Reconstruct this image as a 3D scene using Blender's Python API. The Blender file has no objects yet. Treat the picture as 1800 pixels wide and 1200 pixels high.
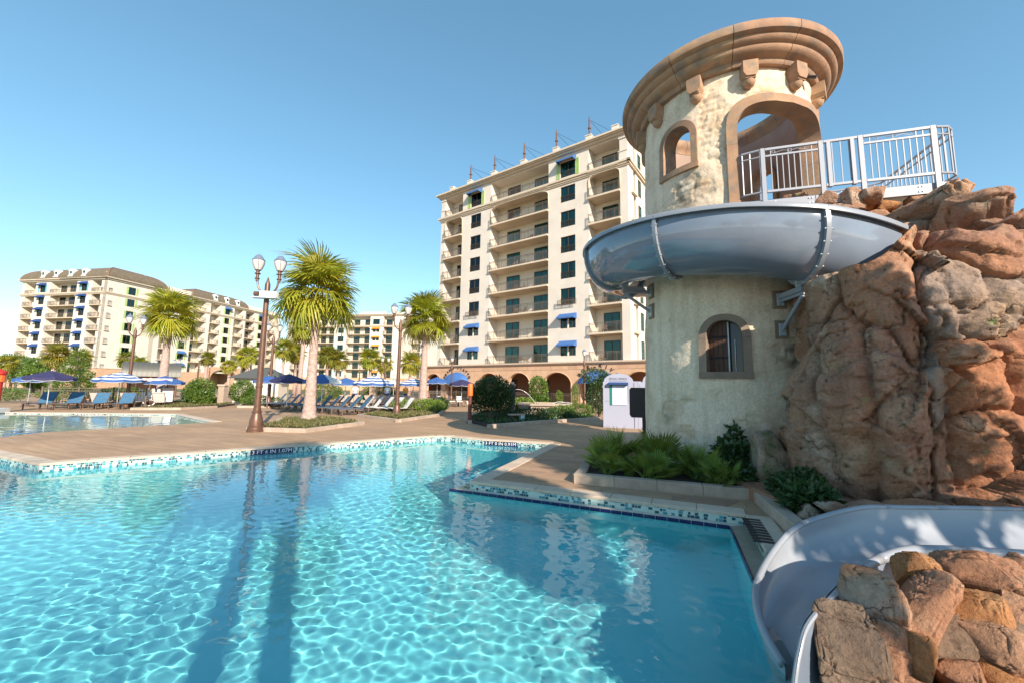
import bpy, bmesh, math, random
import numpy as np
from mathutils import Vector, Matrix, Euler
from mathutils.geometry import delaunay_2d_cdt

random.seed(11)
RNG = np.random.default_rng(11)
R = math.radians
PI = math.pi
S = bpy.context.scene
COL = S.collection

# ------------------------------------------------------------------ camera
cd = bpy.data.cameras.new('camera')
cam = bpy.data.objects.new('camera', cd)
COL.objects.link(cam)
cd.sensor_width = 36.0
cd.lens = 14.148
cd.clip_start = 0.05
cd.clip_end = 4000
PITCH, ROLL = 0.1141, 0.0145
fw = Vector((0, math.cos(PITCH), math.sin(PITCH)))
r0 = Vector((1, 0, 0))
u0 = r0.cross(fw)
rt = r0 * math.cos(ROLL) + u0 * math.sin(ROLL)
up = -r0 * math.sin(ROLL) + u0 * math.cos(ROLL)
m = Matrix((rt, up, -fw)).transposed().to_4x4()
m.translation = Vector((0, 0, 1.6))
cam.matrix_world = m
S.camera = cam

# ------------------------------------------------------------------ sky, sun, exposure
SUN_EL = R(27)
SUN_AZ = Vector((0.46, -0.888))
w = bpy.data.worlds.new('World')
S.world = w
w.use_nodes = True
nt = w.node_tree
bg = nt.nodes['Background']
sky = nt.nodes.new('ShaderNodeTexSky')
sky.sky_type = 'NISHITA'
sky.sun_disc = False
sky.sun_elevation = SUN_EL
sky.sun_rotation = math.atan2(SUN_AZ.x, SUN_AZ.y)
sky.air_density = 0.8
sky.dust_density = 0.1
sky.ozone_density = 1.0
sky.altitude = 10
gm = nt.nodes.new('ShaderNodeGamma'); gm.inputs['Gamma'].default_value = 0.75
hs = nt.nodes.new('ShaderNodeHueSaturation'); hs.inputs['Hue'].default_value = 0.482; hs.inputs['Saturation'].default_value = 1.28; hs.inputs['Value'].default_value = 1.17
nt.links.new(sky.outputs[0], gm.inputs[0]); nt.links.new(gm.outputs[0], hs.inputs['Color']); nt.links.new(hs.outputs[0], bg.inputs[0])
bg.inputs[1].default_value = 0.15
sl = bpy.data.lights.new('sun', 'SUN')
so = bpy.data.objects.new('sun', sl)
COL.objects.link(so)
sl.energy = 4.0
sl.angle = R(0.5)
sl.color = (1.0, 0.885, 0.735)
sd = Vector((SUN_AZ.x * math.cos(SUN_EL), SUN_AZ.y * math.cos(SUN_EL), math.sin(SUN_EL)))
so.rotation_euler = sd.to_track_quat('Z', 'Y').to_euler()
so.location = sd * 60
sl.cycles.is_caustics_light = True
S.view_settings.view_transform = 'Standard'
S.view_settings.look = 'None'
S.view_settings.gamma = 1
S.view_settings.exposure = 1.02
S.cycles.use_denoising = True
S.cycles.max_bounces = 8
S.cycles.transparent_max_bounces = 16
S.cycles.sample_clamp_indirect = 6
S.cycles.caustics_reflective = False

# ------------------------------------------------------------------ helpers
def tag(o, label=None, cat=None, group=None, kind=None):
    if label: o['label'] = label
    if cat: o['category'] = cat
    if group: o['group'] = group
    if kind: o['kind'] = kind
    return o

def thing(name, label, cat, loc=(0, 0, 0), rz=0.0, group=None):
    o = bpy.data.objects.new(name, None)
    o.empty_display_size = 0.2
    COL.objects.link(o)
    o.location = loc
    o.rotation_euler = (0, 0, rz)
    return tag(o, label, cat, group)

def link(name, me, parent=None, loc=(0, 0, 0), rot=(0, 0, 0), sc=None):
    o = bpy.data.objects.new(name, me)
    COL.objects.link(o)
    o.parent = parent
    o.location = loc
    o.rotation_euler = rot
    if sc is not None: o.scale = sc if hasattr(sc, '__len__') else (sc, sc, sc)
    return o

def copy_tree(o, parent=None):
    c = o.copy()
    COL.objects.link(c)
    c.parent = parent
    for ch in KIDS.get(o.name, ()):
        copy_tree(ch, c)
    return c
KIDS = {}
def reg_kids():
    KIDS.clear()
    for o in bpy.data.objects:
        if o.parent: KIDS.setdefault(o.parent.name, []).append(o)

class MB:
    def __init__(s):
        s.v = []; s.f = []; s.mi = []
    def add(s, verts, faces, mi=0):
        b = len(s.v)
        s.v.extend([tuple(map(float, p)) for p in verts])
        for f in faces:
            s.f.append(tuple(int(i) + b for i in f)); s.mi.append(mi)
        return s
    def box(s, x0, x1, y0, y1, z0, z1, mi=0, M=None):
        p = [(x0,y0,z0),(x1,y0,z0),(x1,y1,z0),(x0,y1,z0),(x0,y0,z1),(x1,y0,z1),(x1,y1,z1),(x0,y1,z1)]
        if M is not None: p = [M @ Vector(q) for q in p]
        return s.add(p, [(3,2,1,0),(4,5,6,7),(0,1,5,4),(1,2,6,5),(2,3,7,6),(3,0,4,7)], mi)
    def bbox(s, x0, x1, y0, y1, z0, z1, b=0.01, mi=0, M=None):
        # box with its top edges chamfered
        p = [(x0,y0,z0),(x1,y0,z0),(x1,y1,z0),(x0,y1,z0),(x0,y0,z1-b),(x1,y0,z1-b),(x1,y1,z1-b),(x0,y1,z1-b),
             (x0+b,y0+b,z1),(x1-b,y0+b,z1),(x1-b,y1-b,z1),(x0+b,y1-b,z1)]
        if M is not None: p = [M @ Vector(q) for q in p]
        return s.add(p, [(3,2,1,0),(0,1,5,4),(1,2,6,5),(2,3,7,6),(3,0,4,7),(4,5,9,8),(5,6,10,9),(6,7,11,10),(7,4,8,11),(8,9,10,11)], mi)
    def tube(s, pts, r, n=8, mi=0, cap=True):
        pts = [Vector(p) for p in pts]
        k = len(pts)
        rs = r if hasattr(r, '__len__') else [r] * k
        b = len(s.v)
        d0 = (pts[1] - pts[0]).normalized()
        a = d0.orthogonal().normalized()
        if abs(d0.z) < 0.9: a = d0.cross(Vector((0, 0, 1))).normalized()
        for i, p in enumerate(pts):
            d = (pts[min(i+1, k-1)] - pts[max(i-1, 0)]).normalized()
            a = (a - d * a.dot(d)).normalized()
            c = d.cross(a)
            for j in range(n):
                t = 2 * PI * j / n
                q = p + (a * math.cos(t) + c * math.sin(t)) * rs[i]
                s.v.append(tuple(q))
        for i in range(k - 1):
            for j in range(n):
                j2 = (j + 1) % n
                s.f.append((b+i*n+j, b+i*n+j2, b+(i+1)*n+j2, b+(i+1)*n+j)); s.mi.append(mi)
        if cap:
            s.f.append(tuple(b + j for j in reversed(range(n)))); s.mi.append(mi)
            s.f.append(tuple(b + (k-1)*n + j for j in range(n))); s.mi.append(mi)
        return s
    def lathe(s, prof, n=24, c=(0, 0), mi=0, a0=0.0, a1=2*PI, closed=False, capends=False):
        full = abs(a1 - a0 - 2*PI) < 1e-6
        m_ = n if full else n + 1
        b = len(s.v); k = len(prof)
        for j in range(m_):
            t = a0 + (a1 - a0) * j / n
            for (r, z) in prof:
                s.v.append((c[0] + r*math.cos(t), c[1] + r*math.sin(t), z))
        kk = k if closed else k - 1
        for j in range(n):
            j2 = (j + 1) % m_
            for i in range(kk):
                i2 = (i + 1) % k
                s.f.append((b+j*k+i, b+j2*k+i, b+j2*k+i2, b+j*k+i2)); s.mi.append(mi)
        if capends and not full:
            s.f.append(tuple(b + i for i in range(k))); s.mi.append(mi)
            s.f.append(tuple(b + n*k + i for i in reversed(range(k)))); s.mi.append(mi)
        return s
    def prism(s, poly, lo, hi, mi=0, axis='z', M=None):
        # poly: 2D points; extruded along axis
        n = len(poly)
        def p3(p, t):
            if axis == 'z': q = (p[0], p[1], t)
            elif axis == 'y': q = (p[0], t, p[1])
            else: q = (t, p[0], p[1])
            return M @ Vector(q) if M is not None else q
        v = [p3(p, lo) for p in poly] + [p3(p, hi) for p in poly]
        f = [tuple(reversed(range(n))), tuple(range(n, 2*n))]
        f += [(i, (i+1) % n, n + (i+1) % n, n + i) for i in range(n)]
        return s.add(v, f, mi)
    def mesh(s, name, mats, smooth=False, fixn=False):
        me = bpy.data.meshes.new(name)
        me.from_pydata(s.v, [], s.f)
        for m_ in (mats if isinstance(mats, (list, tuple)) else [mats]): me.materials.append(m_)
        if any(s.mi): me.polygons.foreach_set('material_index', s.mi)
        if fixn:
            bm = bmesh.new(); bm.from_mesh(me); bmesh.ops.recalc_face_normals(bm, faces=bm.faces); bm.to_mesh(me); bm.free()
        if smooth == 'auto':
            me.polygons.foreach_set('use_smooth', [True] * len(me.polygons))
            try: me.set_sharp_from_angle(angle=R(35))
            except Exception: pass
        elif smooth:
            me.polygons.foreach_set('use_smooth', [True] * len(me.polygons))
        me.update()
        return me
    def build(s, name, mats, parent=None, smooth=False, fixn=False, loc=(0,0,0), rot=(0,0,0)):
        return link(name, s.mesh(name, mats, smooth, fixn), parent, loc, rot)

def np_mesh(name, v, faces, mats, smooth=False, mi=None):
    me = bpy.data.meshes.new(name)
    v = np.asarray(v, dtype=np.float32); faces = np.asarray(faces, dtype=np.int32)
    nf, k = faces.shape
    me.vertices.add(len(v)); me.vertices.foreach_set('co', v.ravel())
    me.loops.add(nf * k); me.loops.foreach_set('vertex_index', faces.ravel())
    me.polygons.add(nf)
    me.polygons.foreach_set('loop_start', np.arange(0, nf * k, k, dtype=np.int32))
    try: me.polygons.foreach_set('loop_total', np.full(nf, k, dtype=np.int32))
    except Exception: pass
    for m_ in (mats if isinstance(mats, (list, tuple)) else [mats]): me.materials.append(m_)
    if mi is not None: me.polygons.foreach_set('material_index', np.asarray(mi, dtype=np.int32))
    if smooth: me.polygons.foreach_set('use_smooth', np.ones(nf, dtype=bool))
    me.update(calc_edges=True)
    me.validate()
    return me

# numpy noise
def _h(ix, iy, iz, s=0):
    n = (ix * 374761393 + iy * 668265263 + iz * 2147483647 + s * 1274126177) & 0xFFFFFFFF
    n = ((n ^ (n >> 13)) * 1274126177) & 0xFFFFFFFF
    n = n ^ (n >> 16)
    return (n & 0xFFFFFF) / float(0xFFFFFF)
def vnoise(P, s=0):
    P = np.asarray(P, dtype=np.float64)
    I = np.floor(P).astype(np.int64); F = P - I
    F = F * F * F * (F * (F * 6 - 15) + 10)
    out = 0
    for dx in (0, 1):
        for dy in (0, 1):
            for dz in (0, 1):
                wgt = (F[:,0] if dx else 1-F[:,0]) * (F[:,1] if dy else 1-F[:,1]) * (F[:,2] if dz else 1-F[:,2])
                out = out + wgt * _h(I[:,0]+dx, I[:,1]+dy, I[:,2]+dz, s)
    return out * 2 - 1
def fbm(P, octv=4, s=0, gain=0.5):
    a, o, t = 1.0, 0, 0
    P = np.asarray(P, dtype=np.float64)
    for i in range(octv):
        o = o + a * vnoise(P * (2.03 ** i) + 17.3 * i, s + i); t += a; a *= gain
    return o / t
def worley(P, s=0):
    P = np.asarray(P, dtype=np.float64)
    I = np.floor(P).astype(np.int64)
    f1 = np.full(len(P), 9.0); f2 = np.full(len(P), 9.0)
    for dx in (-1, 0, 1):
        for dy in (-1, 0, 1):
            for dz in (-1, 0, 1):
                c = I + np.array([dx, dy, dz])
                q = np.stack([c[:,0] + _h(c[:,0], c[:,1], c[:,2], s), c[:,1] + _h(c[:,0], c[:,1], c[:,2], s+7), c[:,2] + _h(c[:,0], c[:,1], c[:,2], s+13)], 1)
                d = np.linalg.norm(q - P, axis=1)
                f2 = np.where(d < f1, f1, np.minimum(f2, d)); f1 = np.minimum(f1, d)
    return f1, f2

# ------------------------------------------------------------------ materials
def new_mat(name):
    m_ = bpy.data.materials.new(name); m_.use_nodes = True
    return m_, m_.node_tree, m_.node_tree.nodes['Principled BSDF']

def mat(name, base, rough=0.6, metal=0.0, spec=0.5, col2=None, nscale=3.0, ndet=5.0, lo=0.35, hi=0.65, bump=0.0, bscale=20.0, bdist=0.02,
        col3=None, n3scale=0.7, rnd=0.0, coat=0.0, transl=None, stretch=None, coord='Object'):
    m_, t, b = new_mat(name)
    N = t.nodes.new; L = t.links.new
    b.inputs['Roughness'].default_value = rough
    b.inputs['Metallic'].default_value = metal
    b.inputs['Specular IOR Level'].default_value = spec
    if coat: b.inputs['Coat Weight'].default_value = coat
    b.inputs['Base Color'].default_value = (*base, 1)
    tc = N('ShaderNodeTexCoord')
    vec = tc.outputs[coord]
    if stretch:
        mp = N('ShaderNodeMapping'); mp.inputs['Scale'].default_value = stretch; L(vec, mp.inputs[0]); vec = mp.outputs[0]
    out = None
    if col2:
        nz = N('ShaderNodeTexNoise'); nz.inputs['Scale'].default_value = nscale; nz.inputs['Detail'].default_value = ndet; nz.inputs['Roughness'].default_value = 0.62
        L(vec, nz.inputs['Vector'])
        rp = N('ShaderNodeValToRGB'); rp.color_ramp.elements[0].position = lo; rp.color_ramp.elements[1].position = hi
        rp.color_ramp.elements[0].color = (*base, 1); rp.color_ramp.elements[1].color = (*col2, 1)
        L(nz.outputs['Fac'], rp.inputs['Fac']); out = rp.outputs['Color']
        if col3:
            n3 = N('ShaderNodeTexNoise'); n3.inputs['Scale'].default_value = n3scale; n3.inputs['Detail'].default_value = 4
            L(vec, n3.inputs['Vector'])
            r3 = N('ShaderNodeValToRGB'); r3.color_ramp.elements[0].position = 0.48; r3.color_ramp.elements[1].position = 0.66
            r3.color_ramp.elements[0].color = (0, 0, 0, 1); r3.color_ramp.elements[1].color = (1, 1, 1, 1)
            L(n3.outputs['Fac'], r3.inputs['Fac'])
            mx = N('ShaderNodeMix'); mx.data_type = 'RGBA'; L(r3.outputs['Color'], mx.inputs['Factor']); L(out, mx.inputs['A']); mx.inputs['B'].default_value = (*col3, 1)
            out = mx.outputs['Result']
    if rnd:
        oi = N('ShaderNodeObjectInfo'); hs = N('ShaderNodeHueSaturation')
        mr = N('ShaderNodeMapRange'); mr.inputs['To Min'].default_value = 1 - rnd; mr.inputs['To Max'].default_value = 1 + rnd
        L(oi.outputs['Random'], mr.inputs['Value']); L(mr.outputs[0], hs.inputs['Value'])
        mr2 = N('ShaderNodeMapRange'); mr2.inputs['To Min'].default_value = 0.5 - rnd * 0.06; mr2.inputs['To Max'].default_value = 0.5 + rnd * 0.06
        fr = N('ShaderNodeMath'); fr.operation = 'FRACT'; ml = N('ShaderNodeMath'); ml.operation = 'MULTIPLY'; ml.inputs[1].default_value = 7.31
        L(oi.outputs['Random'], ml.inputs[0]); L(ml.outputs[0], fr.inputs[0]); L(fr.outputs[0], mr2.inputs['Value']); L(mr2.outputs[0], hs.inputs['Hue'])
        if out is not None: L(out, hs.inputs['Color'])
        else: hs.inputs['Color'].default_value = (*base, 1)
        out = hs.outputs['Color']
    if out is not None: L(out, b.inputs['Base Color'])
    if bump:
        bz = N('ShaderNodeTexNoise'); bz.inputs['Scale'].default_value = bscale; bz.inputs['Detail'].default_value = 6; bz.inputs['Roughness'].default_value = 0.65
        L(vec, bz.inputs['Vector'])
        bp = N('ShaderNodeBump'); bp.inputs['Strength'].default_value = bump; bp.inputs['Distance'].default_value = bdist
        L(bz.outputs['Fac'], bp.inputs['Height']); L(bp.outputs['Normal'], b.inputs['Normal'])
    if transl:
        tr = N('ShaderNodeBsdfTranslucent'); mx = N('ShaderNodeMixShader'); mx.inputs[0].default_value = transl
        o = t.nodes['Material Output']
        if out is not None: L(out, tr.inputs['Color'])
        else: tr.inputs['Color'].default_value = (*base, 1)
        L(b.outputs[0], mx.inputs[1]); L(tr.outputs[0], mx.inputs[2]); L(mx.outputs[0], o.inputs['Surface'])
    return m_

M = {}
M['stucco'] = mat('stucco', (0.68, 0.61, 0.53), 0.85, col2=(0.61, 0.54, 0.465), nscale=0.6, bump=0.15, bscale=30)
M['stucco_trim'] = mat('stucco_trim', (0.62, 0.51, 0.39), 0.8, col2=(0.56, 0.46, 0.35), nscale=1.2)
M['stucco_in'] = mat('stucco_in', (0.74, 0.66, 0.54), 0.85)
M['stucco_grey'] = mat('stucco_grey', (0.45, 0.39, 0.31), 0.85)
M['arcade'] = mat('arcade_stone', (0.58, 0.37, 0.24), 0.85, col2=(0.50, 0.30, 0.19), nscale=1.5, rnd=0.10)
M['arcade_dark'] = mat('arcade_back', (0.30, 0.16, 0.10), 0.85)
M['bronze'] = mat('dark_bronze', (0.06, 0.045, 0.03), 0.45)
M['rail'] = mat('rail_bronze', (0.13, 0.10, 0.075), 0.5)
M['curtain'] = mat('curtain', (0.80, 0.84, 0.74), 0.9, col2=(0.50, 0.60, 0.50), nscale=9.0, ndet=1.0, stretch=(1, 1, 0.02), transl=None)
M['room'] = mat('room_dark', (0.045, 0.05, 0.045), 0.9)
M['awning'] = mat('awning_blue', (0.055, 0.15, 0.39), 0.75, col2=(0.045, 0.13, 0.34), nscale=1.0)
M['awning_navy'] = mat('awning_navy', (0.015, 0.06, 0.22), 0.75)
M['awning_orange'] = mat('awning_orange', (0.72, 0.26, 0.02), 0.75)
M['shutter_green'] = mat('shutter_green', (0.38, 0.55, 0.16), 0.6)
M['shutter_teal'] = mat('shutter_teal', (0.10, 0.42, 0.46), 0.6)
M['shutter_pale'] = mat('shutter_pale_blue', (0.38, 0.53, 0.55), 0.6)
M['roof'] = mat('roof_shingle', (0.12, 0.09, 0.06), 0.9, col2=(0.18, 0.14, 0.095), nscale=2.2, ndet=8, bump=0.4, bscale=3, bdist=0.1)
M['ridge'] = mat('ridge_copper', (0.22, 0.11, 0.07), 0.7)
M['roof_metal'] = mat('roof_metal', (0.13, 0.125, 0.11), 0.5, metal=0.3)
M['navy_metal'] = mat('navy_metal', (0.03, 0.045, 0.09), 0.4)
M['white'] = mat('white_paint', (0.80, 0.78, 0.74), 0.6)
M['mast'] = mat('mast_brown', (0.16, 0.07, 0.05), 0.6)
M['letter'] = mat('letter_bronze', (0.045, 0.03, 0.025), 0.5)
M['lamp'] = mat('lamp_bronze', (0.17, 0.085, 0.055), 0.42, metal=0.35, col2=(0.12, 0.06, 0.04), nscale=8)
M['steel_white'] = mat('steel_white', (0.30, 0.31, 0.355), 0.4)
M['steel_grey'] = mat('steel_grey', (0.50, 0.58, 0.62), 0.4, metal=0.2)
M['coping'] = mat('coping_stone', (0.60, 0.47, 0.36), 0.8, col2=(0.52, 0.40, 0.30), nscale=4, bump=0.15, bscale=60, rnd=0.06)
M['kerb'] = mat('kerb_stone', (0.47, 0.36, 0.28), 0.85, col2=(0.37, 0.28, 0.215), nscale=5, bump=0.3, bscale=30, rnd=0.08)
M['soil'] = mat('soil', (0.035, 0.024, 0.017), 0.95, col2=(0.06, 0.04, 0.03), nscale=10, bump=0.8, bscale=25)
M['navy_tile'] = mat('navy_tile', (0.012, 0.012, 0.075), 0.15)
M['tile_dark'] = mat('tile_teal_dark', (0.02, 0.10, 0.13), 0.12)
M['tile_mid'] = mat('tile_teal_mid', (0.06, 0.30, 0.36), 0.12)
M['tile_pale'] = mat('tile_pale', (0.52, 0.66, 0.60), 0.15)
M['grout'] = mat('grout', (0.62, 0.60, 0.52), 0.85)
M['ledge'] = mat('ledge_stone', (0.62, 0.55, 0.47), 0.7, col2=(0.56, 0.48, 0.40), nscale=6)
M['wet_sand'] = mat('wet_shelf', (0.33, 0.28, 0.21), 0.6, col2=(0.28, 0.235, 0.17), nscale=8)
M['trunk'] = mat('palm_trunk', (0.52, 0.38, 0.33), 0.9, col2=(0.34, 0.23, 0.19), nscale=9, bump=0.8, bscale=16, bdist=0.03)
M['trunk_dark'] = mat('palm_boots', (0.19, 0.11, 0.085), 0.9, col2=(0.12, 0.065, 0.05), nscale=14)
M['frond'] = mat('palm_frond', (0.27, 0.32, 0.03), 0.42, col2=(0.46, 0.41, 0.03), nscale=1.6, rnd=0.28, transl=0.38)
M['frond_far'] = mat('palm_frond_far', (0.20, 0.25, 0.03), 0.5, col2=(0.40, 0.32, 0.03), nscale=1.1, rnd=0.25, transl=0.35)
M['frond_dry'] = mat('palm_frond_dry', (0.30, 0.22, 0.07), 0.7, col2=(0.22, 0.15, 0.06), nscale=3, transl=0.3)
M['palmetto'] = mat('palmetto_frond', (0.11, 0.20, 0.035), 0.4, col2=(0.22, 0.28, 0.04), nscale=2.0, rnd=0.3, transl=0.3)
M['leaf'] = mat('leaf_green', (0.07, 0.14, 0.022), 0.4, col2=(0.16, 0.23, 0.03), nscale=1.6, transl=0.25)
M['leaf_dark'] = mat('leaf_dark', (0.026, 0.06, 0.015), 0.4, col2=(0.05, 0.10, 0.022), nscale=3, transl=0.15)
M['leaf_lime'] = mat('leaf_lime', (0.24, 0.33, 0.035), 0.5, col2=(0.09, 0.16, 0.025), nscale=3, transl=0.3)
M['groundcover'] = mat('groundcover', (0.10, 0.115, 0.03), 0.6, col2=(0.19, 0.15, 0.06), nscale=3, transl=0.2)
M['bark'] = mat('bark', (0.15, 0.10, 0.07), 0.9)
M['canvas_navy'] = mat('canvas_navy', (0.035, 0.032, 0.10), 0.8, transl=0.08)
M['canvas_blue'] = mat('canvas_blue', (0.045, 0.12, 0.34), 0.8, transl=0.12)
M['canvas_white'] = mat('canvas_white', (0.80, 0.79, 0.77), 0.8, transl=0.2)
M['sling_blue'] = mat('sling_blue', (0.035, 0.11, 0.20), 0.7, col2=(0.05, 0.145, 0.25), nscale=3, stretch=(1, 6, 1))
M['sling_navy'] = mat('sling_navy', (0.035, 0.045, 0.075), 0.8)
M['sling_white'] = mat('sling_white', (0.76, 0.74, 0.70), 0.8)
M['frame_brown'] = mat('frame_brown', (0.12, 0.075, 0.05), 0.5)
M['pole_grey'] = mat('pole_grey', (0.55, 0.55, 0.55), 0.35, metal=0.6)
M['red'] = mat('red_paint', (0.50, 0.03, 0.02), 0.5)
M['orange'] = mat('orange_paint', (0.75, 0.16, 0.03), 0.5)
M['post_red'] = mat('post_redbrown', (0.13, 0.028, 0.02), 0.5)
M['kiosk'] = mat('kiosk_shade_tint', (0.36, 0.37, 0.47), 0.6)  # white kiosk; its bluish shade is put into this colour
M['black'] = mat('dark_board', (0.028, 0.022, 0.026), 0.5)
M['green_paint'] = mat('green_panel', (0.01, 0.22, 0.13), 0.5)
M['wood'] = mat('dark_wood', (0.085, 0.032, 0.016), 0.6, col2=(0.05, 0.018, 0.01), nscale=6, stretch=(6, 6, 0.6), bump=0.3)
M['pink'] = mat('cart_pink', (0.72, 0.44, 0.37), 0.6)
M['skin'] = mat('skin', (0.55, 0.33, 0.23), 0.6)
M['cloth_white'] = mat('cloth_white', (0.75, 0.75, 0.74), 0.8)
M['cloth_orange'] = mat('cloth_orange', (0.80, 0.33, 0.03), 0.8)
M['glass_pale'] = mat('lamp_acrylic', (0.80, 0.76, 0.72), 0.12, spec=0.6, transl=0.25)
M['lamp_cap'] = mat('lamp_cap', (0.22, 0.25, 0.32), 0.25, metal=0.3)

def pane_mat():
    m_ = bpy.data.materials.new('window_glass'); m_.use_nodes = True
    t = m_.node_tree; t.nodes.clear(); N = t.nodes.new; L = t.links.new
    o = N('ShaderNodeOutputMaterial'); mx = N('ShaderNodeMixShader'); tr = N('ShaderNodeBsdfTransparent'); gl = N('ShaderNodeBsdfGlossy'); fr = N('ShaderNodeFresnel')
    tr.inputs[0].default_value = (0.34, 0.62, 0.56, 1); gl.inputs['Roughness'].default_value = 0.02; gl.inputs[0].default_value = (0.8, 0.95, 1, 1); fr.inputs[0].default_value = 1.5
    L(fr.outputs[0], mx.inputs[0]); L(tr.outputs[0], mx.inputs[1]); L(gl.outputs[0], mx.inputs[2]); L(mx.outputs[0], o.inputs[0])
    return m_
M['glass'] = pane_mat()
def water_mat():
    m_ = bpy.data.materials.new('pool_water'); m_.use_nodes = True
    t = m_.node_tree; t.nodes.clear(); N = t.nodes.new; L = t.links.new
    o = N('ShaderNodeOutputMaterial'); g = N('ShaderNodeBsdfGlass')
    g.inputs['IOR'].default_value = 1.33; g.inputs['Roughness'].default_value = 0.0; g.inputs['Color'].default_value = (0.90, 0.99, 1.0, 1)
    L(g.outputs[0], o.inputs[0])
    return m_
M['water'] = water_mat()

def deck_mat():
    m_, t, b = new_mat('deck_stamped_planks')
    N = t.nodes.new; L = t.links.new
    tc = N('ShaderNodeTexCoord'); mp = N('ShaderNodeMapping'); mp.inputs['Rotation'].default_value = (0, 0, R(24)); L(tc.outputs['Object'], mp.inputs[0])
    br = N('ShaderNodeTexBrick'); br.inputs['Scale'].default_value = 1.0; br.inputs['Brick Width'].default_value = 1.3; br.inputs['Row Height'].default_value = 0.30
    br.inputs['Mortar Size'].default_value = 0.006; br.inputs['Color1'].default_value = (0.465, 0.30, 0.185, 1); br.inputs['Color2'].default_value = (0.40, 0.255, 0.155, 1); br.inputs['Mortar'].default_value = (0.27, 0.175, 0.11, 1)
    br.inputs['Bias'].default_value = 0.0; L(mp.outputs[0], br.inputs['Vector'])
    m2 = N('ShaderNodeMapping'); m2.inputs['Scale'].default_value = (0.5, 5, 1); L(mp.outputs[0], m2.inputs[0])
    nz = N('ShaderNodeTexNoise'); nz.inputs['Scale'].default_value = 1.6; nz.inputs['Detail'].default_value = 7; nz.inputs['Roughness'].default_value = 0.7; L(m2.outputs[0], nz.inputs['Vector'])
    rp = N('ShaderNodeValToRGB'); rp.color_ramp.elements[0].position = 0.3; rp.color_ramp.elements[1].position = 0.72; rp.color_ramp.elements[0].color = (0.74, 0.70, 0.66, 1); rp.color_ramp.elements[1].color = (1.22, 1.2, 1.16, 1)
    L(nz.outputs['Fac'], rp.inputs['Fac'])
    n2 = N('ShaderNodeTexNoise'); n2.inputs['Scale'].default_value = 0.35; n2.inputs['Detail'].default_value = 4; L(tc.outputs['Object'], n2.inputs['Vector'])
    r2 = N('ShaderNodeValToRGB'); r2.color_ramp.elements[0].position = 0.35; r2.color_ramp.elements[1].position = 0.7; r2.color_ramp.elements[0].color = (0.85, 0.85, 0.85, 1); r2.color_ramp.elements[1].color = (1.12, 1.1, 1.05, 1); L(n2.outputs['Fac'], r2.inputs['Fac'])
    mu = N('ShaderNodeMix'); mu.data_type = 'RGBA'; mu.blend_type = 'MULTIPLY'; mu.inputs['Factor'].default_value = 1; L(br.outputs['Color'], mu.inputs['A']); L(rp.outputs['Color'], mu.inputs['B'])
    mv = N('ShaderNodeMix'); mv.data_type = 'RGBA'; mv.blend_type = 'MULTIPLY'; mv.inputs['Factor'].default_value = 1; L(mu.outputs['Result'], mv.inputs['A']); L(r2.outputs['Color'], mv.inputs['B'])
    L(mv.outputs['Result'], b.inputs['Base Color']); b.inputs['Roughness'].default_value = 0.75
    bp = N('ShaderNodeBump'); bp.inputs['Strength'].default_value = 0.4; bp.inputs['Distance'].default_value = 0.01; L(br.outputs['Fac'], bp.inputs['Height']); bp.invert = True
    b2 = N('ShaderNodeBump'); b2.inputs['Strength'].default_value = 0.35; b2.inputs['Distance'].default_value = 0.01; L(nz.outputs['Fac'], b2.inputs['Height']); L(bp.outputs[0], b2.inputs['Normal']); L(b2.outputs[0], b.inputs['Normal'])
    return m_
M['deck'] = deck_mat()
M['paver'] = mat('paver_plank', (0.41, 0.26, 0.16), 0.75, col2=(0.31, 0.19, 0.115), nscale=3, ndet=8, stretch=(1, 5, 1), rnd=0.14, bump=0.4, bscale=14, bdist=0.01)
M['ground'] = mat('ground', (0.16, 0.14, 0.07), 0.95, col2=(0.09, 0.11, 0.04), nscale=0.08)

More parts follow.
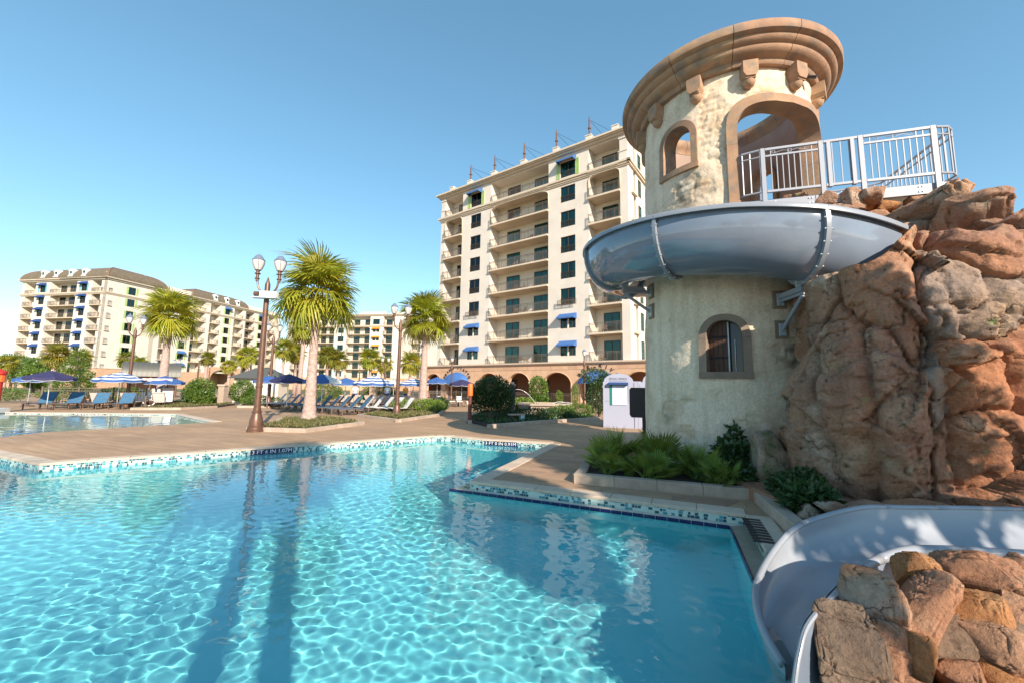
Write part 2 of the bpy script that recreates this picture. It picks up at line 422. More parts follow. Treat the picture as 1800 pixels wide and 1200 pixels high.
def rock_mat(name, a, b_, c, moss=0.12):
    m_, t, b = new_mat(name)
    N = t.nodes.new; L = t.links.new
    tc = N('ShaderNodeNewGeometry'); v = tc.outputs['Position']
    def nz(sc, det, rough=0.6):
        n = N('ShaderNodeTexNoise'); n.inputs['Scale'].default_value = sc; n.inputs['Detail'].default_value = det; n.inputs['Roughness'].default_value = rough; L(v, n.inputs['Vector']); return n
    def ramp(src, p0, p1, c0=(0,0,0,1), c1=(1,1,1,1)):
        r_ = N('ShaderNodeValToRGB'); r_.color_ramp.elements[0].position = p0; r_.color_ramp.elements[1].position = p1; r_.color_ramp.elements[0].color = c0; r_.color_ramp.elements[1].color = c1
        L(src, r_.inputs['Fac']); return r_.outputs['Color']
    def mix(f, A, B, typ='MIX'):
        x = N('ShaderNodeMix'); x.data_type = 'RGBA'; x.blend_type = typ
        if isinstance(f, float): x.inputs['Factor'].default_value = f
        else: L(f, x.inputs['Factor'])
        for k_, q in (('A', A), ('B', B)):
            if isinstance(q, tuple): x.inputs[k_].default_value = (*q, 1)
            else: L(q, x.inputs[k_])
        return x.outputs['Result']
    n1 = nz(1.0, 7); n2 = nz(1.9, 6); n3 = nz(26, 8, 0.75); n4 = nz(3.6, 5); n5 = nz(9, 5)
    col = mix(ramp(n1.outputs['Fac'], 0.38, 0.62), a, b_)
    col = mix(ramp(n2.outputs['Fac'], 0.50, 0.64), col, c)
    col = mix(0.55, col, ramp(n3.outputs['Fac'], 0.30, 0.68, (0.42, 0.40, 0.38, 1), (1.32, 1.30, 1.28, 1)), 'MULTIPLY')
    f1 = ramp(n5.outputs['Fac'], 0.27, 0.38, (1, 1, 1, 1), (0, 0, 0, 1))
    col = mix(f1, col, (0.09, 0.055, 0.04))
    # thin fissures, warped so that they wander
    wv = N('ShaderNodeVectorMath'); wv.operation = 'MULTIPLY_ADD'; wv.inputs[1].default_value = (0.55, 0.55, 0.55); L(n4.outputs['Color'], wv.inputs[0]); L(v, wv.inputs[2])
    vo = N('ShaderNodeTexVoronoi'); vo.feature = 'DISTANCE_TO_EDGE'; vo.inputs['Scale'].default_value = 1.7; L(wv.outputs[0], vo.inputs['Vector'])
    fis = ramp(vo.outputs['Distance'], 0.002, 0.014, (1, 1, 1, 1), (0, 0, 0, 1))
    brk = ramp(n2.outputs['Fac'], 0.50, 0.60, (0, 0, 0, 1), (0.8, 0.8, 0.8, 1))
    fm = N('ShaderNodeMath'); fm.operation = 'MULTIPLY'; L(fis, fm.inputs[0]); L(brk, fm.inputs[1])
    col = mix(fm.outputs[0], col, (0.12, 0.07, 0.045))
    # rust and lime runs down the face
    st = N('ShaderNodeMapping'); st.inputs['Scale'].default_value = (3.2, 3.2, 0.35); L(v, st.inputs[0])
    ns = N('ShaderNodeTexNoise'); ns.inputs['Scale'].default_value = 1.0; ns.inputs['Detail'].default_value = 5; L(st.outputs[0], ns.inputs['Vector'])
    col = mix(0.5, col, ramp(ns.outputs['Fac'], 0.34, 0.66, (0.80, 0.70, 0.62, 1), (1.38, 1.30, 1.22, 1)), 'MULTIPLY')
    if moss:
        mm = ramp(n4.outputs['Fac'], 0.69 - moss * 0.5, 0.74 - moss * 0.5)
        col = mix(mm, col, (0.26, 0.31, 0.14))
    L(col, b.inputs['Base Color']); b.inputs['Roughness'].default_value = 0.88; b.inputs['Specular IOR Level'].default_value = 0.3
    b0 = N('ShaderNodeBump'); b0.inputs['Strength'].default_value = 0.9; b0.inputs['Distance'].default_value = 0.03; b0.invert = True; L(fm.outputs[0], b0.inputs['Height'])
    b1 = N('ShaderNodeBump'); b1.inputs['Strength'].default_value = 0.9; b1.inputs['Distance'].default_value = 0.03; L(n3.outputs['Fac'], b1.inputs['Height']); L(b0.outputs[0], b1.inputs['Normal'])
    b2 = N('ShaderNodeBump'); b2.inputs['Strength'].default_value = 0.7; b2.inputs['Distance'].default_value = 0.06; L(n5.outputs['Fac'], b2.inputs['Height']); L(b1.outputs[0], b2.inputs['Normal'])
    L(b2.outputs[0], b.inputs['Normal'])
    return m_
M['rock_tan'] = rock_mat('rock_tan', (0.44, 0.26, 0.165), (0.34, 0.20, 0.14), (0.48, 0.37, 0.29), 0.02)
M['rock_brown'] = rock_mat('rock_brown', (0.40, 0.205, 0.12), (0.34, 0.19, 0.135), (0.44, 0.29, 0.195), 0.03)
M['rock_grey'] = rock_mat('rock_grey', (0.34, 0.245, 0.185), (0.28, 0.225, 0.195), (0.39, 0.27, 0.185), 0.04)
M['rock_red'] = rock_mat('rock_red', (0.44, 0.205, 0.11), (0.37, 0.175, 0.105), (0.46, 0.29, 0.19), 0.05)
M['rock_moss'] = rock_mat('rock_moss', (0.40, 0.29, 0.22), (0.34, 0.25, 0.2), (0.10, 0.13, 0.04), 0.2)
M['rock_orange'] = rock_mat('rock_orange', (0.42, 0.20, 0.085), (0.36, 0.18, 0.09), (0.42, 0.26, 0.14), 0.06)
M['rock_dark'] = rock_mat('rock_dark', (0.22, 0.15, 0.105), (0.13, 0.10, 0.085), (0.26, 0.19, 0.14), 0.05)

def fiberglass(name, col, rough):
    m_, t, b = new_mat(name)
    N = t.nodes.new; L = t.links.new
    tc = N('ShaderNodeTexCoord'); n = N('ShaderNodeTexNoise'); n.inputs['Scale'].default_value = 1.5; n.inputs['Detail'].default_value = 6; L(tc.outputs['Object'], n.inputs['Vector'])
    rp = N('ShaderNodeValToRGB'); rp.color_ramp.elements[0].position = 0.3; rp.color_ramp.elements[1].position = 0.7
    rp.color_ramp.elements[0].color = (*[c * 0.78 for c in col], 1); rp.color_ramp.elements[1].color = (*col, 1); L(n.outputs['Fac'], rp.inputs['Fac']); L(rp.outputs[0], b.inputs['Base Color'])
    r2 = N('ShaderNodeMapRange'); r2.inputs['To Min'].default_value = rough * 0.7; r2.inputs['To Max'].default_value = rough * 1.5; L(n.outputs['Fac'], r2.inputs['Value']); L(r2.outputs[0], b.inputs['Roughness'])
    b.inputs['Specular IOR Level'].default_value = 0.6
    return m_
M['flume'] = fiberglass('flume_fiberglass', (0.22, 0.26, 0.33), 0.06)
M['flume_in'] = fiberglass('flume_inner', (0.33, 0.345, 0.38), 0.22)
M['flume_lip'] = mat('flume_lip', (0.26, 0.28, 0.32), 0.3)

def tower_mat():
    m_, t, b = new_mat('tower_stucco')
    N = t.nodes.new; L = t.links.new
    tc = N('ShaderNodeTexCoord'); v = tc.outputs['Object']
    at = N('ShaderNodeAttribute'); at.attribute_name = 'stone'
    n1 = N('ShaderNodeTexNoise'); n1.inputs['Scale'].default_value = 1.1; n1.inputs['Detail'].default_value = 8; n1.inputs['Roughness'].default_value = 0.68; L(v, n1.inputs['Vector'])
    n2 = N('ShaderNodeTexNoise'); n2.inputs['Scale'].default_value = 22; n2.inputs['Detail'].default_value = 8; n2.inputs['Roughness'].default_value = 0.7; L(v, n2.inputs['Vector'])
    n3 = N('ShaderNodeTexNoise'); n3.inputs['Scale'].default_value = 3.0; n3.inputs['Detail'].default_value = 7; L(v, n3.inputs['Vector'])
    rp = N('ShaderNodeValToRGB'); rp.color_ramp.elements[0].position = 0.32; rp.color_ramp.elements[1].position = 0.66; rp.color_ramp.elements[0].color = (0.63, 0.47, 0.33, 1); rp.color_ramp.elements[1].color = (0.87, 0.72, 0.56, 1)
    e = rp.color_ramp.elements.new(0.5); e.color = (0.81, 0.65, 0.49, 1)
    L(n1.outputs['Fac'], rp.inputs['Fac'])
    rs = N('ShaderNodeValToRGB'); rs.color_ramp.elements[0].position = 0.35; rs.color_ramp.elements[1].position = 0.7; rs.color_ramp.elements[0].color = (0.60, 0.42, 0.26, 1); rs.color_ramp.elements[1].color = (0.76, 0.66, 0.52, 1); L(n3.outputs['Fac'], rs.inputs['Fac'])
    mx = N('ShaderNodeMix'); mx.data_type = 'RGBA'; L(at.outputs['Fac'], mx.inputs['Factor']); L(rp.outputs[0], mx.inputs['A']); L(rs.outputs[0], mx.inputs['B'])
    r3 = N('ShaderNodeValToRGB'); r3.color_ramp.elements[0].position = 0.3; r3.color_ramp.elements[1].position = 0.6; r3.color_ramp.elements[0].color = (0.72, 0.70, 0.68, 1); r3.color_ramp.elements[1].color = (1.05, 1.05, 1.05, 1); L(n2.outputs['Fac'], r3.inputs['Fac'])
    mu = N('ShaderNodeMix'); mu.data_type = 'RGBA'; mu.blend_type = 'MULTIPLY'; mu.inputs['Factor'].default_value = 0.8; L(mx.outputs['Result'], mu.inputs['A']); L(r3.outputs[0], mu.inputs['B'])
    sm = N('ShaderNodeMapping'); sm.inputs['Scale'].default_value = (5, 5, 0.35); L(v, sm.inputs[0])
    n6 = N('ShaderNodeTexNoise'); n6.inputs['Scale'].default_value = 1.0; n6.inputs['Detail'].default_value = 6; n6.inputs['Roughness'].default_value = 0.65; L(sm.outputs[0], n6.inputs['Vector'])
    r6 = N('ShaderNodeValToRGB'); r6.color_ramp.elements[0].position = 0.34; r6.color_ramp.elements[1].position = 0.56; r6.color_ramp.elements[0].color = (0.74, 0.69, 0.63, 1); r6.color_ramp.elements[1].color = (1.02, 1.02, 1.02, 1); L(n6.outputs['Fac'], r6.inputs['Fac'])
    m6 = N('ShaderNodeMix'); m6.data_type = 'RGBA'; m6.blend_type = 'MULTIPLY'; m6.inputs['Factor'].default_value = 0.5; L(mu.outputs['Result'], m6.inputs['A']); L(r6.outputs[0], m6.inputs['B']); mu = m6
    a2 = N('ShaderNodeAttribute'); a2.attribute_name = 'stain'
    ms = N('ShaderNodeMix'); ms.data_type = 'RGBA'; L(a2.outputs['Fac'], ms.inputs['Factor']); L(mu.outputs['Result'], ms.inputs['A']); ms.inputs['B'].default_value = (0.17, 0.145, 0.11, 1)
    L(ms.outputs['Result'], b.inputs['Base Color']); b.inputs['Roughness'].default_value = 0.92; b.inputs['Specular IOR Level'].default_value = 0.2
    b1 = N('ShaderNodeBump'); b1.inputs['Strength'].default_value = 0.7; b1.inputs['Distance'].default_value = 0.02; L(n2.outputs['Fac'], b1.inputs['Height']); L(b1.outputs[0], b.inputs['Normal'])
    return m_
M['tower'] = tower_mat()
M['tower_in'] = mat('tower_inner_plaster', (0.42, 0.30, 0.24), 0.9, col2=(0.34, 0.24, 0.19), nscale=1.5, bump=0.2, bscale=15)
M['cast_stone'] = mat('cast_stone', (0.43, 0.26, 0.155), 0.85, col2=(0.31, 0.175, 0.105), nscale=2.2, ndet=10, col3=(0.25, 0.18, 0.13), n3scale=3.5, rnd=0.10, bump=0.35, bscale=30)
M['cast_stone_grey'] = mat('cast_stone_grey', (0.30, 0.215, 0.16), 0.85, col2=(0.22, 0.16, 0.12), nscale=3, ndet=8, rnd=0.06, bump=0.35, bscale=30)
# ------------------------------------------------------------------ ground, deck, pools
POOL = [(-18.0, 11.96), (-10.84, 8.79), (-9.12, 8.03), (-2.62, 13.30), (-2.42, 13.42), (-2.2, 13.45), (-1.95, 13.36), (-0.83, 12.66), (1.2, 12.02),
        (-0.68, 7.10), (3.08, 5.45), (2.59, 4.24), (2.1, 2.9), (1.7, 1.5), (1.2, -2.0), (-18.0, -2.0)]
KID = [(-14.5, 11.75), (-14.75, 12.8), (-12.45, 17.15), (-17.4, 21.2), (-34.0, 20.2), (-34.0, 19.0)]
def inside(p, poly):
    x, y = p; c = False; n = len(poly)
    for i in range(n):
        x1, y1 = poly[i]; x2, y2 = poly[(i+1) % n]
        if (y1 > y) != (y2 > y) and x < (x2-x1)*(y-y1)/(y2-y1)+x1: c = not c
    return c
def sheet(name, outer, holes, z, mats, parent=None):
    vs = []; es = []
    for poly in [outer] + holes:
        b = len(vs); n = len(poly)
        vs += [Vector(p) for p in poly]; es += [(b+i, b+(i+1) % n) for i in range(n)]
    v2, e2, f2, _, _, _ = delaunay_2d_cdt(vs, es, [], 0, 1e-5)
    fs = []
    for f in f2:
        c = sum((v2[i] for i in f), Vector((0, 0))) / len(f)
        if inside(c, outer) and not any(inside(c, h_) for h_ in holes): fs.append(tuple(f))
    mb = MB(); mb.add([(p.x, p.y, z) for p in v2], fs)
    o = mb.build(name, mats, parent, fixn=True)
    me = o.data
    if me.polygons and me.polygons[0].normal.z < 0: me.flip_normals()
    return o
DECK = [(-70, -30), (45, -30), (45, 75), (-70, 75)]
tag(sheet('ground', [(-1800, -1500), (1800, -1500), (1800, 1900), (-1800, 1900)], [[(-69.5, -29.5), (44.5, -29.5), (44.5, 74.5), (-69.5, 74.5)]], -0.03, M['ground']), 'dry grassy ground beyond the paving', kind='structure')
PIT = [(-18.0, 11.96)] + POOL[1:12] + [(2.62, 4.12), (2.80, 4.09), (3.16, 4.22), (3.66, 4.33), (5.32, 4.36), (7.6, 4.42), (7.6, 3.1), (4.9, 3.05), (3.72, 3.15), (3.3, 3.18), (2.99, 3.14), (2.56, 2.95), (2.10, 2.63), (1.78, 2.36), (1.5, 2.1), (1.2, 1.2), (1.2, -2.0), (-18.0, -2.0)]
deck = tag(sheet('pool_deck', DECK, [PIT, KID], 0.0, M['deck']), 'brown stamped plank paving around the pools', kind='structure')

def seg_dirs(a, b):
    a = Vector(a); b = Vector(b); d = (b - a); L_ = d.length; d /= L_
    return a, b, d, L_
def coping(root, pts, wdt, flip=1, piece=0.6, z0=-0.03, z1=0.014, m_='coping', name='coping_stone'):
    # stones laid along a polyline, reaching wdt to one side of it
    for a, b in zip(pts[:-1], pts[1:]):
        a, b, d, L_ = seg_dirs(a, b)
        n = Vector((-d.y, d.x)) * flip
        k = max(1, round(L_ / piece))
        for i in range(k):
            s0 = L_ * i / k + 0.003; s1 = L_ * (i + 1) / k - 0.003
            mb = MB()
            Mx = Matrix(((d.x, n.x, 0, a.x), (d.y, n.y, 0, a.y), (0, 0, 1, 0), (0, 0, 0, 1)))
            mb.bbox(s0, s1, -0.012, wdt, z0, z1 + random.uniform(-0.001, 0.001), 0.008, 0, Mx)
            mb.build(name, M[m_], root, fixn=True)
cop = thing('pool_coping', None, None); cop['kind'] = 'structure'
coping(cop, [(-18.0, 11.96), (-10.84, 8.79), (-9.12, 8.03), (-2.62, 13.30), (-2.42, 13.42), (-2.2, 13.45), (-1.95, 13.36), (-0.83, 12.66), (1.2, 12.02)], 0.30, 1, 0.62)
coping(cop, [(1.2, 12.02), (-0.68, 7.10), (3.08, 5.45), (2.59, 4.24)], 0.28, 1, 0.62)
coping(cop, [(-12.45, 17.15), (-17.4, 21.2), (-34.0, 20.2)], 0.3, 1 if False else -1, 0.8)

pb = thing('pool_basin', None, None); pb['kind'] = 'structure'
def band(pts, ztop, zbot, flip, root, tw=0.048, rows=3, off=0.004):
    # mosaic tile band: grout strip with separate tiles standing proud of it
    g = MB(); t = MB()
    th = (ztop - zbot) / rows
    for a, b in zip(pts[:-1], pts[1:]):
        a, b, d, L_ = seg_dirs(a, b)
        n = Vector((-d.y, d.x)) * flip
        g.add([(a.x, a.y, zbot), (b.x, b.y, zbot), (b.x, b.y, ztop), (a.x, a.y, ztop)], [(0, 1, 2, 3)])
        for r_ in range(rows):
            x = -random.uniform(0, tw)
            while x < L_:
                w_ = tw * random.choice((0.75, 1, 1, 1.25))
                x0 = max(x + 0.003, 0); x1 = min(x + w_ - 0.003, L_)
                if x1 - x0 > 0.008:
                    q = off * random.uniform(0.8, 1.2)
                    p0 = a + d * x0 + n * q; p1 = a + d * x1 + n * q
                    z0 = zbot + r_ * th + 0.003; z1 = zbot + (r_ + 1) * th - 0.003
                    c = random.random()
                    t.add([(p0.x, p0.y, z0), (p1.x, p1.y, z0), (p1.x, p1.y, z1), (p0.x, p0.y, z1)], [(0, 1, 2, 3)], 0 if c < 0.26 else (1 if c < 0.50 else 2))
                x += w_
    g.build('grout_band', M['grout'], root, fixn=False)
    o = t.build('mosaic_tiles', [M['tile_dark'], M['tile_mid'], M['tile_pale']], root)
    o['kind'] = 'stuff'
FARLINE = [(-18.0, 11.96), (-10.84, 8.79), (-9.12, 8.03), (-2.62, 13.30), (-2.42, 13.42), (-2.2, 13.45), (-1.95, 13.36), (-0.83, 12.66), (1.2, 12.02), (-0.68, 7.10)]
band(FARLINE, -0.02, -0.20, -1, pb, rows=4)
band([(-0.68, 7.10), (3.08, 5.45), (2.53, 4.10)], -0.005, -0.122, -1, pb)
band([(-12.45, 17.15), (-17.4, 21.2), (-34.0, 20.2)], 0.0, -0.16, 1, pb, tw=0.07, rows=3)

# ledge of pale stone at the waterline with a navy tile edge
LIN = [(-0.68, 7.10), (3.08, 5.45), (2.53, 4.10)]
LOUT = [(-1.03, 7.10), (2.83, 5.40), (2.20, 3.80)]
mb = MB()
mb.add([(p[0], p[1], -0.12) for p in LIN[:2]] + [(p[0], p[1], -0.12) for p in LOUT[:2]], [(0, 2, 3, 1)])
mb.build('ledge', M['ledge'], pb, fixn=False)
mb = MB()
mb.add([(p[0], p[1], -0.1205) for p in LIN[1:]] + [(p[0], p[1], -0.1205) for p in LOUT[1:]], [(0, 2, 3, 1)])
mb.build('shelf', M['wet_sand'], pb)
for a, b in zip(LOUT[:-1], LOUT[1:]):
    a, b, d, L_ = seg_dirs(a, b); n = Vector((-d.y, d.x))
    k = max(2, int(L_ / 0.15)); mb = MB()
    Mx = Matrix(((d.x, n.x, 0, a.x), (d.y, n.y, 0, a.y), (0, 0, 1, 0), (0, 0, 0, 1)))
    for i in range(k):
        mb.box(L_*i/k + 0.003, L_*(i+1)/k - 0.003, -0.006, 0.016, -0.19, -0.1165 + random.uniform(-0.001, 0.001), 0, Mx)
    o = mb.build('navy_edge_tiles', M['navy_tile'], pb); o['kind'] = 'stuff'

# basin floor and walls
M['plaster'] = mat('pool_plaster', (0.27, 0.86, 0.91), 0.7, col2=(0.24, 0.83, 0.89), nscale=0.8)
M['plaster_kid'] = mat('kid_pool_plaster', (0.88, 0.90, 0.86), 0.7)
mb = MB()
mb.add([(-19, -3, -1.25), (4, -3, -1.25), (4, 14, -1.05), (-19, 14, -1.05)], [(0, 1, 2, 3)])
fl = mb.build('basin_floor', M['plaster'], pb)
fl.cycles.is_caustics_receiver = True
mb = MB()
WALL = FARLINE[:-1] + [(-1.03, 7.10)] + LOUT[1:] + [(2.5, 3.0), (2.4, 1.5), (1.2, -2.0), (-18, -2.0), (-18, 11.96)]
for i in range(len(WALL) - 1):
    a, b = WALL[i], WALL[i+1]; zt = -0.2 if i < 9 else (-0.12 if i < 11 else -0.55)
    mb.add([(a[0], a[1], -1.3), (b[0], b[1], -1.3), (b[0], b[1], zt), (a[0], a[1], zt)], [(0, 1, 2, 3)])
wl = mb.build('basin_wall', M['plaster'], pb)
wl.cycles.is_caustics_receiver = True
# pale bench along the far side, just below the water
mb = MB()
mb.add([(-18, 11.7, -0.34), (-10.9, 8.55, -0.34), (-9.0, 7.7, -0.34), (-2.3, 13.0, -0.34), (-2.3, 13.45, -0.34), (-9.1, 8.05, -0.34), (-10.84, 8.8, -0.34), (-18, 11.96, -0.34)], [(0, 1, 6, 7), (1, 2, 5, 6), (2, 3, 4, 5)])
mb.add([(-18, 11.7, -0.34), (-10.9, 8.55, -0.34), (-9.0, 7.7, -0.34), (-2.3, 13.0, -0.34), (-18, 11.7, -1.3), (-10.9, 8.55, -1.3), (-9.0, 7.7, -1.3), (-2.3, 13.0, -1.3)], [(0, 4, 5, 1), (1, 5, 6, 2), (2, 6, 7, 3)])
bn = mb.build('bench', M['plaster'], pb); bn.cycles.is_caustics_receiver = True

# water surface: real ripples in the mesh
xs = np.concatenate([np.arange(-18.2, -8, 0.1), np.arange(-8, -4.2, 0.032), np.arange(-4.2, 2.5, 0.0145), np.arange(2.5, 2.6, 0.03), np.arange(2.6, 3.4, 0.05)])
ys = np.concatenate([np.arange(-2.2, 1.6, 0.12), np.arange(1.6, 5.0, 0.0145), np.arange(5.0, 8.5, 0.024), np.arange(8.5, 13.7, 0.05)])
X, Y = np.meshgrid(xs, ys)
Z = np.zeros_like(X)
rg = np.random.default_rng(5)
for i in range(70):
    lam = math.exp(rg.uniform(math.log(0.068), math.log(0.25))); k = 2 * PI / lam
    th = rg.uniform(0, 2 * PI) if i % 2 else rg.normal(1.25, 0.5)
    amp = 0.135 / k ** 2 * (0.16 / lam) ** 0.1
    Z += amp * np.sin(k * (X * math.cos(th) + Y * math.sin(th)) + rg.uniform(0, 7))
env = 0.8 + 0.4 * vnoise(np.stack([X.ravel() * 0.35, Y.ravel() * 0.35, X.ravel() * 0], 1), 3).reshape(X.shape)
Z *= env
nx, ny = len(xs), len(ys)
v = np.stack([X, Y, Z - 0.15], -1).reshape(-1, 3)
a = (np.arange(ny - 1)[:, None] * nx + np.arange(nx - 1)[None, :]).ravel()
fa = np.stack([a, a + 1, a + nx + 1, a + nx], 1)
wm = np_mesh('water', v, fa, M['water'], smooth=True)
wo = link('water', wm); wo['kind'] = 'structure'
wo.cycles.is_caustics_caster = True

# children's pool: shallow, beach entry
xs = np.arange(-34, -12, 0.13); ys = np.arange(11.5, 21.4, 0.13)
X, Y = np.meshgrid(xs, ys); Z = np.zeros_like(X)
for i in range(40):
    lam = math.exp(rg.uniform(math.log(0.3), math.log(1.2))); k = 2 * PI / lam; th = rg.uniform(0, 6.3)
    Z += 0.00018 * (lam / 0.4) * np.sin(k * (X * math.cos(th) + Y * math.sin(th)) + rg.uniform(0, 7))
nx, ny = len(xs), len(ys)
v = np.stack([X, Y, Z - 0.06], -1).reshape(-1, 3)
a = (np.arange(ny - 1)[:, None] * nx + np.arange(nx - 1)[None, :]).ravel()
fa = np.stack([a, a + 1, a + nx + 1, a + nx], 1)
o = link('kid_pool_water', np_mesh('kid_pool_water', v, fa, M['water'], smooth=True)); o['kind'] = 'structure'
o.cycles.is_caustics_caster = True
mb = MB(); mb.add([(-35, 11, -0.34), (-12, 11, -0.2), (-12, 22, -0.2), (-35, 22, -0.5)], [(0, 1, 2, 3)])
o = mb.build('kid_pool_floor', M['plaster_kid']); o['kind'] = 'structure'; o.cycles.is_caustics_receiver = True

def text_obj(name, s, size, m_, parent=None, ext=0.002, align='CENTER', xs_=1.0):
    c = bpy.data.curves.new(name, 'FONT'); c.body = s; c.size = size; c.extrude = ext; c.align_x = align; c.align_y = 'CENTER'
    c.materials.append(m_); c.resolution_u = 2
    t = bpy.data.objects.new(name, c); COL.objects.link(t)
    bpy.context.view_layer.update()
    me = bpy.data.meshes.new_from_object(t.evaluated_get(bpy.context.evaluated_depsgraph_get()))
    bpy.data.objects.remove(t); bpy.data.curves.remove(c)
    o = link(name, me, parent); o.scale = (xs_, 1, 1)
    if len(s) > 1: o['kind'] = 'stuff'
    return o
def plaque(mid, d, s, wd, hgt, label):
    d = Vector(d).normalized()
    t = thing('depth_marker', label, 'sign', (mid[0], mid[1], -0.085), math.atan2(d.y, d.x), 'pool depth markers')
    mb = MB()
    k = 10
    for i in range(k):
        mb.box(-wd/2 + wd*i/k + 0.0015, -wd/2 + wd*(i+1)/k - 0.0015, -0.014, -0.004, -hgt/2, hgt/2)
    mb.build('plaque', M['navy_tile'], t)
    if s:
        o = text_obj('lettering', s, hgt * 0.98, M['white'], t, 0.001)
        o.location = (0, -0.0165, -0.004); o.rotation_euler = (PI/2, 0, 0)
        bpy.context.view_layer.update()
        if o.dimensions.x > 0: o.scale = (wd * 0.93 / o.dimensions.x, 1, 1)
    else:
        m2 = MB(); x = -wd * 0.44
        while x < wd * 0.44:
            w_ = random.uniform(0.02, 0.05); m2.box(x, x + w_, -0.018, -0.0145, -hgt * 0.32, hgt * 0.32); x += w_ + random.uniform(0.015, 0.06)
        o = m2.build('lettering', M['white'], t); o['kind'] = 'stuff'
dfar = (-2.62 + 9.12, 13.30 - 8.03)
plaque((-6.06, 10.51), dfar, '3 FT 6 IN 1.07M', 0.95, 0.13, 'navy depth marker reading 3 FT 6 IN 1.07M')
plaque((-0.30, 12.49), (2.03, -0.64), '3 FT 0 IN 0.91M', 1.05, 0.13, 'navy depth marker reading 3 FT 0 IN 0.91M')
plaque((-25.9, 20.69), (16.6, 1.0), '', 1.6, 0.15, 'navy depth marker of the shallow pool below the leftmost lounger')
plaque((-21.6, 20.95), (16.6, 1.0), '', 1.6, 0.15, 'navy depth marker of the shallow pool near the wide street lamp base')

# paving planks laid one by one on the near terrace
pv = thing('terrace_paving', None, None); pv['kind'] = 'structure'
def clip(poly, clipper):
    out = poly
    n = len(clipper)
    for i in range(n):
        a = Vector(clipper[i]); b = Vector(clipper[(i+1) % n]); e = b - a
        def sd_(p): return e.x * (p[1] - a.y) - e.y * (p[0] - a.x)
        inp, out = out, []
        for j in range(len(inp)):
            p, q = inp[j], inp[(j+1) % len(inp)]; sp, sq = sd_(p), sd_(q)
            if sp >= 0: out.append(p)
            if (sp >= 0) != (sq >= 0):
                t = sp / (sp - sq); out.append((p[0] + (q[0]-p[0])*t, p[1] + (q[1]-p[1])*t))
        if len(out) < 3: return []
    return out
TER = [(-0.34, 7.26), (3.0, 5.78), (3.38, 6.14), (1.06, 7.0), (1.22, 7.9), (2.6, 12.0), (1.52, 11.98)]
TER = [(-0.30, 7.25), (2.98, 5.80), (3.36, 6.12), (1.05, 7.02), (1.35, 11.6)]
def convex_parts():
    return [[(-0.30, 7.25), (2.98, 5.80), (3.36, 6.12), (1.05, 7.02)], [(-0.30, 7.25), (1.05, 7.02), (1.75, 9.2), (2.6, 11.9), (1.50, 11.9)]]
dl = Vector((3.28, -1.45)).normalized(); nl = Vector((-dl.y, dl.x))
for part in convex_parts():
    for r_ in range(-2, 24):
        x = -1.0 - (r_ % 3) * 0.31
        while x < 6:
            lw = random.choice((0.75, 0.9, 1.05))
            q = [Vector((-0.3, 7.25)) + dl * s_ + nl * t_ for s_, t_ in ((x+0.004, r_*0.27+0.004), (x+lw-0.004, r_*0.27+0.004), (x+lw-0.004, r_*0.27+0.266), (x+0.004, r_*0.27+0.266))]
            c = clip([tuple(p) for p in q], part)
            if len(c) >= 3:
                mb = MB(); mb.prism(c, -0.005, 0.008 + random.uniform(-0.0015, 0.0015))
                mb.build('plank', M['paver'], pv, fixn=True)
            x += lw
# ------------------------------------------------------------------ hotel buildings
CACHE = {}
def cached(key, fn):
    if key not in CACHE: CACHE[key] = fn()
    return CACHE[key]

def win_frame(w_, h_, juliet=False):
    def f():
        mb = MB(); t = 0.075
        mb.box(0, w_, -0.06, 0.05, 0, t); mb.box(0, w_, -0.06, 0.05, h_-t, h_); mb.box(0, t, -0.055, 0.05, t, h_-t); mb.box(w_-t, w_, -0.055, 0.05, t, h_-t)
        mb.box(w_/2-0.04, w_/2+0.04, -0.05, 0.05, t, h_-t)
        if w_ < 1.2: mb.box(t, w_-t, -0.045, 0.05, h_*0.5-0.025, h_*0.5+0.025)
        if juliet:
            mb.box(-0.02, w_+0.02, -0.12, -0.08, 0.72, 0.77); mb.box(-0.02, w_+0.02, -0.12, -0.08, 0.02, 0.06); mb.box(0.0, w_, -0.115, -0.085, 0.58, 0.6)
            n = int(w_ / 0.14)
            for i in range(n + 1): mb.box(w_*i/n-0.009, w_*i/n+0.009, -0.11, -0.09, 0.06, 0.74)
        return mb.mesh('window', M['bronze'])
    return cached(('wf', round(w_, 2), round(h_, 2), juliet), f)
def pane_mesh(w_, h_):
    return cached(('pane', round(w_, 2), round(h_, 2)), lambda: MB().box(0, w_, -0.006, 0.006, 0, h_).mesh('pane', M['glass']))
def curtain_mesh(w_, h_, seed):
    def f():
        mb = MB(); rr = random.Random(seed)
        # pleated cloth: zig-zag in plan, open in the middle by a different amount
        def cl(x0, x1):
            n = max(4, int((x1 - x0) / 0.055)); v = []; fc = []
            for i in range(n + 1):
                x = x0 + (x1 - x0) * i / n; y = 0.16 + (0.05 if i % 2 else 0.0) + rr.uniform(-0.01, 0.01)
                v += [(x, y, 0.02), (x, y, h_ - 0.03)]
            for i in range(n): fc.append((2*i, 2*i+2, 2*i+3, 2*i+1))
            mb.add(v, fc, 0)
        a = rr.choice((0.22, 0.3, 0.42, 0.36)); b = rr.choice((0.2, 0.32, 0.45, 0.28))
        cl(0.04, w_ * a); cl(w_ * (1 - b), w_ - 0.04)
        mb.box(0, w_, 0.5, 0.52, 0, h_, 1)
        return mb.mesh('curtain', [M['curtain'], M['room']])
    return cached(('cur', round(w_, 2), round(h_, 2), seed), f)
WINS = [0]
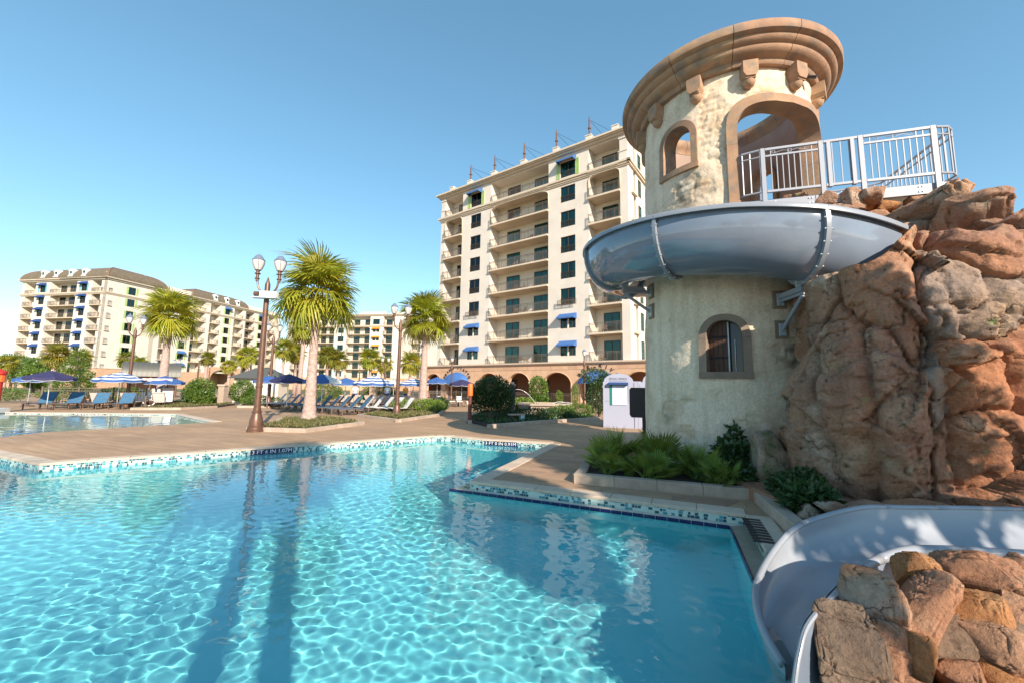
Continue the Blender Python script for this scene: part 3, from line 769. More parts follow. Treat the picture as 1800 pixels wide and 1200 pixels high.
def add_window(root, u, y, z, w_, h_, juliet=False, name='window', rot=0.0):
    o = link(name, win_frame(w_, h_, juliet), root, (u, y, z), (0, 0, rot))
    t = 0.075; pw = w_/2 - t - 0.04
    link('pane', pane_mesh(pw, h_ - 2*t), o, (t, 0.0, t)); link('pane', pane_mesh(pw, h_ - 2*t), o, (w_/2 + 0.04, 0.0, t))
    WINS[0] += 1
    link('curtain', curtain_mesh(w_, h_, WINS[0] * 7 % 5), o, (0, 0.0, 0))
    return o
def rail_mesh(w_, hgt=1.05, sp=0.125, ret=0.0):
    def f():
        mb = MB()
        mb.box(0, w_, -0.025, 0.025, hgt-0.05, hgt); mb.box(0, w_, -0.02, 0.02, hgt-0.2, hgt-0.17); mb.box(0, w_, -0.02, 0.02, 0.08, 0.12)
        n = max(2, int(w_ / sp))
        for i in range(n + 1):
            x = 0.02 + (w_ - 0.04) * i / n; t = 0.022 if i % 8 == 0 else 0.009
            mb.box(x-t, x+t, -t, t, 0, hgt-0.05)
        return mb.mesh('railing', M['rail'])
    return cached(('rail', round(w_, 2), hgt, sp), f)
def awning_mesh(w_, proj=0.85, drop=0.75, key='awning'):
    def f():
        mb = MB(); v = 0.16
        A = (-0.05, 0, drop + v); B = (w_ + 0.05, 0, drop + v); C = (w_ + 0.05, -proj, v); D = (-0.05, -proj, v)
        mb.add([A, B, C, D], [(3, 2, 1, 0)]); mb.add([D, C, (C[0], -proj, 0), (D[0], -proj, 0)], [(3, 2, 1, 0)])
        mb.add([A, D, (D[0], -proj, 0), (A[0], 0, 0)], [(0, 1, 2, 3)]); mb.add([B, C, (C[0], -proj, 0), (B[0], 0, 0)], [(3, 2, 1, 0)])
        return mb.mesh('awning', M[key])
    return cached(('awn', round(w_, 2), proj, drop, key), f)
def shutter_mesh(w_, h_, key):
    def f():
        mb = MB(); t = 0.05
        mb.box(0, t, -0.05, -0.005, 0, h_); mb.box(w_-t, w_, -0.05, -0.005, 0, h_); mb.box(t, w_-t, -0.05, -0.005, 0, 0.07); mb.box(t, w_-t, -0.05, -0.005, h_-0.07, h_); mb.box(t, w_-t, -0.05, -0.005, h_/2-0.03, h_/2+0.03)
        n = 14
        for i in range(n):
            z = 0.08 + (h_ - 0.16) * (i + 0.5) / n
            mb.box(t, w_-t, -0.032, -0.012, z-0.035, z+0.03)
        return mb.mesh('shutter', M[key])
    return cached(('shut', round(w_, 2), round(h_, 2), key), f)
def arch_spandrel(mb, u0_, u1_, zs, rise, ztop, y0, y1, n=20, mi=0):
    # fills the corners above a flattened arch, from springing zs up to ztop
    c = (u0_ + u1_) / 2; hw = (u1_ - u0_) / 2
    pts = []
    for i in range(n + 1):
        t = PI - PI * i / n
        cx_ = math.copysign(abs(math.cos(t)) ** 0.75, math.cos(t)); sx_ = abs(math.sin(t)) ** 0.75
        pts.append((c + hw * cx_, zs + rise * sx_))
    for i in range(n):
        a, b = pts[i], pts[i+1]
        v = [(a[0], y0, a[1]), (b[0], y0, b[1]), (b[0], y0, ztop), (a[0], y0, ztop), (a[0], y1, a[1]), (b[0], y1, b[1]), (b[0], y1, ztop), (a[0], y1, ztop)]
        mb.add(v, [(0, 1, 2, 3), (7, 6, 5, 4), (0, 4, 5, 1)], mi)
    return pts
CHAIRS = []
def facade(root, cols, L_, nf, z0, fh=3.03, top=3.4, depth=12.0, back0=0.0, back1=None, style=lambda c, k: {}, far=False, parapet=0.9, u_start=0.0, wallm='stucco', cornice=True, bdepth=1.7, detail=True):
    back1 = L_ if back1 is None else back1
    zs = z0 + nf * fh; zc = zs + top
    wall = MB(); inn = MB()
    u = u_start
    for ci, c in enumerate(cols):
        a, b = c[1], c[2]
        if a > u: wall.box(u, a, 0, bdepth, z0, zc)
        if c[0] == 'w':
            for k in range(nf + 1):
                zf = z0 + k * fh; st = style(ci, k)
                h_ = 1.25 if st.get('twin') else 1.9
                sill = 0.75 if st.get('twin') else 0.38
                if st.get('blank'): wall.box(a, b, 0, bdepth, zf, zf + (fh if k < nf else top)); continue
                wall.box(a, b, 0, bdepth, zf, zf + sill); wall.box(a, b, 0, bdepth, zf + sill + h_, zf + (fh if k < nf else top))
                if st.get('twin'):
                    ww = (b - a) * 0.46
                    wall.box(a + ww, b - ww, 0, bdepth, zf + sill, zf + sill + h_)
                    add_window(root, a, 0.16, zf + sill, ww, h_); add_window(root, b - ww, 0.16, zf + sill, ww, h_)
                    if st.get('awn'):
                        link('awning', awning_mesh(ww + 0.16, 0.8, 0.5, st['awn']), root, (a - 0.08, -0.003, zf + sill + h_ - 0.25)); link('awning', awning_mesh(ww + 0.16, 0.8, 0.5, st['awn']), root, (b - ww - 0.08, -0.003, zf + sill + h_ - 0.25))
                else:
                    add_window(root, a, 0.16, zf + sill, b - a, h_, juliet=st.get('juliet', False))
                    if st.get('awn'): link('awning', awning_mesh(b - a + 0.2, 0.9, 0.62, st['awn']), root, (a - 0.1, -0.003, zf + sill + h_ - 0.3))
                    if st.get('box'): link('window_balcony', rail_mesh(b - a + 0.5, 0.6), root, (a - 0.25, -0.3, zf + sill - 0.1))
                if st.get('shut'):
                    for su in (a - 0.50, b + 0.06): link('shutter', shutter_mesh(0.44, h_, st['shut']), root, (su, 0.0, zf + sill))
        elif c[0] == 'b':
            doors = c[3]; o_ = c[4] if len(c) > 4 else {}
            k0 = o_.get('from', 0)
            if k0: wall.box(a, b, 0, bdepth, z0, z0 + k0 * fh)
            for k in range(k0, nf + 1):
                zf = z0 + k * fh
                if k > 0:
                    sl_ = MB(); sl_.box(a - 0.03, b + 0.03, -0.32, bdepth, zf - 0.2, zf - 0.003)
                    so_ = sl_.build('balcony', M['stucco_trim'], root)
                else: so_ = root
                link('railing', rail_mesh(b - a - 0.06), so_, (a + 0.03, -0.26 if k < nf else -0.1, zf))
                for (d0, d1) in doors: add_window(root, d0, bdepth - 0.07, zf + 0.02, d1 - d0, 2.3, name='balcony_door')
                if o_.get('side'): add_window(root, b - 0.005, 0.5, zf + 0.02, 0.9, 2.3, name='balcony_door', rot=PI/2)
                if detail: CHAIRS.append((root, (a + b) / 2 + random.uniform(-0.8, 0.8), 0.75, zf, len(doors)))
            if o_.get('arch', True):
                pts = arch_spandrel(wall, a, b, zs - 1.15, 0.85, zs - 0.15, 0.0, 0.35)
                tr = MB(); path = [(p[0], -0.04, p[1]) for p in pts]
                if detail: tr.tube([(a, -0.04, zs - 3.0)] + path + [(b, -0.04, zs - 3.0)], 0.07, 6); tr.build('arch_moulding', M['stucco_trim'], root, smooth=True)
            wall.box(a, b, 0, bdepth, zs - 0.15, zs); wall.box(a, b, 0, bdepth, zc - 0.55, zc)
            inn.box(a, b, bdepth - 0.012, bdepth - 0.002, z0 + k0 * fh, zc - 0.4)
        u = b
    if u < L_: wall.box(u, L_, 0, bdepth, z0, zc)
    wall.box(back0, back1, bdepth, depth, z0, zc)
    wall.build('wall', M[wallm], root)
    if inn.v: inn.build('balcony_back_wall', M['stucco_in'], root)
    tr = MB()
    tr.box(u_start - 0.35, L_ + 0.35, -0.35, -0.02, zs - 0.12, zs + 0.10); tr.box(u_start - 0.22, L_ + 0.22, -0.22, -0.01, zs - 0.34, zs - 0.12); tr.box(u_start - 0.1, L_ + 0.1, -0.12, -0.005, zs - 0.5, zs - 0.34)
    tr.build('string_course', M['stucco_trim'], root)
    if cornice:
        tr = MB()
        tr.box(u_start - 0.65, L_ + 0.65, -0.65, depth, zc + 0.02, zc + 0.22); tr.box(u_start - 0.5, L_ + 0.5, -0.5, depth, zc - 0.12, zc + 0.02); tr.box(u_start - 0.3, L_ + 0.3, -0.3, 0.4, zc - 0.35, zc - 0.12)
        tr.build('cornice', M['stucco_trim'], root)
        if parapet:
            pp = MB(); x = u_start
            pp.box(u_start - 0.1, L_ + 0.1, 0.4, 0.7, zc + 0.22, zc + 0.22 + parapet)
            pp.build('parapet', M['stucco'], root)
    return zs, zc

def frame(P0, P1):
    d = Vector((P1[0] - P0[0], P1[1] - P0[1])); return d.length, math.atan2(d.y, d.x)

# ---- main hotel block
L_, az = frame((-10.52, 56.26), (11.96, 40.13))
root = thing('hotel_building', 'tall cream hotel block with blue awnings above a terracotta arcade', 'hotel', (-10.52, 56.26, 0), az)
Z0 = 4.45
def st_main(ci, k):
    if k == 7: return dict(awn='awning', shut='shutter_green', juliet=True)
    if k in (0, 1): return dict(twin=True, awn='awning')
    return dict(juliet=True, box=(k == 2))
cols = [('b', 0.78, 4.15, [(1.9, 3.4)]), ('w', 5.68, 7.52), ('b', 9.27, 18.0, [(10.8, 12.8), (15.05, 17.05)]), ('w', 19.62, 21.52), ('b', 23.2, 26.8, [(24.15, 25.95)], {'side': False})]
zs, zc = facade(root, cols, 27.67, 7, Z0, style=st_main, depth=15.0, back0=2.3, back1=26.3, parapet=0)
# right-hand end wall with its own openings
sw = MB(); sw.box(27.655, 27.67, 2.6, 15, Z0, zc - 0.4); sw.build('end_wall', M['stucco'], root)
sw = MB(); sw.box(26.3, 27.66, 2.4, 15.0, Z0, zc); sw.build('end_block', M['stucco'], root)
tr = MB(); tr.box(27.67, 28.02, -0.35, 15, zs - 0.12, zs + 0.10); tr.box(27.67, 27.89, -0.22, 15, zs - 0.34, zs - 0.12); tr.build('string_course', M['stucco_trim'], root)
for k in range(0, 8):
    add_window(root, 27.672, 3.2, Z0 + k * 3.03 + 0.4, 0.9, 1.9, name='window', rot=PI/2)
    sl_ = MB(); sl_.box(26.9, 27.95, 0.9, 2.3, Z0 + k*3.03 - 0.2, Z0 + k*3.03 - 0.004); sl_.build('balcony', M['stucco_trim'], root)
# corner piers of the top loggia
for x in (0.0, 26.75):
    tr = MB(); tr.box(x - 0.02, x + 0.85, -0.08, 0.8, zs + 0.1, zs + 1.15); tr.box(x - 0.08, x + 0.92, -0.14, 0.86, zs + 1.15, zs + 1.25); tr.build('loggia_pier', M['stucco'], root)
    tr = MB(); tr.box(x - 0.06, x + 0.9, -0.1, 0.84, zc - 0.75, zc - 0.35); tr.build('pier_capital', M['stucco'], root)
# roof edge pedestals with masts and guy wires
for i, x in enumerate((2.1, 5.4, 9.65, 14.4, 19.05, 23.3, 26.4)):
    pm = MB(); pm.box(x - 0.34, x + 0.34, -0.28, 0.5, zc + 0.22, zc + 0.85); pm.box(x - 0.4, x + 0.4, -0.34, 0.56, zc + 0.85, zc + 0.95)
    po = pm.build('pedestal', M['stucco'], root)
    if 0 < i < 6:
        mm = MB(); mm.tube([(x, 0.1, zc + 0.95), (x, 0.1, zc + 3.0)], 0.11, 8); mm.tube([(x, 0.1, zc + 3.0), (x, 0.1, zc + 3.4)], [0.09, 0.05], 8); mm.tube([(x, 0.1, zc + 1.9), (x, 0.1, zc + 2.0)], 0.2, 8)
        mo = mm.build('mast', M['mast'], po)
        wm_ = MB(); wm_.tube([(x, 0.1, zc + 3.0), (x + 3.0, 6, zc + 2.2)], 0.025, 4); wm_.tube([(x, 0.1, zc + 2.9), (x + 1.8, 3, zc + 0.6)], 0.025, 4)
        wm_.build('guy_wire', M['navy_metal'], po)
mb = MB(); mb.box(0.3, 27.4, 0.1, 0.6, zc + 0.22, zc + 0.62); mb.box(-0.2, 0.1, 0.1, 15, zc + 0.22, zc + 0.5); mb.build('roof_edge', M['navy_metal'], root)

# arcade podium
AF = -1.3
ARCH = [(0.9, 1.55), (5.2, 2.0), (10.5, 1.6), (14.9, 1.55), (19.9, 1.75), (24.6, 1.95), (28.9, 1.6)]
aw = MB(); xl = -2.0; XR = 31.0
ZSP = 2.0
for (c, hw) in ARCH:
    aw.box(xl, c - hw, AF, AF + 0.6, 0, 4.15)
    n = 18; pts = [(c + hw * math.cos(PI - PI*i/n), ZSP + 1.35 * math.sin(PI*i/n)) for i in range(n+1)]
    for i in range(n):
        a, b = pts[i], pts[i+1]
        v = [(a[0], AF, a[1]), (b[0], AF, b[1]), (b[0], AF, 4.15), (a[0], AF, 4.15), (a[0], AF+0.6, a[1]), (b[0], AF+0.6, b[1]), (b[0], AF+0.6, 4.15), (a[0], AF+0.6, 4.15)]
        aw.add(v, [(0, 1, 2, 3), (7, 6, 5, 4), (0, 4, 5, 1)])
    am = MB(); am.tube([(c - hw, AF - 0.02, 0.2), (c - hw, AF - 0.02, ZSP)] + [(p[0], AF - 0.02, p[1]) for p in pts] + [(c + hw, AF - 0.02, ZSP), (c + hw, AF - 0.02, 0.2)], 0.06, 6)
    am.build('arch_moulding', M['arcade'], root, smooth=True)
    xl = c + hw
aw.box(xl, XR, AF, AF + 0.6, 0, 4.15)
aw.build('arcade_wall', M['arcade'], root)
ac = MB(); ac.box(-2.25, XR, AF - 0.28, 0.05, 4.29, 4.44); ac.box(-2.1, XR, AF - 0.14, 0.0, 4.15, 4.29); ac.build('arcade_cornice', M['coping'], root)
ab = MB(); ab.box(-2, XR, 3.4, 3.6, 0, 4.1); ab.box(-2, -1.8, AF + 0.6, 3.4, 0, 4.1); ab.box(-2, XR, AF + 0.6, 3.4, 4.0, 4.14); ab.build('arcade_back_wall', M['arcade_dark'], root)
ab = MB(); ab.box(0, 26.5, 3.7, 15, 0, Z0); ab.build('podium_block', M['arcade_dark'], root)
# facing blocks above and between the arches
rr = random.Random(4)
for row, (za, zb) in enumerate(((3.62, 4.13),)):
    x = -1.98 + row * 0.3
    while x < 29:
        w_ = rr.choice((0.95, 1.1, 1.25))
        MB().box(x + 0.008, x + w_ - 0.008, AF - 0.03, AF - 0.004, za, zb).build('stone_block', M['arcade'], root)
        x += w_
edges = [-2.0] + sum([[c - hw - 0.06, c + hw + 0.06] for c, hw in ARCH], []) + [XR]
for i in range(0, len(edges), 2):
    a, b = edges[i], edges[i+1]
    if b - a < 0.25 or i + 1 >= len(edges): continue
    for (za, zb) in ((0.05, 0.62), (0.63, 1.2), (1.21, 1.78)):
        k = 1 if b - a < 1.2 else 2
        for j in range(k): MB().box(a + (b-a)*j/k + 0.008, a + (b-a)*(j+1)/k - 0.008, AF - 0.03, AF - 0.004, za, zb).build('stone_block', M['arcade'], root)
# doors inside the arcade
for (x0, x1) in ((1.5, 3.0), (9.6, 11.4), (14.6, 16.2), (20.2, 21.6), (23.7, 25.5)):
    MB().box(x0, x1, 3.34, 3.395, 0, 2.7).build('arcade_door', M['bronze'], root)
# domed awnings and lettering over two arches
def dome_awning(c, hw):
    mb = MB(); n = 16; rows = 5; v = []; f = []
    for i in range(n + 1):
        t = PI * i / n
        for j in range(rows + 1):
            q = (PI / 2) * j / rows
            v.append((c + hw * math.cos(t) * math.cos(q * 0.0 + 0) * (1 - 0.0), AF - 0.05 - 1.0 * math.sin(q) * (0.35 + 0.65 * math.sin(t)), 2.15 + 1.35 * math.sin(t) * math.cos(q)))
    for i in range(n):
        for j in range(rows): f.append((i*(rows+1)+j, (i+1)*(rows+1)+j, (i+1)*(rows+1)+j+1, i*(rows+1)+j+1))
    mb.add(v, f)
    return mb.build('dome_awning', M['awning'], root, smooth=True)
dome_awning(5.2, 2.05); dome_awning(24.6, 2.0)
def arc_text(s, c, rad, zc_, a0, a1, size):
    n = len(s)
    for i, ch in enumerate(s):
        if ch == ' ': continue
        t = R(a0 + (a1 - a0) * i / (n - 1))
        o = text_obj('letter', ch, size, M['letter'], root, 0.03)
        o.location = (c + rad * math.cos(t), AF - 0.06, zc_ + rad * 0.82 * math.sin(t)); o.rotation_euler = (PI/2, -(t - PI/2) * 0.85, 0)
arc_text('PRIMO PIATTO', 5.2, 2.3, 2.15, 158, 22, 0.52)
arc_text('BAR RIVA', 24.6, 2.25, 2.15, 150, 30, 0.52)

# ---- left hotel block (front, end wall and long wing share one mass)
L2, az2 = frame((-122.4, 98.5), (-96.3, 93.6))
root = thing('hotel_building', 'cream hotel with curved shingle mansard, dormers and navy awnings', 'hotel', (-122.4, 98.5, 0), az2)
Z2 = 4.75
def st_left(ci, k):
    if k == 6: return dict(awn='awning_navy', shut='shutter_teal')
    if k == 0: return dict(twin=True, awn='awning_navy')
    return dict(awn='awning_navy', juliet=True)
cols = [('b', 1.1, 4.4, [(2.9, 4.2)]), ('w', 5.8, 7.55), ('b', 9.2, 17.35, [(9.9, 11.65), (12.9, 14.7)]), ('w', 18.75, 20.5), ('b', 22.1, 25.6, [(22.4, 24.0)])]
zs2, zc2 = facade(root, cols, 26.56, 6, Z2, fh=3.0, top=3.4, style=st_left, depth=12.2, back0=3.4, back1=25.2, far=True, parapet=0, detail=False)
base = MB(); 
for (a, b) in ((-0.3, 1.2), (3.6, 5.2), (8.2, 9.8), (12.6, 14.2), (17.0, 18.6), (21.4, 26.7)): base.box(a, b, -0.25, 0.5, 0, Z2)
for (a, b) in ((1.2, 3.6), (5.2, 8.2), (9.8, 12.6), (14.2, 17.0), (18.6, 21.4)): arch_spandrel(base, a, b, 2.6, 1.2, Z2, -0.25, 0.5)
base.box(-0.3, 26.7, 1.8, 12, 0, Z2); base.box(26.0, 26.8, 0.5, 12, 0, Z2)
base.build('arcade_wall', M['arcade'], root)
tr = MB(); tr.box(-0.5, 26.9, -0.42, 12, Z2 - 0.02, Z2 + 0.16); tr.build('arcade_cornice', M['coping'], root)
def mansard(root_, x0, x1, y0, y1, z, hgt, inset, n=8, ridge=True):
    mb = MB(); v = []; f = []
    for i in range(n + 1):
        t = (PI / 2) * i / n * 0.93; ii = inset * (1 - math.cos(t)); zz = z + hgt * math.sin(t)
        v += [(x0+ii, y0+ii, zz), (x1-ii, y0+ii, zz), (x1-ii, y1-ii, zz), (x0+ii, y1-ii, zz)]
    for i in range(n):
        for j in range(4): f.append((4*i+j, 4*i+(j+1) % 4, 4*(i+1)+(j+1) % 4, 4*(i+1)+j))
    f.append((4*n, 4*n+1, 4*n+2, 4*n+3)); mb.add(v, f)
    ro = mb.build('roof', M['roof'], root_)
    a, b, c_, d_ = v[-4:]
    rm = MB()
    for p, q in ((a, b), (b, c_), (c_, d_), (d_, a)): rm.tube([p, q], 0.22, 6)
    for k in range(4): rm.tube([v[4*i+k] for i in range(n+1)], 0.12, 6)
    rm.build('ridge_cap', M['ridge'], ro)
    return ro
ro = mansard(root, -0.4, 27.0, -0.4, 13.6, zc2 + 0.22, 3.2, 4.2)
def dormer(root_, x, y, z, ry=0.0, s=1.0):
    mb = MB(); mb.box(-0.6*s, 0.6*s, -0.55, 1.6, 0, 1.25*s)
    n = 10; pl = [(-0.62*s, 1.25*s)] + [(0.62*s*math.cos(PI - PI*i/n), 1.25*s + 0.5*s*math.sin(PI*i/n)) for i in range(1, n)] + [(0.62*s, 1.25*s)]
    mb.prism(pl, -0.62, 1.6, 0, 'y'); mb.box(-0.75*s, 0.75*s, -0.68, -0.5, -0.15, 0.02); mb.box(-0.78*s, 0.78*s, -0.66, -0.52, 1.2*s, 1.32*s)
    o = mb.build('dormer', M['white'], root_, loc=(x, y, z), rot=(0, 0, ry), fixn=True)
    m2 = MB(); m2.tube([(0, -0.63, 0.85*s), (0, -0.58, 0.85*s)], 0.33*s, 12); m2.build('dormer_window', M['glass'], o)
for x in (6.7, 10.8, 15.4, 19.5): dormer(root, x, 0.25, zc2 + 0.75)
# end wall and wing, local frame turned a quarter
wing = thing('hotel_building', 'long cream hotel wing with green shutters running back from the mansard block', 'hotel', (-96.3, 93.6, 0), az2 + PI/2 - PI/2 + R(90))
def st_end(ci, k):
    if ci == 1: return dict(shut='shutter_green')
    if ci == 3: return dict(shut='shutter_green', **({'awn': 'awning'} if k in (0, 1, 6) else {}), **({'twin': True} if k == 0 else {}))
    if ci in (6, 9): return dict(shut='shutter_green', **({'awn': 'awning'} if k == 6 else {}))
    return {}
cols = [('b', 0.35, 1.15, [], {'arch': False}), ('w', 4.6, 6.3), ('b', 13.0, 15.0, [(13.1, 14.2)], {'arch': False}), ('w', 18.3, 20.1), ('b', 21.5, 25.4, [(21.8, 23.6)], {'arch': False}),
        ('b', 27.0, 30.1, [(27.4, 28.6)]), ('w', 32.0, 33.7), ('b', 35.3, 38.6, [(35.6, 36.9)]), ('b', 39.7, 43.3, [(39.9, 41.0), (41.8, 42.9)]), ('w', 45.3, 46.8), ('b', 49.4, 52.2, [(49.6, 50.9)])]
facade(wing, cols, 55.0, 6, Z2, fh=3.0, top=3.4, style=st_end, depth=14, back0=12.6, far=True, parapet=1.3, detail=False)
shade_strip = MB(); shade_strip.box(10.6, 11.6, -0.012, -0.004, Z2, zc2 - 0.5, 0); shade_strip.build('recess_strip', M['stucco_grey'], wing)  # flat grey strip: a recess's shade laid on the wall as colour
base = MB(); base.box(0, 28.3, -0.25, 8, 0, Z2 - 0.02); base.box(37.7, 55, -0.25, 8, 0, Z2 - 0.02)
arch_spandrel(base, 28.3, 37.7, 2.2, 3.6, 6.6, -0.6, 0.6); base.box(27.2, 28.3, -0.6, 0.5, 0, 6.6); base.box(37.7, 38.9, -0.6, 0.5, 0, 6.6); base.box(28.3, 37.7, 6.5, 7, 0, 6)
base.build('arcade_wall', M['arcade'], wing)
mansard(wing, 20.8, 40.2, -0.4, 12, zc2 + 0.25, 2.9, 3.6)
for x in (28.0, 32.0, 36.0): dormer(wing, x, 0.2, zc2 + 0.6)

# ---- corner pavilion with a small dome
cp = thing('hotel_building', 'plain cream corner pavilion with a small shingle dome', 'hotel', (-84.5, 150.5, 0), R(-22))
mb = MB(); mb.box(0, 17, 0, 12, 0, 26); mb.build('wall', M['stucco'], cp)
tr = MB(); tr.box(-0.4, 17.4, -0.5, 12, 26, 26.4); tr.build('cornice', M['stucco_trim'], cp)
for k in (4, 5, 6): add_window(cp, 8.2, -0.08, 4.6 + k * 3.03, 1.8, 1.6)
dr = MB(); v = []; prof = [(6.2, 26.4), (5.6, 28.0), (4.4, 29.8), (2.9, 31.2), (2.2, 31.8)]
dr.lathe(prof, 4, (3.5, 5.5), a0=PI/4, a1=PI/4 + 2*PI)
ro = dr.build('roof', M['roof'], cp)
dm = MB(); dm.lathe([(2.3, 31.7), (2.3, 32.3), (1.9, 33.2), (1.1, 34.0), (0.3, 34.4), (0.0, 34.5)], 14, (3.5, 5.5)); dm.build('dome', M['roof'], ro, smooth=True)
dormer(cp, 4.2, 0.6, 27.2, 0, 1.3)

# ---- centre block
L3, az3 = frame((-68.5, 140.4), (-39.4, 136.9))
ux = Vector((math.cos(az3), math.sin(az3))) * -11.0
root = thing('hotel_building', 'cream hotel at the far end with orange awnings and pale blue shutters', 'hotel', (-68.5 + ux.x, 140.4 + ux.y, 0), az3)
def st_c(ci, k):
    if ci == 2: return dict(shut='shutter_pale')
    if ci == 4: return dict(shut='shutter_pale') if k == 6 else dict(twin=True, awn='awning_orange')
    return {}
o11 = 11.0
cols = [('b', o11-9.5, o11-5.9, [(o11-9.1, o11-7.3)]), ('b', o11+0.0, o11+6.3, [(o11+0.5, o11+2.4), (o11+3.6, o11+5.6)]), ('w', o11+7.7, o11+9.8), ('b', o11+11.1, o11+19.4, [(o11+12.8, o11+14.9), (o11+16.8, o11+19.0)]), ('w', o11+20.4, o11+22.8), ('b', o11+24.2, o11+27.6, [(o11+24.6, o11+26.6)])]
zsc, zcc = facade(root, cols, o11 + 31.3, 6, 4.3, fh=2.98, top=3.7, style=st_c, depth=12, far=True, parapet=0.0, detail=False)
pp = MB()
for (a, b) in ((0, 8), (o11+3, o11+12), (o11+15.5, o11+25), (o11+28, o11+31.3)): pp.box(a, b, 0.2, 0.6, zcc + 0.22, zcc + 1.1)
pp.build('parapet', M['stucco'], root)
for (a, b) in ((8, o11+3), (o11+12, o11+15.5), (o11+25, o11+28)): link('railing', rail_mesh(b - a, 1.05, 0.3), root, (a, 0.4, zcc + 0.22))
base = MB(); base.box(0, 42.3, -0.2, 8, 0, 4.28); base.build('arcade_wall', M['arcade'], root)

# ---- side block between centre and main
root = thing('hotel_building', 'narrow cream hotel wing seen behind the second palm', 'hotel', (-37.0, 139.0, 0), R(-24))
def st_s(ci, k): return dict(awn='awning_navy')
cols = [('b', 2.3, 6.2, [(4.6, 5.8)]), ('w', 7.3, 8.6), ('b', 14.2, 18.0, [(16.2, 17.6)]), ('b', 21.5, 25.0, [(22.5, 24.0)])]
facade(root, cols, 26.0, 6, 4.3, fh=2.98, top=3.6, style=st_s, depth=10, far=True, parapet=0.9, detail=False)
base = MB(); base.box(0, 26, -0.2, 8, 0, 4.28); base.build('arcade_wall', M['arcade'], root)
sh = MB(); sh.box(-1.4, -0.0, 1.5, 9, 0, 25); sh.build('recess_strip', M['stucco_grey'], root)

# ---- balcony chairs of the main block
def chair_mesh():
    mb = MB()
    for x in (-0.26, 0.22):
        for y in (-0.26, 0.22): mb.box(x, x+0.04, y, y+0.04, 0, 0.42)
        mb.box(x, x+0.04, 0.2, 0.24, 0.42, 0.95); mb.box(x, x+0.04, -0.26, 0.22, 0.62, 0.66)
    mb.box(-0.26, 0.26, -0.26, 0.24, 0.40, 0.44)
    for i in range(4): mb.box(-0.22, 0.22, 0.2, 0.225, 0.50+i*0.12, 0.57+i*0.12)
    return mb.mesh('balcony_chair', M['frame_brown'])
cm = chair_mesh()
n = 0
for (rt_, x, y, z, nd) in CHAIRS:
    if rt_.name != 'hotel_building' or random.random() < 0.2: continue
    for dx in (-0.5, 0.6) if nd > 1 else (0.0,):
        p = rt_.matrix_basis @ Vector((x + dx, y, z))
        o = link('balcony_chair', cm, None, p, (0, 0, rt_.rotation_euler.z + random.uniform(-0.9, 0.9)))
        tag(o, 'brown slatted chair out on a balcony of the tall hotel', 'chair', 'balcony chairs of the tall hotel')
# ------------------------------------------------------------------ rocks
def boulder(name, loc, sx, sy, sz, rz, m_, parent, seed, sub=5, block=0.7, facets=9, rough=0.11, tilt=(0, 0), crack=0.05, fine=0.035, vst=1.0, rnd=0.35, dl=(0.55, 0.92)):
    bm = bmesh.new(); bmesh.ops.create_icosphere(bm, subdivisions=sub, radius=1.0)
    v = np.array([q.co[:] for q in bm.verts]); f = np.array([[q.index for q in p.verts] for p in bm.faces]); bm.free()
    rg_ = np.random.default_rng(seed)
    n0 = v.copy()
    p = np.sign(v) * np.abs(v) ** block
    p /= np.maximum(np.linalg.norm(p, axis=1, keepdims=True) ** rnd, 1e-6)
    for i in range(facets):
        n_ = rg_.normal(size=3); n_ /= np.linalg.norm(n_)
        dlim = rg_.uniform(*dl); e = p @ n_ - dlim
        p = p - np.where(e > 0, e * 0.94, 0)[:, None] * n_
    S_ = np.array([sx, sy, sz])
    q = p * S_
    qn = q * np.array([1, 1, vst])
    sc = 1.0 / max(0.16, (sx * sy * sz) ** (1/3))
    k = (sx * sy * sz) ** (1/3)
    d = rough * k * fbm(qn * sc * 1.3 + seed * 3.1, 5, seed, 0.55)
    d += fine * k * fbm(qn * sc * 6.0 + seed, 4, seed + 5, 0.6)
    rd = 1 - np.abs(fbm(qn * sc * 1.6 + seed * 1.7, 3, seed + 9)) * 2
    d -= crack * k * np.clip((rd - 0.86) / 0.14, 0, 1)
    nn = n0 / S_; nn /= np.linalg.norm(nn, axis=1, keepdims=True)
    q = q + nn * d[:, None]
    Rm = np.array((Euler((R(tilt[0]), R(tilt[1]), R(rz)), 'XYZ').to_matrix()))
    q = q @ Rm.T
    me = np_mesh(name, q, f, M['rock_' + m_], smooth=True)
    return link(name, me, parent, loc)
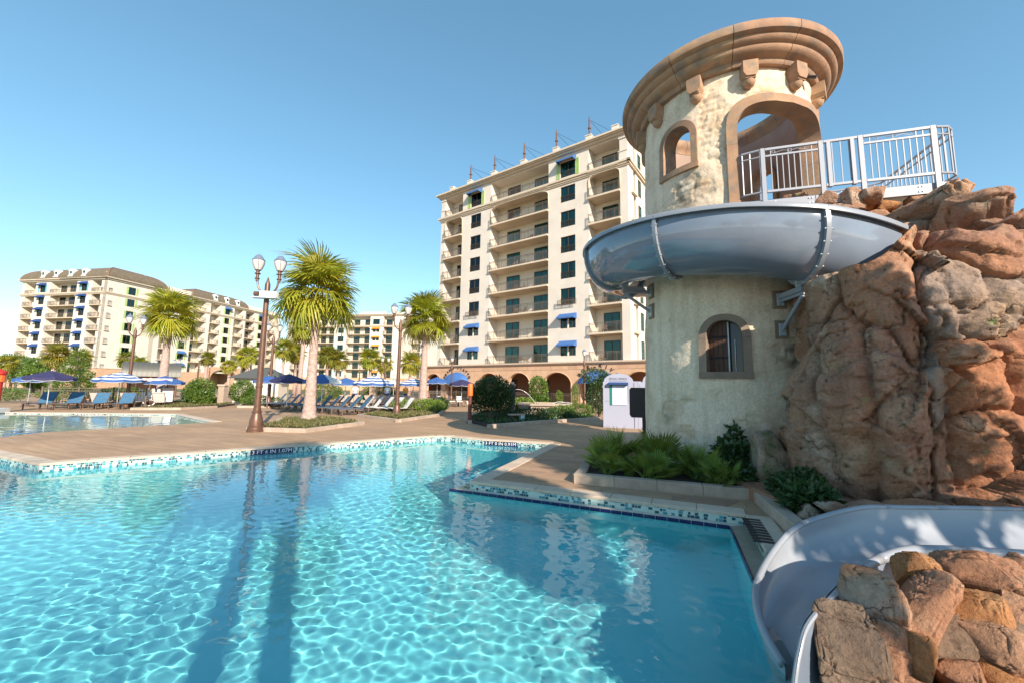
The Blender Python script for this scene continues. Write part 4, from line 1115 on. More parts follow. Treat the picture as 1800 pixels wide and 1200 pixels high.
ROCKS = [
    ([4.49, 5.95, 0.9], 0.3, 0.5, 0.82, -37.0, 'tan'),  # A1
    ([4.68, 5.67, 1.09], 0.26, 0.55, 0.95, -40.0, 'brown'),  # A2
    ([4.82, 5.41, 1.01], 0.22, 0.5, 0.9, -42.0, 'brown'),  # A3
    ([4.86, 6.04, 2.62], 0.35, 0.7, 0.95, -39.0, 'tan'),  # B1
    ([4.94, 5.78, 2.33], 0.25, 0.7, 1.07, -41.0, 'tan'),  # B2
    ([5.1, 5.5, 2.62], 0.29, 0.8, 0.95, -43.0, 'brown'),  # B3
    ([5.26, 5.49, 1.68], 0.31, 0.7, 0.73, -44.0, 'grey'),  # M1
    ([5.69, 5.48, 2.59], 0.46, 0.9, 0.59, -46.0, 'grey'),  # C1
    ([6.35, 5.34, 2.61], 0.49, 0.9, 0.46, -50.0, 'grey'),  # C2
    ([5.87, 5.28, 1.62], 0.57, 0.8, 0.53, -48.0, 'red'),  # D1
    ([6.57, 5.24, 1.7], 0.37, 0.9, 0.59, -51.0, 'red'),  # D2
    ([5.36, 5.39, 0.69], 0.55, 0.6, 0.63, -45.0, 'brown'),  # E1
    ([6.08, 5.2, 0.7], 0.56, 0.8, 0.64, -49.0, 'red'),  # E2
    ([5.7, 5.18, 1.08], 0.34, 0.6, 0.22, -48.0, 'red'),  # E3
    ([5.86, 5.88, 3.57], 0.33, 0.7, 0.47, -45.0, 'brown'),  # F1
    ([6.14, 5.59, 3.52], 0.34, 0.7, 0.39, -48.0, 'brown'),  # F2
    ([6.34, 5.36, 3.25], 0.28, 0.8, 0.51, -50.0, 'brown'),  # F3
    ([7.04, 5.44, 3.73], 0.3, 0.9, 0.49, -52.0, 'brown'),  # F4
    ([5.91, 5.68, 3.12], 0.34, 0.7, 0.29, -46.0, 'red'),  # F5
    ([7.01, 6.56, 4.72], 0.48, 0.9, 0.41, -47.0, 'tan'),  # G1
    ([7.05, 6.07, 4.27], 0.44, 0.9, 0.43, -49.0, 'tan'),  # G2
    ([6.54, 6.75, 4.47], 0.5, 0.8, 0.3, -44.0, 'tan'),  # G3
    ([7.15, 5.79, 4.09], 0.3, 0.8, 0.26, -51.0, 'tan'),  # G4
    ([5.51, 7.49, 5.26], 0.25, 0.25, 0.13, -36.0, 'tan'),  # s1
    ([5.82, 7.25, 5.14], 0.25, 0.3, 0.15, -39.0, 'tan'),  # s2
    ([6.13, 6.99, 5.08], 0.2, 0.3, 0.18, -41.0, 'tan'),  # s3
    ([6.43, 6.86, 5.07], 0.18, 0.3, 0.12, -43.0, 'tan'),  # s4
    ([5.91, 7.05, 4.86], 0.4, 0.3, 0.15, -40.0, 'tan'),  # s5
    ([4.25, 6.78, 0.48], 0.36, 0.5, 0.47, -32.0, 'moss'),  # H1
    ([4.56, 6.57, 0.82], 0.19, 0.3, 0.27, -35.0, 'brown'),  # H2
    ([3.52, 4.86, 0.23], 0.12, 0.18, 0.09, -36.0, 'tan'),  # I1
    ([3.71, 4.71, 0.34], 0.17, 0.15, 0.06, -38.0, 'tan'),  # I2
    ([3.97, 4.5, 0.41], 0.22, 0.15, 0.06, -41.0, 'tan'),  # I3
    ([4.69, 4.57, 0.38], 0.35, 0.2, 0.07, -46.0, 'red'),  # I4
    ([5.44, 4.57, 0.39], 0.28, 0.2, 0.07, -50.0, 'red'),  # I5
]
cliff = thing('rock_cliff', 'tall craggy red and grey rock cliff beside the castle tower', 'rock formation')
rr = random.Random(9)
NAMES = ['A1','A2','A3','B1','B2','B3','M1','C1','C2','D1','D2','E1','E2','E3','F1','F2','F3','F4','F5','G1','G2','G3','G4','s1','s2','s3','s4','s5','H1','H2','I1','I2','I3','I4','I5']
# continuous carved face: a sheet along a plan curve, broken into blocks by creases
PATH = smooth2d = None
def catmull(P, k):
    P = [np.array(p, float) for p in P]; out = []
    for i in range(len(P) - 1):
        p0, p1, p2, p3 = P[max(i-1, 0)], P[i], P[i+1], P[min(i+2, len(P)-1)]
        for j in range(k):
            t = j / k; out.append(0.5 * (2*p1 + (p2-p0)*t + (2*p0-5*p1+4*p2-p3)*t*t + (-p0+3*p1-3*p2+p3)*t**3))
    out.append(P[-1]); return np.array(out)
PL = catmull([(5.55, 7.75), (4.98, 7.1), (4.66, 6.5), (4.72, 5.95), (4.98, 5.48), (5.35, 5.14), (5.9, 4.94), (6.8, 4.86), (8.0, 4.85), (9.5, 4.9)], 30)
seg = np.linalg.norm(np.diff(PL, axis=0), axis=1); arc = np.concatenate([[0], np.cumsum(seg)])
U = np.arange(0, arc[-1], 0.022); BX = np.interp(U, arc, PL[:, 0]); BY = np.interp(U, arc, PL[:, 1])
tx = np.gradient(BX, U); ty = np.gradient(BY, U)
kk_ = np.ones(41) / 41
tx = np.convolve(np.pad(tx, 20, 'edge'), kk_, 'valid'); ty = np.convolve(np.pad(ty, 20, 'edge'), kk_, 'valid')
tl = np.hypot(tx, ty); INX, INY = -ty / tl, tx / tl      # inward: left of the travel direction
CELLS = []
for (c, a, dp, hz, rz, m_), nm in zip(ROCKS, NAMES):
    if nm[0] not in 'ABMCDEF' or nm in ('E3', 'F5', 'B2'): continue
    j = int(np.argmin((BX - c[0]) ** 2 + (BY - c[1]) ** 2))
    dep = (c[0] - BX[j]) * INX[j] + (c[1] - BY[j]) * INY[j]
    CELLS.append((U[j], c[2], max(a, 0.24) * (1.0 if nm[0] in 'AB' else 1.55), hz, dep - dp * (0.28 if nm in ('A1', 'B1') else (0.45 if nm[0] in 'ABF' else 0.62)), m_, nm))
for (u_, z_, a_, h_, d_, m_) in ((0.35, 2.6, 0.5, 1.0, -0.05, 'brown'), (0.4, 0.8, 0.5, 0.9, -0.1, 'tan'), (5.2, 1.2, 0.6, 0.7, -0.05, 'red'), (5.4, 2.6, 0.7, 0.6, 0.1, 'grey'), (5.5, 3.4, 0.6, 0.5, 0.35, 'brown')):
    CELLS.append((u_, z_, a_, h_, d_, m_, 'X'))
ZT = np.interp(U, *np.array(sorted([(c[0], c[1] + c[3] * (0.80 if c[6][0] == 'B' else 0.92)) for c in CELLS if c[6][0] in 'BF'] + [(0.0, 3.3), (6.2, 4.0)])).T)
ZT = np.convolve(np.pad(ZT, 6, 'edge'), np.ones(13) / 13, 'valid')
NV, NT = 175, 45
nu = len(U)
ug = np.repeat(U[None, :], NV + NT, 0)
vv = np.concatenate([np.linspace(0, 1, NV), np.ones(NT)])[:, None]
zg = -0.15 + (ZT[None, :] + 0.15) * vv
back = np.concatenate([np.zeros(NV), np.linspace(0, 2.3, NT + 1)[1:]])[:, None] + 0 * ug
P3 = np.stack([ug.ravel(), zg.ravel() + back.ravel() * 0.9, back.ravel()], 1)
wu = ug.ravel() + 0.16 * fbm(P3 * 1.7 + 4, 4, 501); wz = zg.ravel() + 0.16 * fbm(P3 * 1.7 + 9, 4, 502) + 0.3 * back.ravel()
D1 = np.full(len(wu), 99.0); D2 = np.full(len(wu), 99.0); ID = np.zeros(len(wu), int)
rgc = np.random.default_rng(77)
for i, (cu, cz, ca, ch, cdp, m_, nm) in enumerate(CELLS):
    du, dz = (wu - cu) / ca, (wz - cz) / ch
    m2_ = du * du + dz * dz
    d = cdp + (0.03 * m2_ + 0.04 * np.minimum(m2_, 6) ** 2 * 0.6) * max(ca, 0.3) / 0.4 + rgc.uniform(-0.07, 0.07) * du + rgc.uniform(-0.08, 0.05) * dz
    upd = d < D1
    D2 = np.where(upd, D1, np.minimum(D2, d)); ID = np.where(upd, i, ID); D1 = np.minimum(D1, d)
gap_ = D2 - D1
dep = D1 + 0.13 * np.exp(-gap_ / 0.03)
Q3 = np.stack([ug.ravel(), zg.ravel() + back.ravel(), D1], 1)
left = np.clip((3.0 - ug.ravel()) / 1.2, 0, 1)
Qs = Q3 * np.array([1, 1, 1]) ; Qv = Q3 * np.array([1.5, 0.45, 1])
n1_ = 0.06 * fbm(Q3 * 1.5, 4, 511) * (1 - left) + 0.15 * fbm(Qv * 1.9, 4, 512) * left
n2_ = 0.045 * fbm(Q3 * 5.2, 5, 513, 0.6) + 0.012 * fbm(Q3 * 21, 3, 514)
led = np.abs(((zg.ravel() + 0.3 * fbm(Q3 * 1.3, 3, 515) + 0.25 * ug.ravel()) * 2.1) % 1 - 0.5)
fr_ = 1 - np.abs(fbm(Q3 * 1.3 + 7, 4, 516)) * 2.6
dep = dep - n1_ - n2_ - 0.05 * (led - 0.25) * (1 - 0.6 * left) + 0.07 * np.clip((fr_ - 0.9) / 0.1, 0, 1)
# chipped facets: every small cell is cut to its own plane
def facet(P, s, amp):
    P = np.asarray(P); I = np.floor(P).astype(np.int64); f1 = np.full(len(P), 9.0); f2 = np.full(len(P), 9.0); val = np.zeros(len(P))
    for dx in (-1, 0, 1):
        for dy in (-1, 0, 1):
            for dz in (-1, 0, 1):
                c = I + np.array([dx, dy, dz]); h_ = [_h(c[:, 0], c[:, 1], c[:, 2], s + k) for k in range(7)]
                o_ = P - (c + np.stack(h_[:3], 1)); d = np.linalg.norm(o_, axis=1)
                pl = (h_[3] - 0.5) * 0.8 + o_[:, 0] * (h_[4] - 0.5) * 2 + o_[:, 1] * (h_[5] - 0.5) * 2 + o_[:, 2] * (h_[6] - 0.5)
                u_ = d < f1; val = np.where(u_, pl, val); f2 = np.where(u_, f1, np.minimum(f2, d)); f1 = np.minimum(f1, d)
    return amp * val, f2 - f1
fa1, ga1 = facet(np.stack([ug.ravel() * 1.5, (zg.ravel() + back.ravel()) * 1.3, D1], 1) * 0.8 + 0.15 * np.stack([fbm(Q3 * 2.5, 3, 530), fbm(Q3 * 2.5, 3, 531), 0 * D1], 1), 600, 0.22)
fa2, ga2 = facet(Q3 * 4.2 + 0.3 * np.stack([fbm(Q3 * 6, 3, 532), fbm(Q3 * 6, 3, 533), 0 * D1], 1), 620, 0.045)
dep = dep + fa1 * (1 - 0.55 * left) + fa2 * (1 - 0.3 * left) + 0.03 * np.exp(-ga1 / 0.03) * (1 - 0.6 * left)
slope = 0.10 * np.clip(zg.ravel() - 0.5, 0, 9)
tot = dep + slope * 0.3 + back.ravel()
ix = np.tile(np.arange(nu), NV + NT)
X_ = BX[ix] + INX[ix] * tot; Y_ = BY[ix] + INY[ix] * tot
Z_ = zg.ravel() + np.where(back.ravel() > 0, 0.10 * fbm(np.stack([X_, Y_, 0 * X_], 1) * 2.0, 4, 517) * np.clip(back.ravel() * 3, 0, 1) - 0.10 * back.ravel(), 0)
VV = np.stack([X_, Y_, Z_], 1)
a_ = (np.arange(NV + NT - 1)[:, None] * nu + np.arange(nu - 1)[None, :]).ravel()
FF = np.stack([a_, a_ + 1, a_ + nu + 1, a_ + nu], 1)
FID = ID[a_]
for i, cell in enumerate(CELLS):
    todo = set(np.nonzero(FID == i)[0].tolist()); w_ = nu - 1
    while todo:
        st_ = [todo.pop()]; comp = []
        while st_:
            k = st_.pop(); comp.append(k)
            for q in ((k - 1) if k % w_ else -1, (k + 1) if (k + 1) % w_ else -1, k - w_, k + w_):
                if q in todo: todo.discard(q); st_.append(q)
        f = FF[np.array(comp)]
        us, inv = np.unique(f.ravel(), return_inverse=True)
        link('rock_face', np_mesh('rock_face', VV[us], inv.reshape(-1, 4), M['rock_' + cell[5]], smooth=True), cliff)
for i, ((c, a, dp, hz, rz, m_), nm) in enumerate(zip(ROCKS, NAMES)):
    if nm == 'H1':
        o = boulder('boulder', c, a, dp, hz, rz, m_, None, 40 + i, 5, 0.75)
        tag(o, 'pale mossy boulder at the foot of the tower behind the planter', 'boulder'); continue
    if nm[0] in 'sI':
        if nm[0] == 'I': c = [c[0] + 0.03, max(c[1], 4.52) + 0.1, c[2] - 0.05]
        boulder('stone', c, a * 1.25, dp * 0.8, hz * 1.2, rz + rr.uniform(-8, 8), m_, cliff, 40 + i, 5, 0.45, 10, 0.12, (rr.uniform(-6, 6), rr.uniform(-10, 10)), 0.04); continue
    if nm[0] == 'G' or nm == 'H2':
        if nm[0] == 'G': c = [c[0], c[1], c[2] - 0.20]
        boulder('boulder', c, a * 1.36, dp * 1.0, hz * 1.05, rz + rr.uniform(-8, 8), m_, cliff, 40 + i, 6, 0.40, 14, 0.12, (rr.uniform(-6, 6), rr.uniform(-9, 9)), 0.13, 0.05)
for i, (c, s_, m_) in enumerate([((8.8, 6.6, 1.8), (1.8, 1.6, 1.9), 'brown'), ((7.6, 8.0, 2.1), (1.6, 1.3, 2.3), 'tan'), ((10.2, 6.8, 1.9), (2.4, 2.2, 2.0), 'tan'), ((6.9, 7.2, 2.0), (1.2, 1.0, 2.0), 'brown')]):
    boulder('boulder', c, s_[0], s_[1], s_[2], i * 40, m_, cliff, 140 + i, 6, 0.6, 12, 0.14, (0, 0), 0.1)
# rough stone courses carrying the platform edge
for row in range(4):
    for k in range(7):
        t_ = 0.75 + (k + 0.5 * (row % 2)) * 0.37 + rr.uniform(-0.05, 0.05)
        if t_ > 3.0: continue
        sx = 0.20 * rr.uniform(0.85, 1.2)
        boulder('stone', (4.62 + 0.958 * t_ + 0.06 - 0.03 * row, 7.47 - 0.286 * t_ + 0.16 - 0.05 * row, 4.96 - 0.23 * row), sx, 0.2, 0.125 * rr.uniform(0.9, 1.1), -17 + rr.uniform(-8, 8), rr.choice(('tan', 'tan', 'orange')), cliff, 800 + row * 10 + k, 4, 0.36, 7, 0.12, (rr.uniform(-5, 5), rr.uniform(-6, 6)), 0.05)
mb = MB(); mb.box(3.55, 12, 4.56, 6.5, -0.1, 0.2); mb.build('rock_shelf', M['rock_brown'], cliff)

# near rock pile: big mortared stones
pile = thing('rock_pile', 'pile of fitted brown sandstone blocks beside the lower water slide', 'rock pile')
FG = [([2.17, 2.56, 0.37], 0.14, 0.16, -39, 0, 'tan'), ([1.88, 2.39, 0.2], 0.14, 0.20, -37, 0, 'dark'), ([2.14, 2.43, 0.23], 0.07, 0.07, -41, 0, 'brown'), ([2.07, 2.36, 0.13], 0.10, 0.09, -41, 0, 'brown'),
    ([2.42, 2.53, 0.33], 0.09, 0.25, -43, 25, 'brown'), ([2.63, 2.71, 0.47], 0.12, 0.10, -44, -15, 'orange'), ([3.02, 2.72, 0.47], 0.21, 0.12, -48, -10, 'brown'), ([2.72, 2.54, 0.33], 0.15, 0.12, -47, -8, 'orange'),
    ([2.68, 2.42, 0.2], 0.15, 0.11, -47, -8, 'tan'), ([2.26, 2.38, 0.16], 0.06, 0.11, -43, 0, 'orange'), ([2.97, 2.52, 0.31], 0.06, 0.15, -49, 0, 'brown'), ([2.43, 2.36, 0.11], 0.09, 0.07, -45, -10, 'brown'),
    ([2.66, 2.35, 0.09], 0.10, 0.06, -48, 0, 'orange'), ([3.32, 2.75, 0.48], 0.08, 0.09, -50, 0, 'brown'),
    ([3.3, 2.55, 0.3], 0.2, 0.15, -50, 0, 'orange'), ([2.95, 2.35, 0.15], 0.16, 0.12, -50, 0, 'tan'), ([2.0, 2.25, 0.0], 0.16, 0.14, -40, 0, 'brown'), ([2.3, 2.25, -0.02], 0.15, 0.1, -40, 0, 'orange')]
for i, (c, a, hz, rz, t, m_) in enumerate(FG):
    # each stone leans back with the slope of the pile
    d = Vector((math.sin(R(-rz)), math.cos(R(-rz)), 0)) * 0.05
    boulder('stone', (c[0] + d.x, c[1] + d.y, c[2] - 0.03), a * 1.2, 0.15, hz * 1.2, rz + rr.uniform(-6, 6), m_, pile, 300 + i, 6, 0.32, 7, 0.10, (-32, t), 0.08, 0.05, 1.0, 0.26, (0.72, 1.0))
boulder('mortar_core', (2.8, 2.62, 0.02), 0.72, 0.3, 0.34, -8, 'dark', pile, 399, 4, 0.8, 4, 0.05)
# ------------------------------------------------------------------ castle tower
TC = Vector((5.19, 9.413))
tower = thing('castle_tower', 'round stuccoed castle tower with a moulded stone crown', 'tower', (TC.x, TC.y, 0))
RO = lambda z: 2.0 - 0.021 * z
RI = 1.58
OPEN = {  # name: (theta centre deg, half width in metres along the wall, z0, z spring, z top)
    'door': (-76.0, 1.13, 5.28, 6.55, 7.42), 'winu': (-147.8, 0.33, 6.44, 7.05, 7.40), 'winl': (-123.0, 0.30, 1.97, 2.62, 2.96), 'winb': (25.0, 0.30, 6.0, 7.0, 7.38), 'winc': (100.0, 0.33, 6.44, 7.05, 7.40)}
def in_open(th, z, grow=0.0):
    hit = np.zeros(th.shape, bool)
    for (tc, hw, z0, zsp, zt) in OPEN.values():
        s_ = np.radians((th - tc + 180) % 360 - 180) * 1.85
        e = hw + grow
        side = (np.abs(s_) < e) & (z > z0 - grow) & (z <= zsp)
        ex = 4.2 if hw > 1 else 2.2
        arch = (z > zsp) & ((np.abs(s_) / e) ** ex + ((z - zsp) / (zt - zsp + grow)) ** ex < 1)
        hit |= side | arch
    return hit
def tower_wall():
    nt_, dz = 420, 0.034
    ths = np.linspace(-180, 180, nt_, endpoint=False); zs_ = np.arange(-0.15, 8.42, dz)
    T, Zg = np.meshgrid(ths, zs_)
    t = T.ravel(); z = Zg.ravel()
    P = np.stack([np.cos(np.radians(t)) * 2, np.sin(np.radians(t)) * 2, z], 1)
    base = 0.022 * fbm(P * 1.4, 4, 2) + 0.010 * fbm(P * 6, 4, 3) + 0.007 * fbm(P * 20, 3, 4)
    # patches where the render has fallen off and courses of stone show
    msk = np.zeros(len(t))
    for (tc, zc_, ta, za) in ((-122, 7.0, 11, 0.95), (-143, 5.75, 17, 0.55), (-125, 4.15, 15, 0.30), (-98, 3.15, 4, 0.1), (-85, 2.3, 16, 0.35), (-165, 0.6, 30, 0.45), (-100, 0.9, 24, 0.3), (-150, 1.3, 12, 0.25), (-95, 7.75, 18, 0.25), (-60, 8.0, 20, 0.2)):
        dd = ((t - tc) / ta) ** 2 + ((z - zc_) / za) ** 2
        msk = np.maximum(msk, np.clip(1.5 - dd, 0, 1))
    nz_ = fbm(P * 2.6 + 5, 4, 8)
    msk = np.clip((msk + nz_ * 1.3 - 0.55) * 3.0, 0, 1)
    wz = z / 0.15 + 0.9 * fbm(P * 1.3, 3, 21)
    row = np.floor(wz); s_ = np.radians(t) * 1.9 / 0.36 + 0.5 * fbm(P * 2.2, 2, 22) + row * 0.5 + 0.6 * _h(row.astype(np.int64), row.astype(np.int64) * 3, row.astype(np.int64) * 0, 5)
    fz = np.abs(wz % 1 - 0.5) * 2; fs = np.abs(s_ % 1 - 0.5) * 2
    joint = np.clip((np.maximum(fz - 0.74, (fs - 0.86) * 1.6)) * 6, 0, 1)
    blk = _h(np.floor(s_).astype(np.int64), row.astype(np.int64), row.astype(np.int64) * 0, 3)
    d = base - msk * (0.012 + 0.02 * joint - 0.02 * (blk - 0.5)) + msk * 0.016 * fbm(P * 9, 4, 12) + 0.008 * np.clip(fbm(P * 3.1, 3, 55), 0, 1)
    # faint courses through the render low down
    faint = np.clip(fbm(P * 0.9 + 3, 3, 31) * 2.2, 0, 1) * np.clip((3.6 - z) / 2.5, 0, 1)
    d -= faint * 0.007 * joint
    Rr = RO(z) + d
    v = np.stack([np.cos(np.radians(t)) * Rr, np.sin(np.radians(t)) * Rr, z], 1)
    nz = len(zs_)
    i = np.arange(nz - 1)[:, None]; j = np.arange(nt_)[None, :]; j2 = (j + 1) % nt_
    f = np.stack([np.broadcast_to(i*nt_ + j, (nz-1, nt_)), np.broadcast_to(i*nt_ + j2, (nz-1, nt_)), np.broadcast_to((i+1)*nt_ + j2, (nz-1, nt_)), np.broadcast_to((i+1)*nt_ + j, (nz-1, nt_))], -1).reshape(-1, 4)
    tc_ = (ths[None, :] + 360 / nt_ / 2) + 0 * i; zc_ = (zs_[:-1, None] + dz / 2) + 0 * j
    keep = ~in_open(tc_.ravel(), zc_.ravel(), 0.05)
    me = np_mesh('wall', v, f[keep], M['tower'], smooth=True)
    a = me.attributes.new('stone', 'FLOAT', 'POINT'); a.data.foreach_set('value', np.clip(msk * (0.4 + 0.6 * blk), 0, 1).astype(np.float32))
    st = np.zeros(len(t))
    for (tc, zc_, ta, za, k) in ((-141, 5.85, 9, 0.4, 0.9), (-84, 2.25, 13, 0.22, 1.0), (-175, 0.4, 16, 0.35, 0.6), (-152, 0.35, 12, 0.3, 0.6), (-140, 0.25, 14, 0.22, 0.5), (-160, 1.1, 5, 0.25, 0.5), (-80, 0.8, 18, 0.9, 0.5)):
        st = np.maximum(st, k * np.clip(1.4 - ((t - tc) / ta) ** 2 - ((z - zc_) / za) ** 2, 0, 1))
    st = np.clip(st * np.clip(0.45 + fbm(P * 4, 4, 44) * 2.2, 0, 1), 0, 0.85)
    a = me.attributes.new('stain', 'FLOAT', 'POINT'); a.data.foreach_set('value', st.astype(np.float32))
    link('wall', me, tower)
    # inner face
    nt2, dz2 = 180, 0.07
    ths = np.linspace(-180, 180, nt2, endpoint=False); zs_ = np.arange(-0.1, 8.45, dz2); nz = len(zs_)
    T, Zg = np.meshgrid(ths, zs_); t = T.ravel(); z = Zg.ravel()
    v = np.stack([np.cos(np.radians(t)) * RI, np.sin(np.radians(t)) * RI, z], 1)
    i = np.arange(nz - 1)[:, None]; j = np.arange(nt2)[None, :]; j2 = (j + 1) % nt2
    f = np.stack([np.broadcast_to(q, (nz-1, nt2)) for q in (i*nt2 + j, (i+1)*nt2 + j, (i+1)*nt2 + j2, i*nt2 + j2)], -1).reshape(-1, 4)
    tc_ = (ths[None, :] + 1) + 0 * i; zc_ = (zs_[:-1, None] + dz2 / 2) + 0 * j
    keep = ~in_open(tc_.ravel(), zc_.ravel(), 0.05)
    link('inner_wall', np_mesh('inner_wall', v, f[keep], M['tower_in'], smooth=True), tower)
tower_wall()
mb = MB(); mb.lathe([(0.0, 5.22), (RI - 0.01, 5.22)], 48); mb.build('inner_floor', M['stucco_grey'], tower)
# crown: twelve cast blocks of one moulded profile
PROF = [(1.80, 8.22), (1.93, 8.22), (1.96, 8.26), (1.97, 8.31), (2.02, 8.33), (2.08, 8.35), (2.14, 8.39), (2.17, 8.44), (2.17, 8.47), (2.21, 8.48), (2.26, 8.51), (2.29, 8.56), (2.29, 8.585), (2.34, 8.595), (2.385, 8.62), (2.40, 8.66), (2.40, 8.77), (2.385, 8.80),
        (1.60, 8.80), (1.54, 8.78), (1.53, 8.70), (1.49, 8.67), (1.49, 8.58), (1.53, 8.52), (1.57, 8.44), (1.57, 8.36)]
NB = 12
for k in range(NB):
    a0 = 2 * PI * k / NB + R(8) + 0.0025; a1 = 2 * PI * (k + 1) / NB + R(8) - 0.0025
    mb = MB(); mb.lathe(PROF, 14, (0, 0), 0, a0, a1, closed=True, capends=True)
    o = mb.build('crown_block', M['cast_stone'], tower, smooth='auto', fixn=True)
# corbels with half-round knobs
for k in range(12):
    t = R(-103 + 30 * k)
    mb = MB(); hw = 0.14
    mb.prism([(-hw, 8.235), (hw, 8.235), (hw, 7.99), (hw*0.62, 7.90), (-hw*0.62, 7.90), (-hw, 7.99)], 1.74, 2.06, 0, 'x')
    mb.box(1.76, 2.03, -hw*0.7, hw*0.7, 7.87, 7.899)
    o = mb.build('corbel', M['cast_stone'], tower, rot=(0, 0, t), fixn=True)
    mb = MB(); pr = [(0.125 * math.cos(q), 7.87 - 0.135 * math.sin(q)) for q in np.linspace(0, PI/2, 7)]
    mb.lathe(pr, 16, (1.90, 0)); mb.build('knob', M['cast_stone'], o, smooth=True, fixn=True)

def wall_pt(tc, s_, z, r_):
    t = R(tc) + s_ / 1.85
    return (r_ * math.cos(t), r_ * math.sin(t), z)
def surround(key, wd, r_in, r_out, m_, sill=True, names=('jamb', 'arch', 'sill'), parts=2):
    tc, hw, z0, zsp, zt = OPEN[key]
    def piece(path, nm):
        # path of (inner point, outer point) pairs in (s, z)
        mb = MB(); v = []; f = []
        for (pi_, po_) in path:
            z1, z2 = pi_[1], po_[1]
            v += [wall_pt(tc, pi_[0], z1, r_in), wall_pt(tc, pi_[0], z1, r_out + RO(z1) - RO(0)), wall_pt(tc, po_[0], z2, r_out + RO(z2) - RO(0)), wall_pt(tc, po_[0], z2, r_in)]
        n = len(path)
        for i in range(n - 1):
            b = 4 * i
            f += [(b, b+4, b+5, b+1), (b+1, b+5, b+6, b+2), (b+2, b+6, b+7, b+3), (b+3, b+7, b+4, b)]
        f += [(0, 1, 2, 3), (4*n-1, 4*n-2, 4*n-3, 4*n-4)]
        mb.add(v, f); mb.build(nm, M[m_], tower, smooth='auto', fixn=True)
    for sg in (-1, 1):
        n = 10
        piece([((sg * hw, z0 + (zsp - z0) * i / n), (sg * (hw + wd), z0 + (zsp - z0) * i / n)) for i in range(n + 1)], names[0])
    for p_ in range(parts):
        n = 14; q = []
        for i in range(n + 1):
            t = PI - PI * (p_ + i / n) / parts
            ct, st_ = math.cos(t), math.sin(t)
            e = 2 / (4.2 if hw > 1 else 2.2)
            cx_ = math.copysign(abs(ct) ** e, ct); sx_ = abs(st_) ** e
            q.append(((hw * cx_, zsp + 0.004 + (zt - zsp) * sx_), ((hw + wd) * cx_, zsp + 0.004 + (zt - zsp + wd * 0.95) * sx_)))
        piece(q, names[1])
    if sill:
        n = 8
        piece([(((hw + wd + 0.01) * (2*i/n - 1), z0 - 0.002), ((hw + wd + 0.01) * (2*i/n - 1), z0 - wd)) for i in range(n + 1)], names[2])
surround('door', 0.19, 1.52, 2.07, 'cast_stone', sill=False, parts=2)
surround('winu', 0.13, 1.54, 2.06, 'cast_stone')
surround('winl', 0.13, 1.60, 2.045, 'cast_stone_grey')
surround('winb', 0.13, 1.50, 2.02, 'cast_stone')
surround('winc', 0.13, 1.50, 2.06, 'cast_stone')
# timber shutter and dark leaf in the lower window
mb = MB()
for i in range(4):
    s0 = -0.30 + i * 0.088
    a = [wall_pt(-123, s0 + 0.002, z, r_) for z in (1.98, 2.97) for r_ in (1.80, 1.76)]
    b = [wall_pt(-123, s0 + 0.084, z, r_) for z in (1.98, 2.97) for r_ in (1.80, 1.76)]
    mb.add([a[0], b[0], b[2], a[2], a[1], b[1], b[3], a[3]], [(0, 1, 2, 3), (7, 6, 5, 4), (0, 4, 5, 1), (3, 2, 6, 7), (0, 3, 7, 4), (1, 5, 6, 2)])
mb.build('window_shutter', M['wood'], tower, fixn=True)
for zz in (2.25, 2.66):
    mb = MB(); a = wall_pt(-123, -0.29, zz, 1.815); b = wall_pt(-123, 0.045, zz + 0.0, 1.815); mb.tube([a, b], 0.018, 6); mb.build('strap', M['black'], tower)
mb = MB(); a = [wall_pt(-123, 0.07, z, 1.72) for z in (1.98, 2.97)] + [wall_pt(-123, 0.32, z, 1.78) for z in (2.97, 1.98)]; mb.add(a, [(0, 3, 2, 1)])
mb.build('window_leaf', mat('dark_leaf', (0.03, 0.03, 0.035), 0.15), tower)
mb = MB(); mb.tube([wall_pt(-123, 0.065, 1.98, 1.80), wall_pt(-123, 0.065, 2.95, 1.80)], 0.014, 6); mb.tube([wall_pt(-123, 0.18, 1.98, 1.77), wall_pt(-123, 0.18, 2.6, 1.77)], 0.008, 6); mb.build('window_bar', M['steel_grey'], tower)
mb = MB(); mb.lathe([(1.55, 1.7), (1.55, 3.3)], 12, (0, 0), 0, R(-150), R(-95)); mb.build('dark_room', M['room'], tower)
# small spot lamps under the crown
for t in (-62, -38):
    p = Vector(wall_pt(t, 0, 8.12, 1.93)); q = Vector(wall_pt(t, 0.05, 8.05, 2.06))
    mb = MB(); mb.tube([p, q], 0.035, 8); mb.build('spotlight', M['black'], tower)

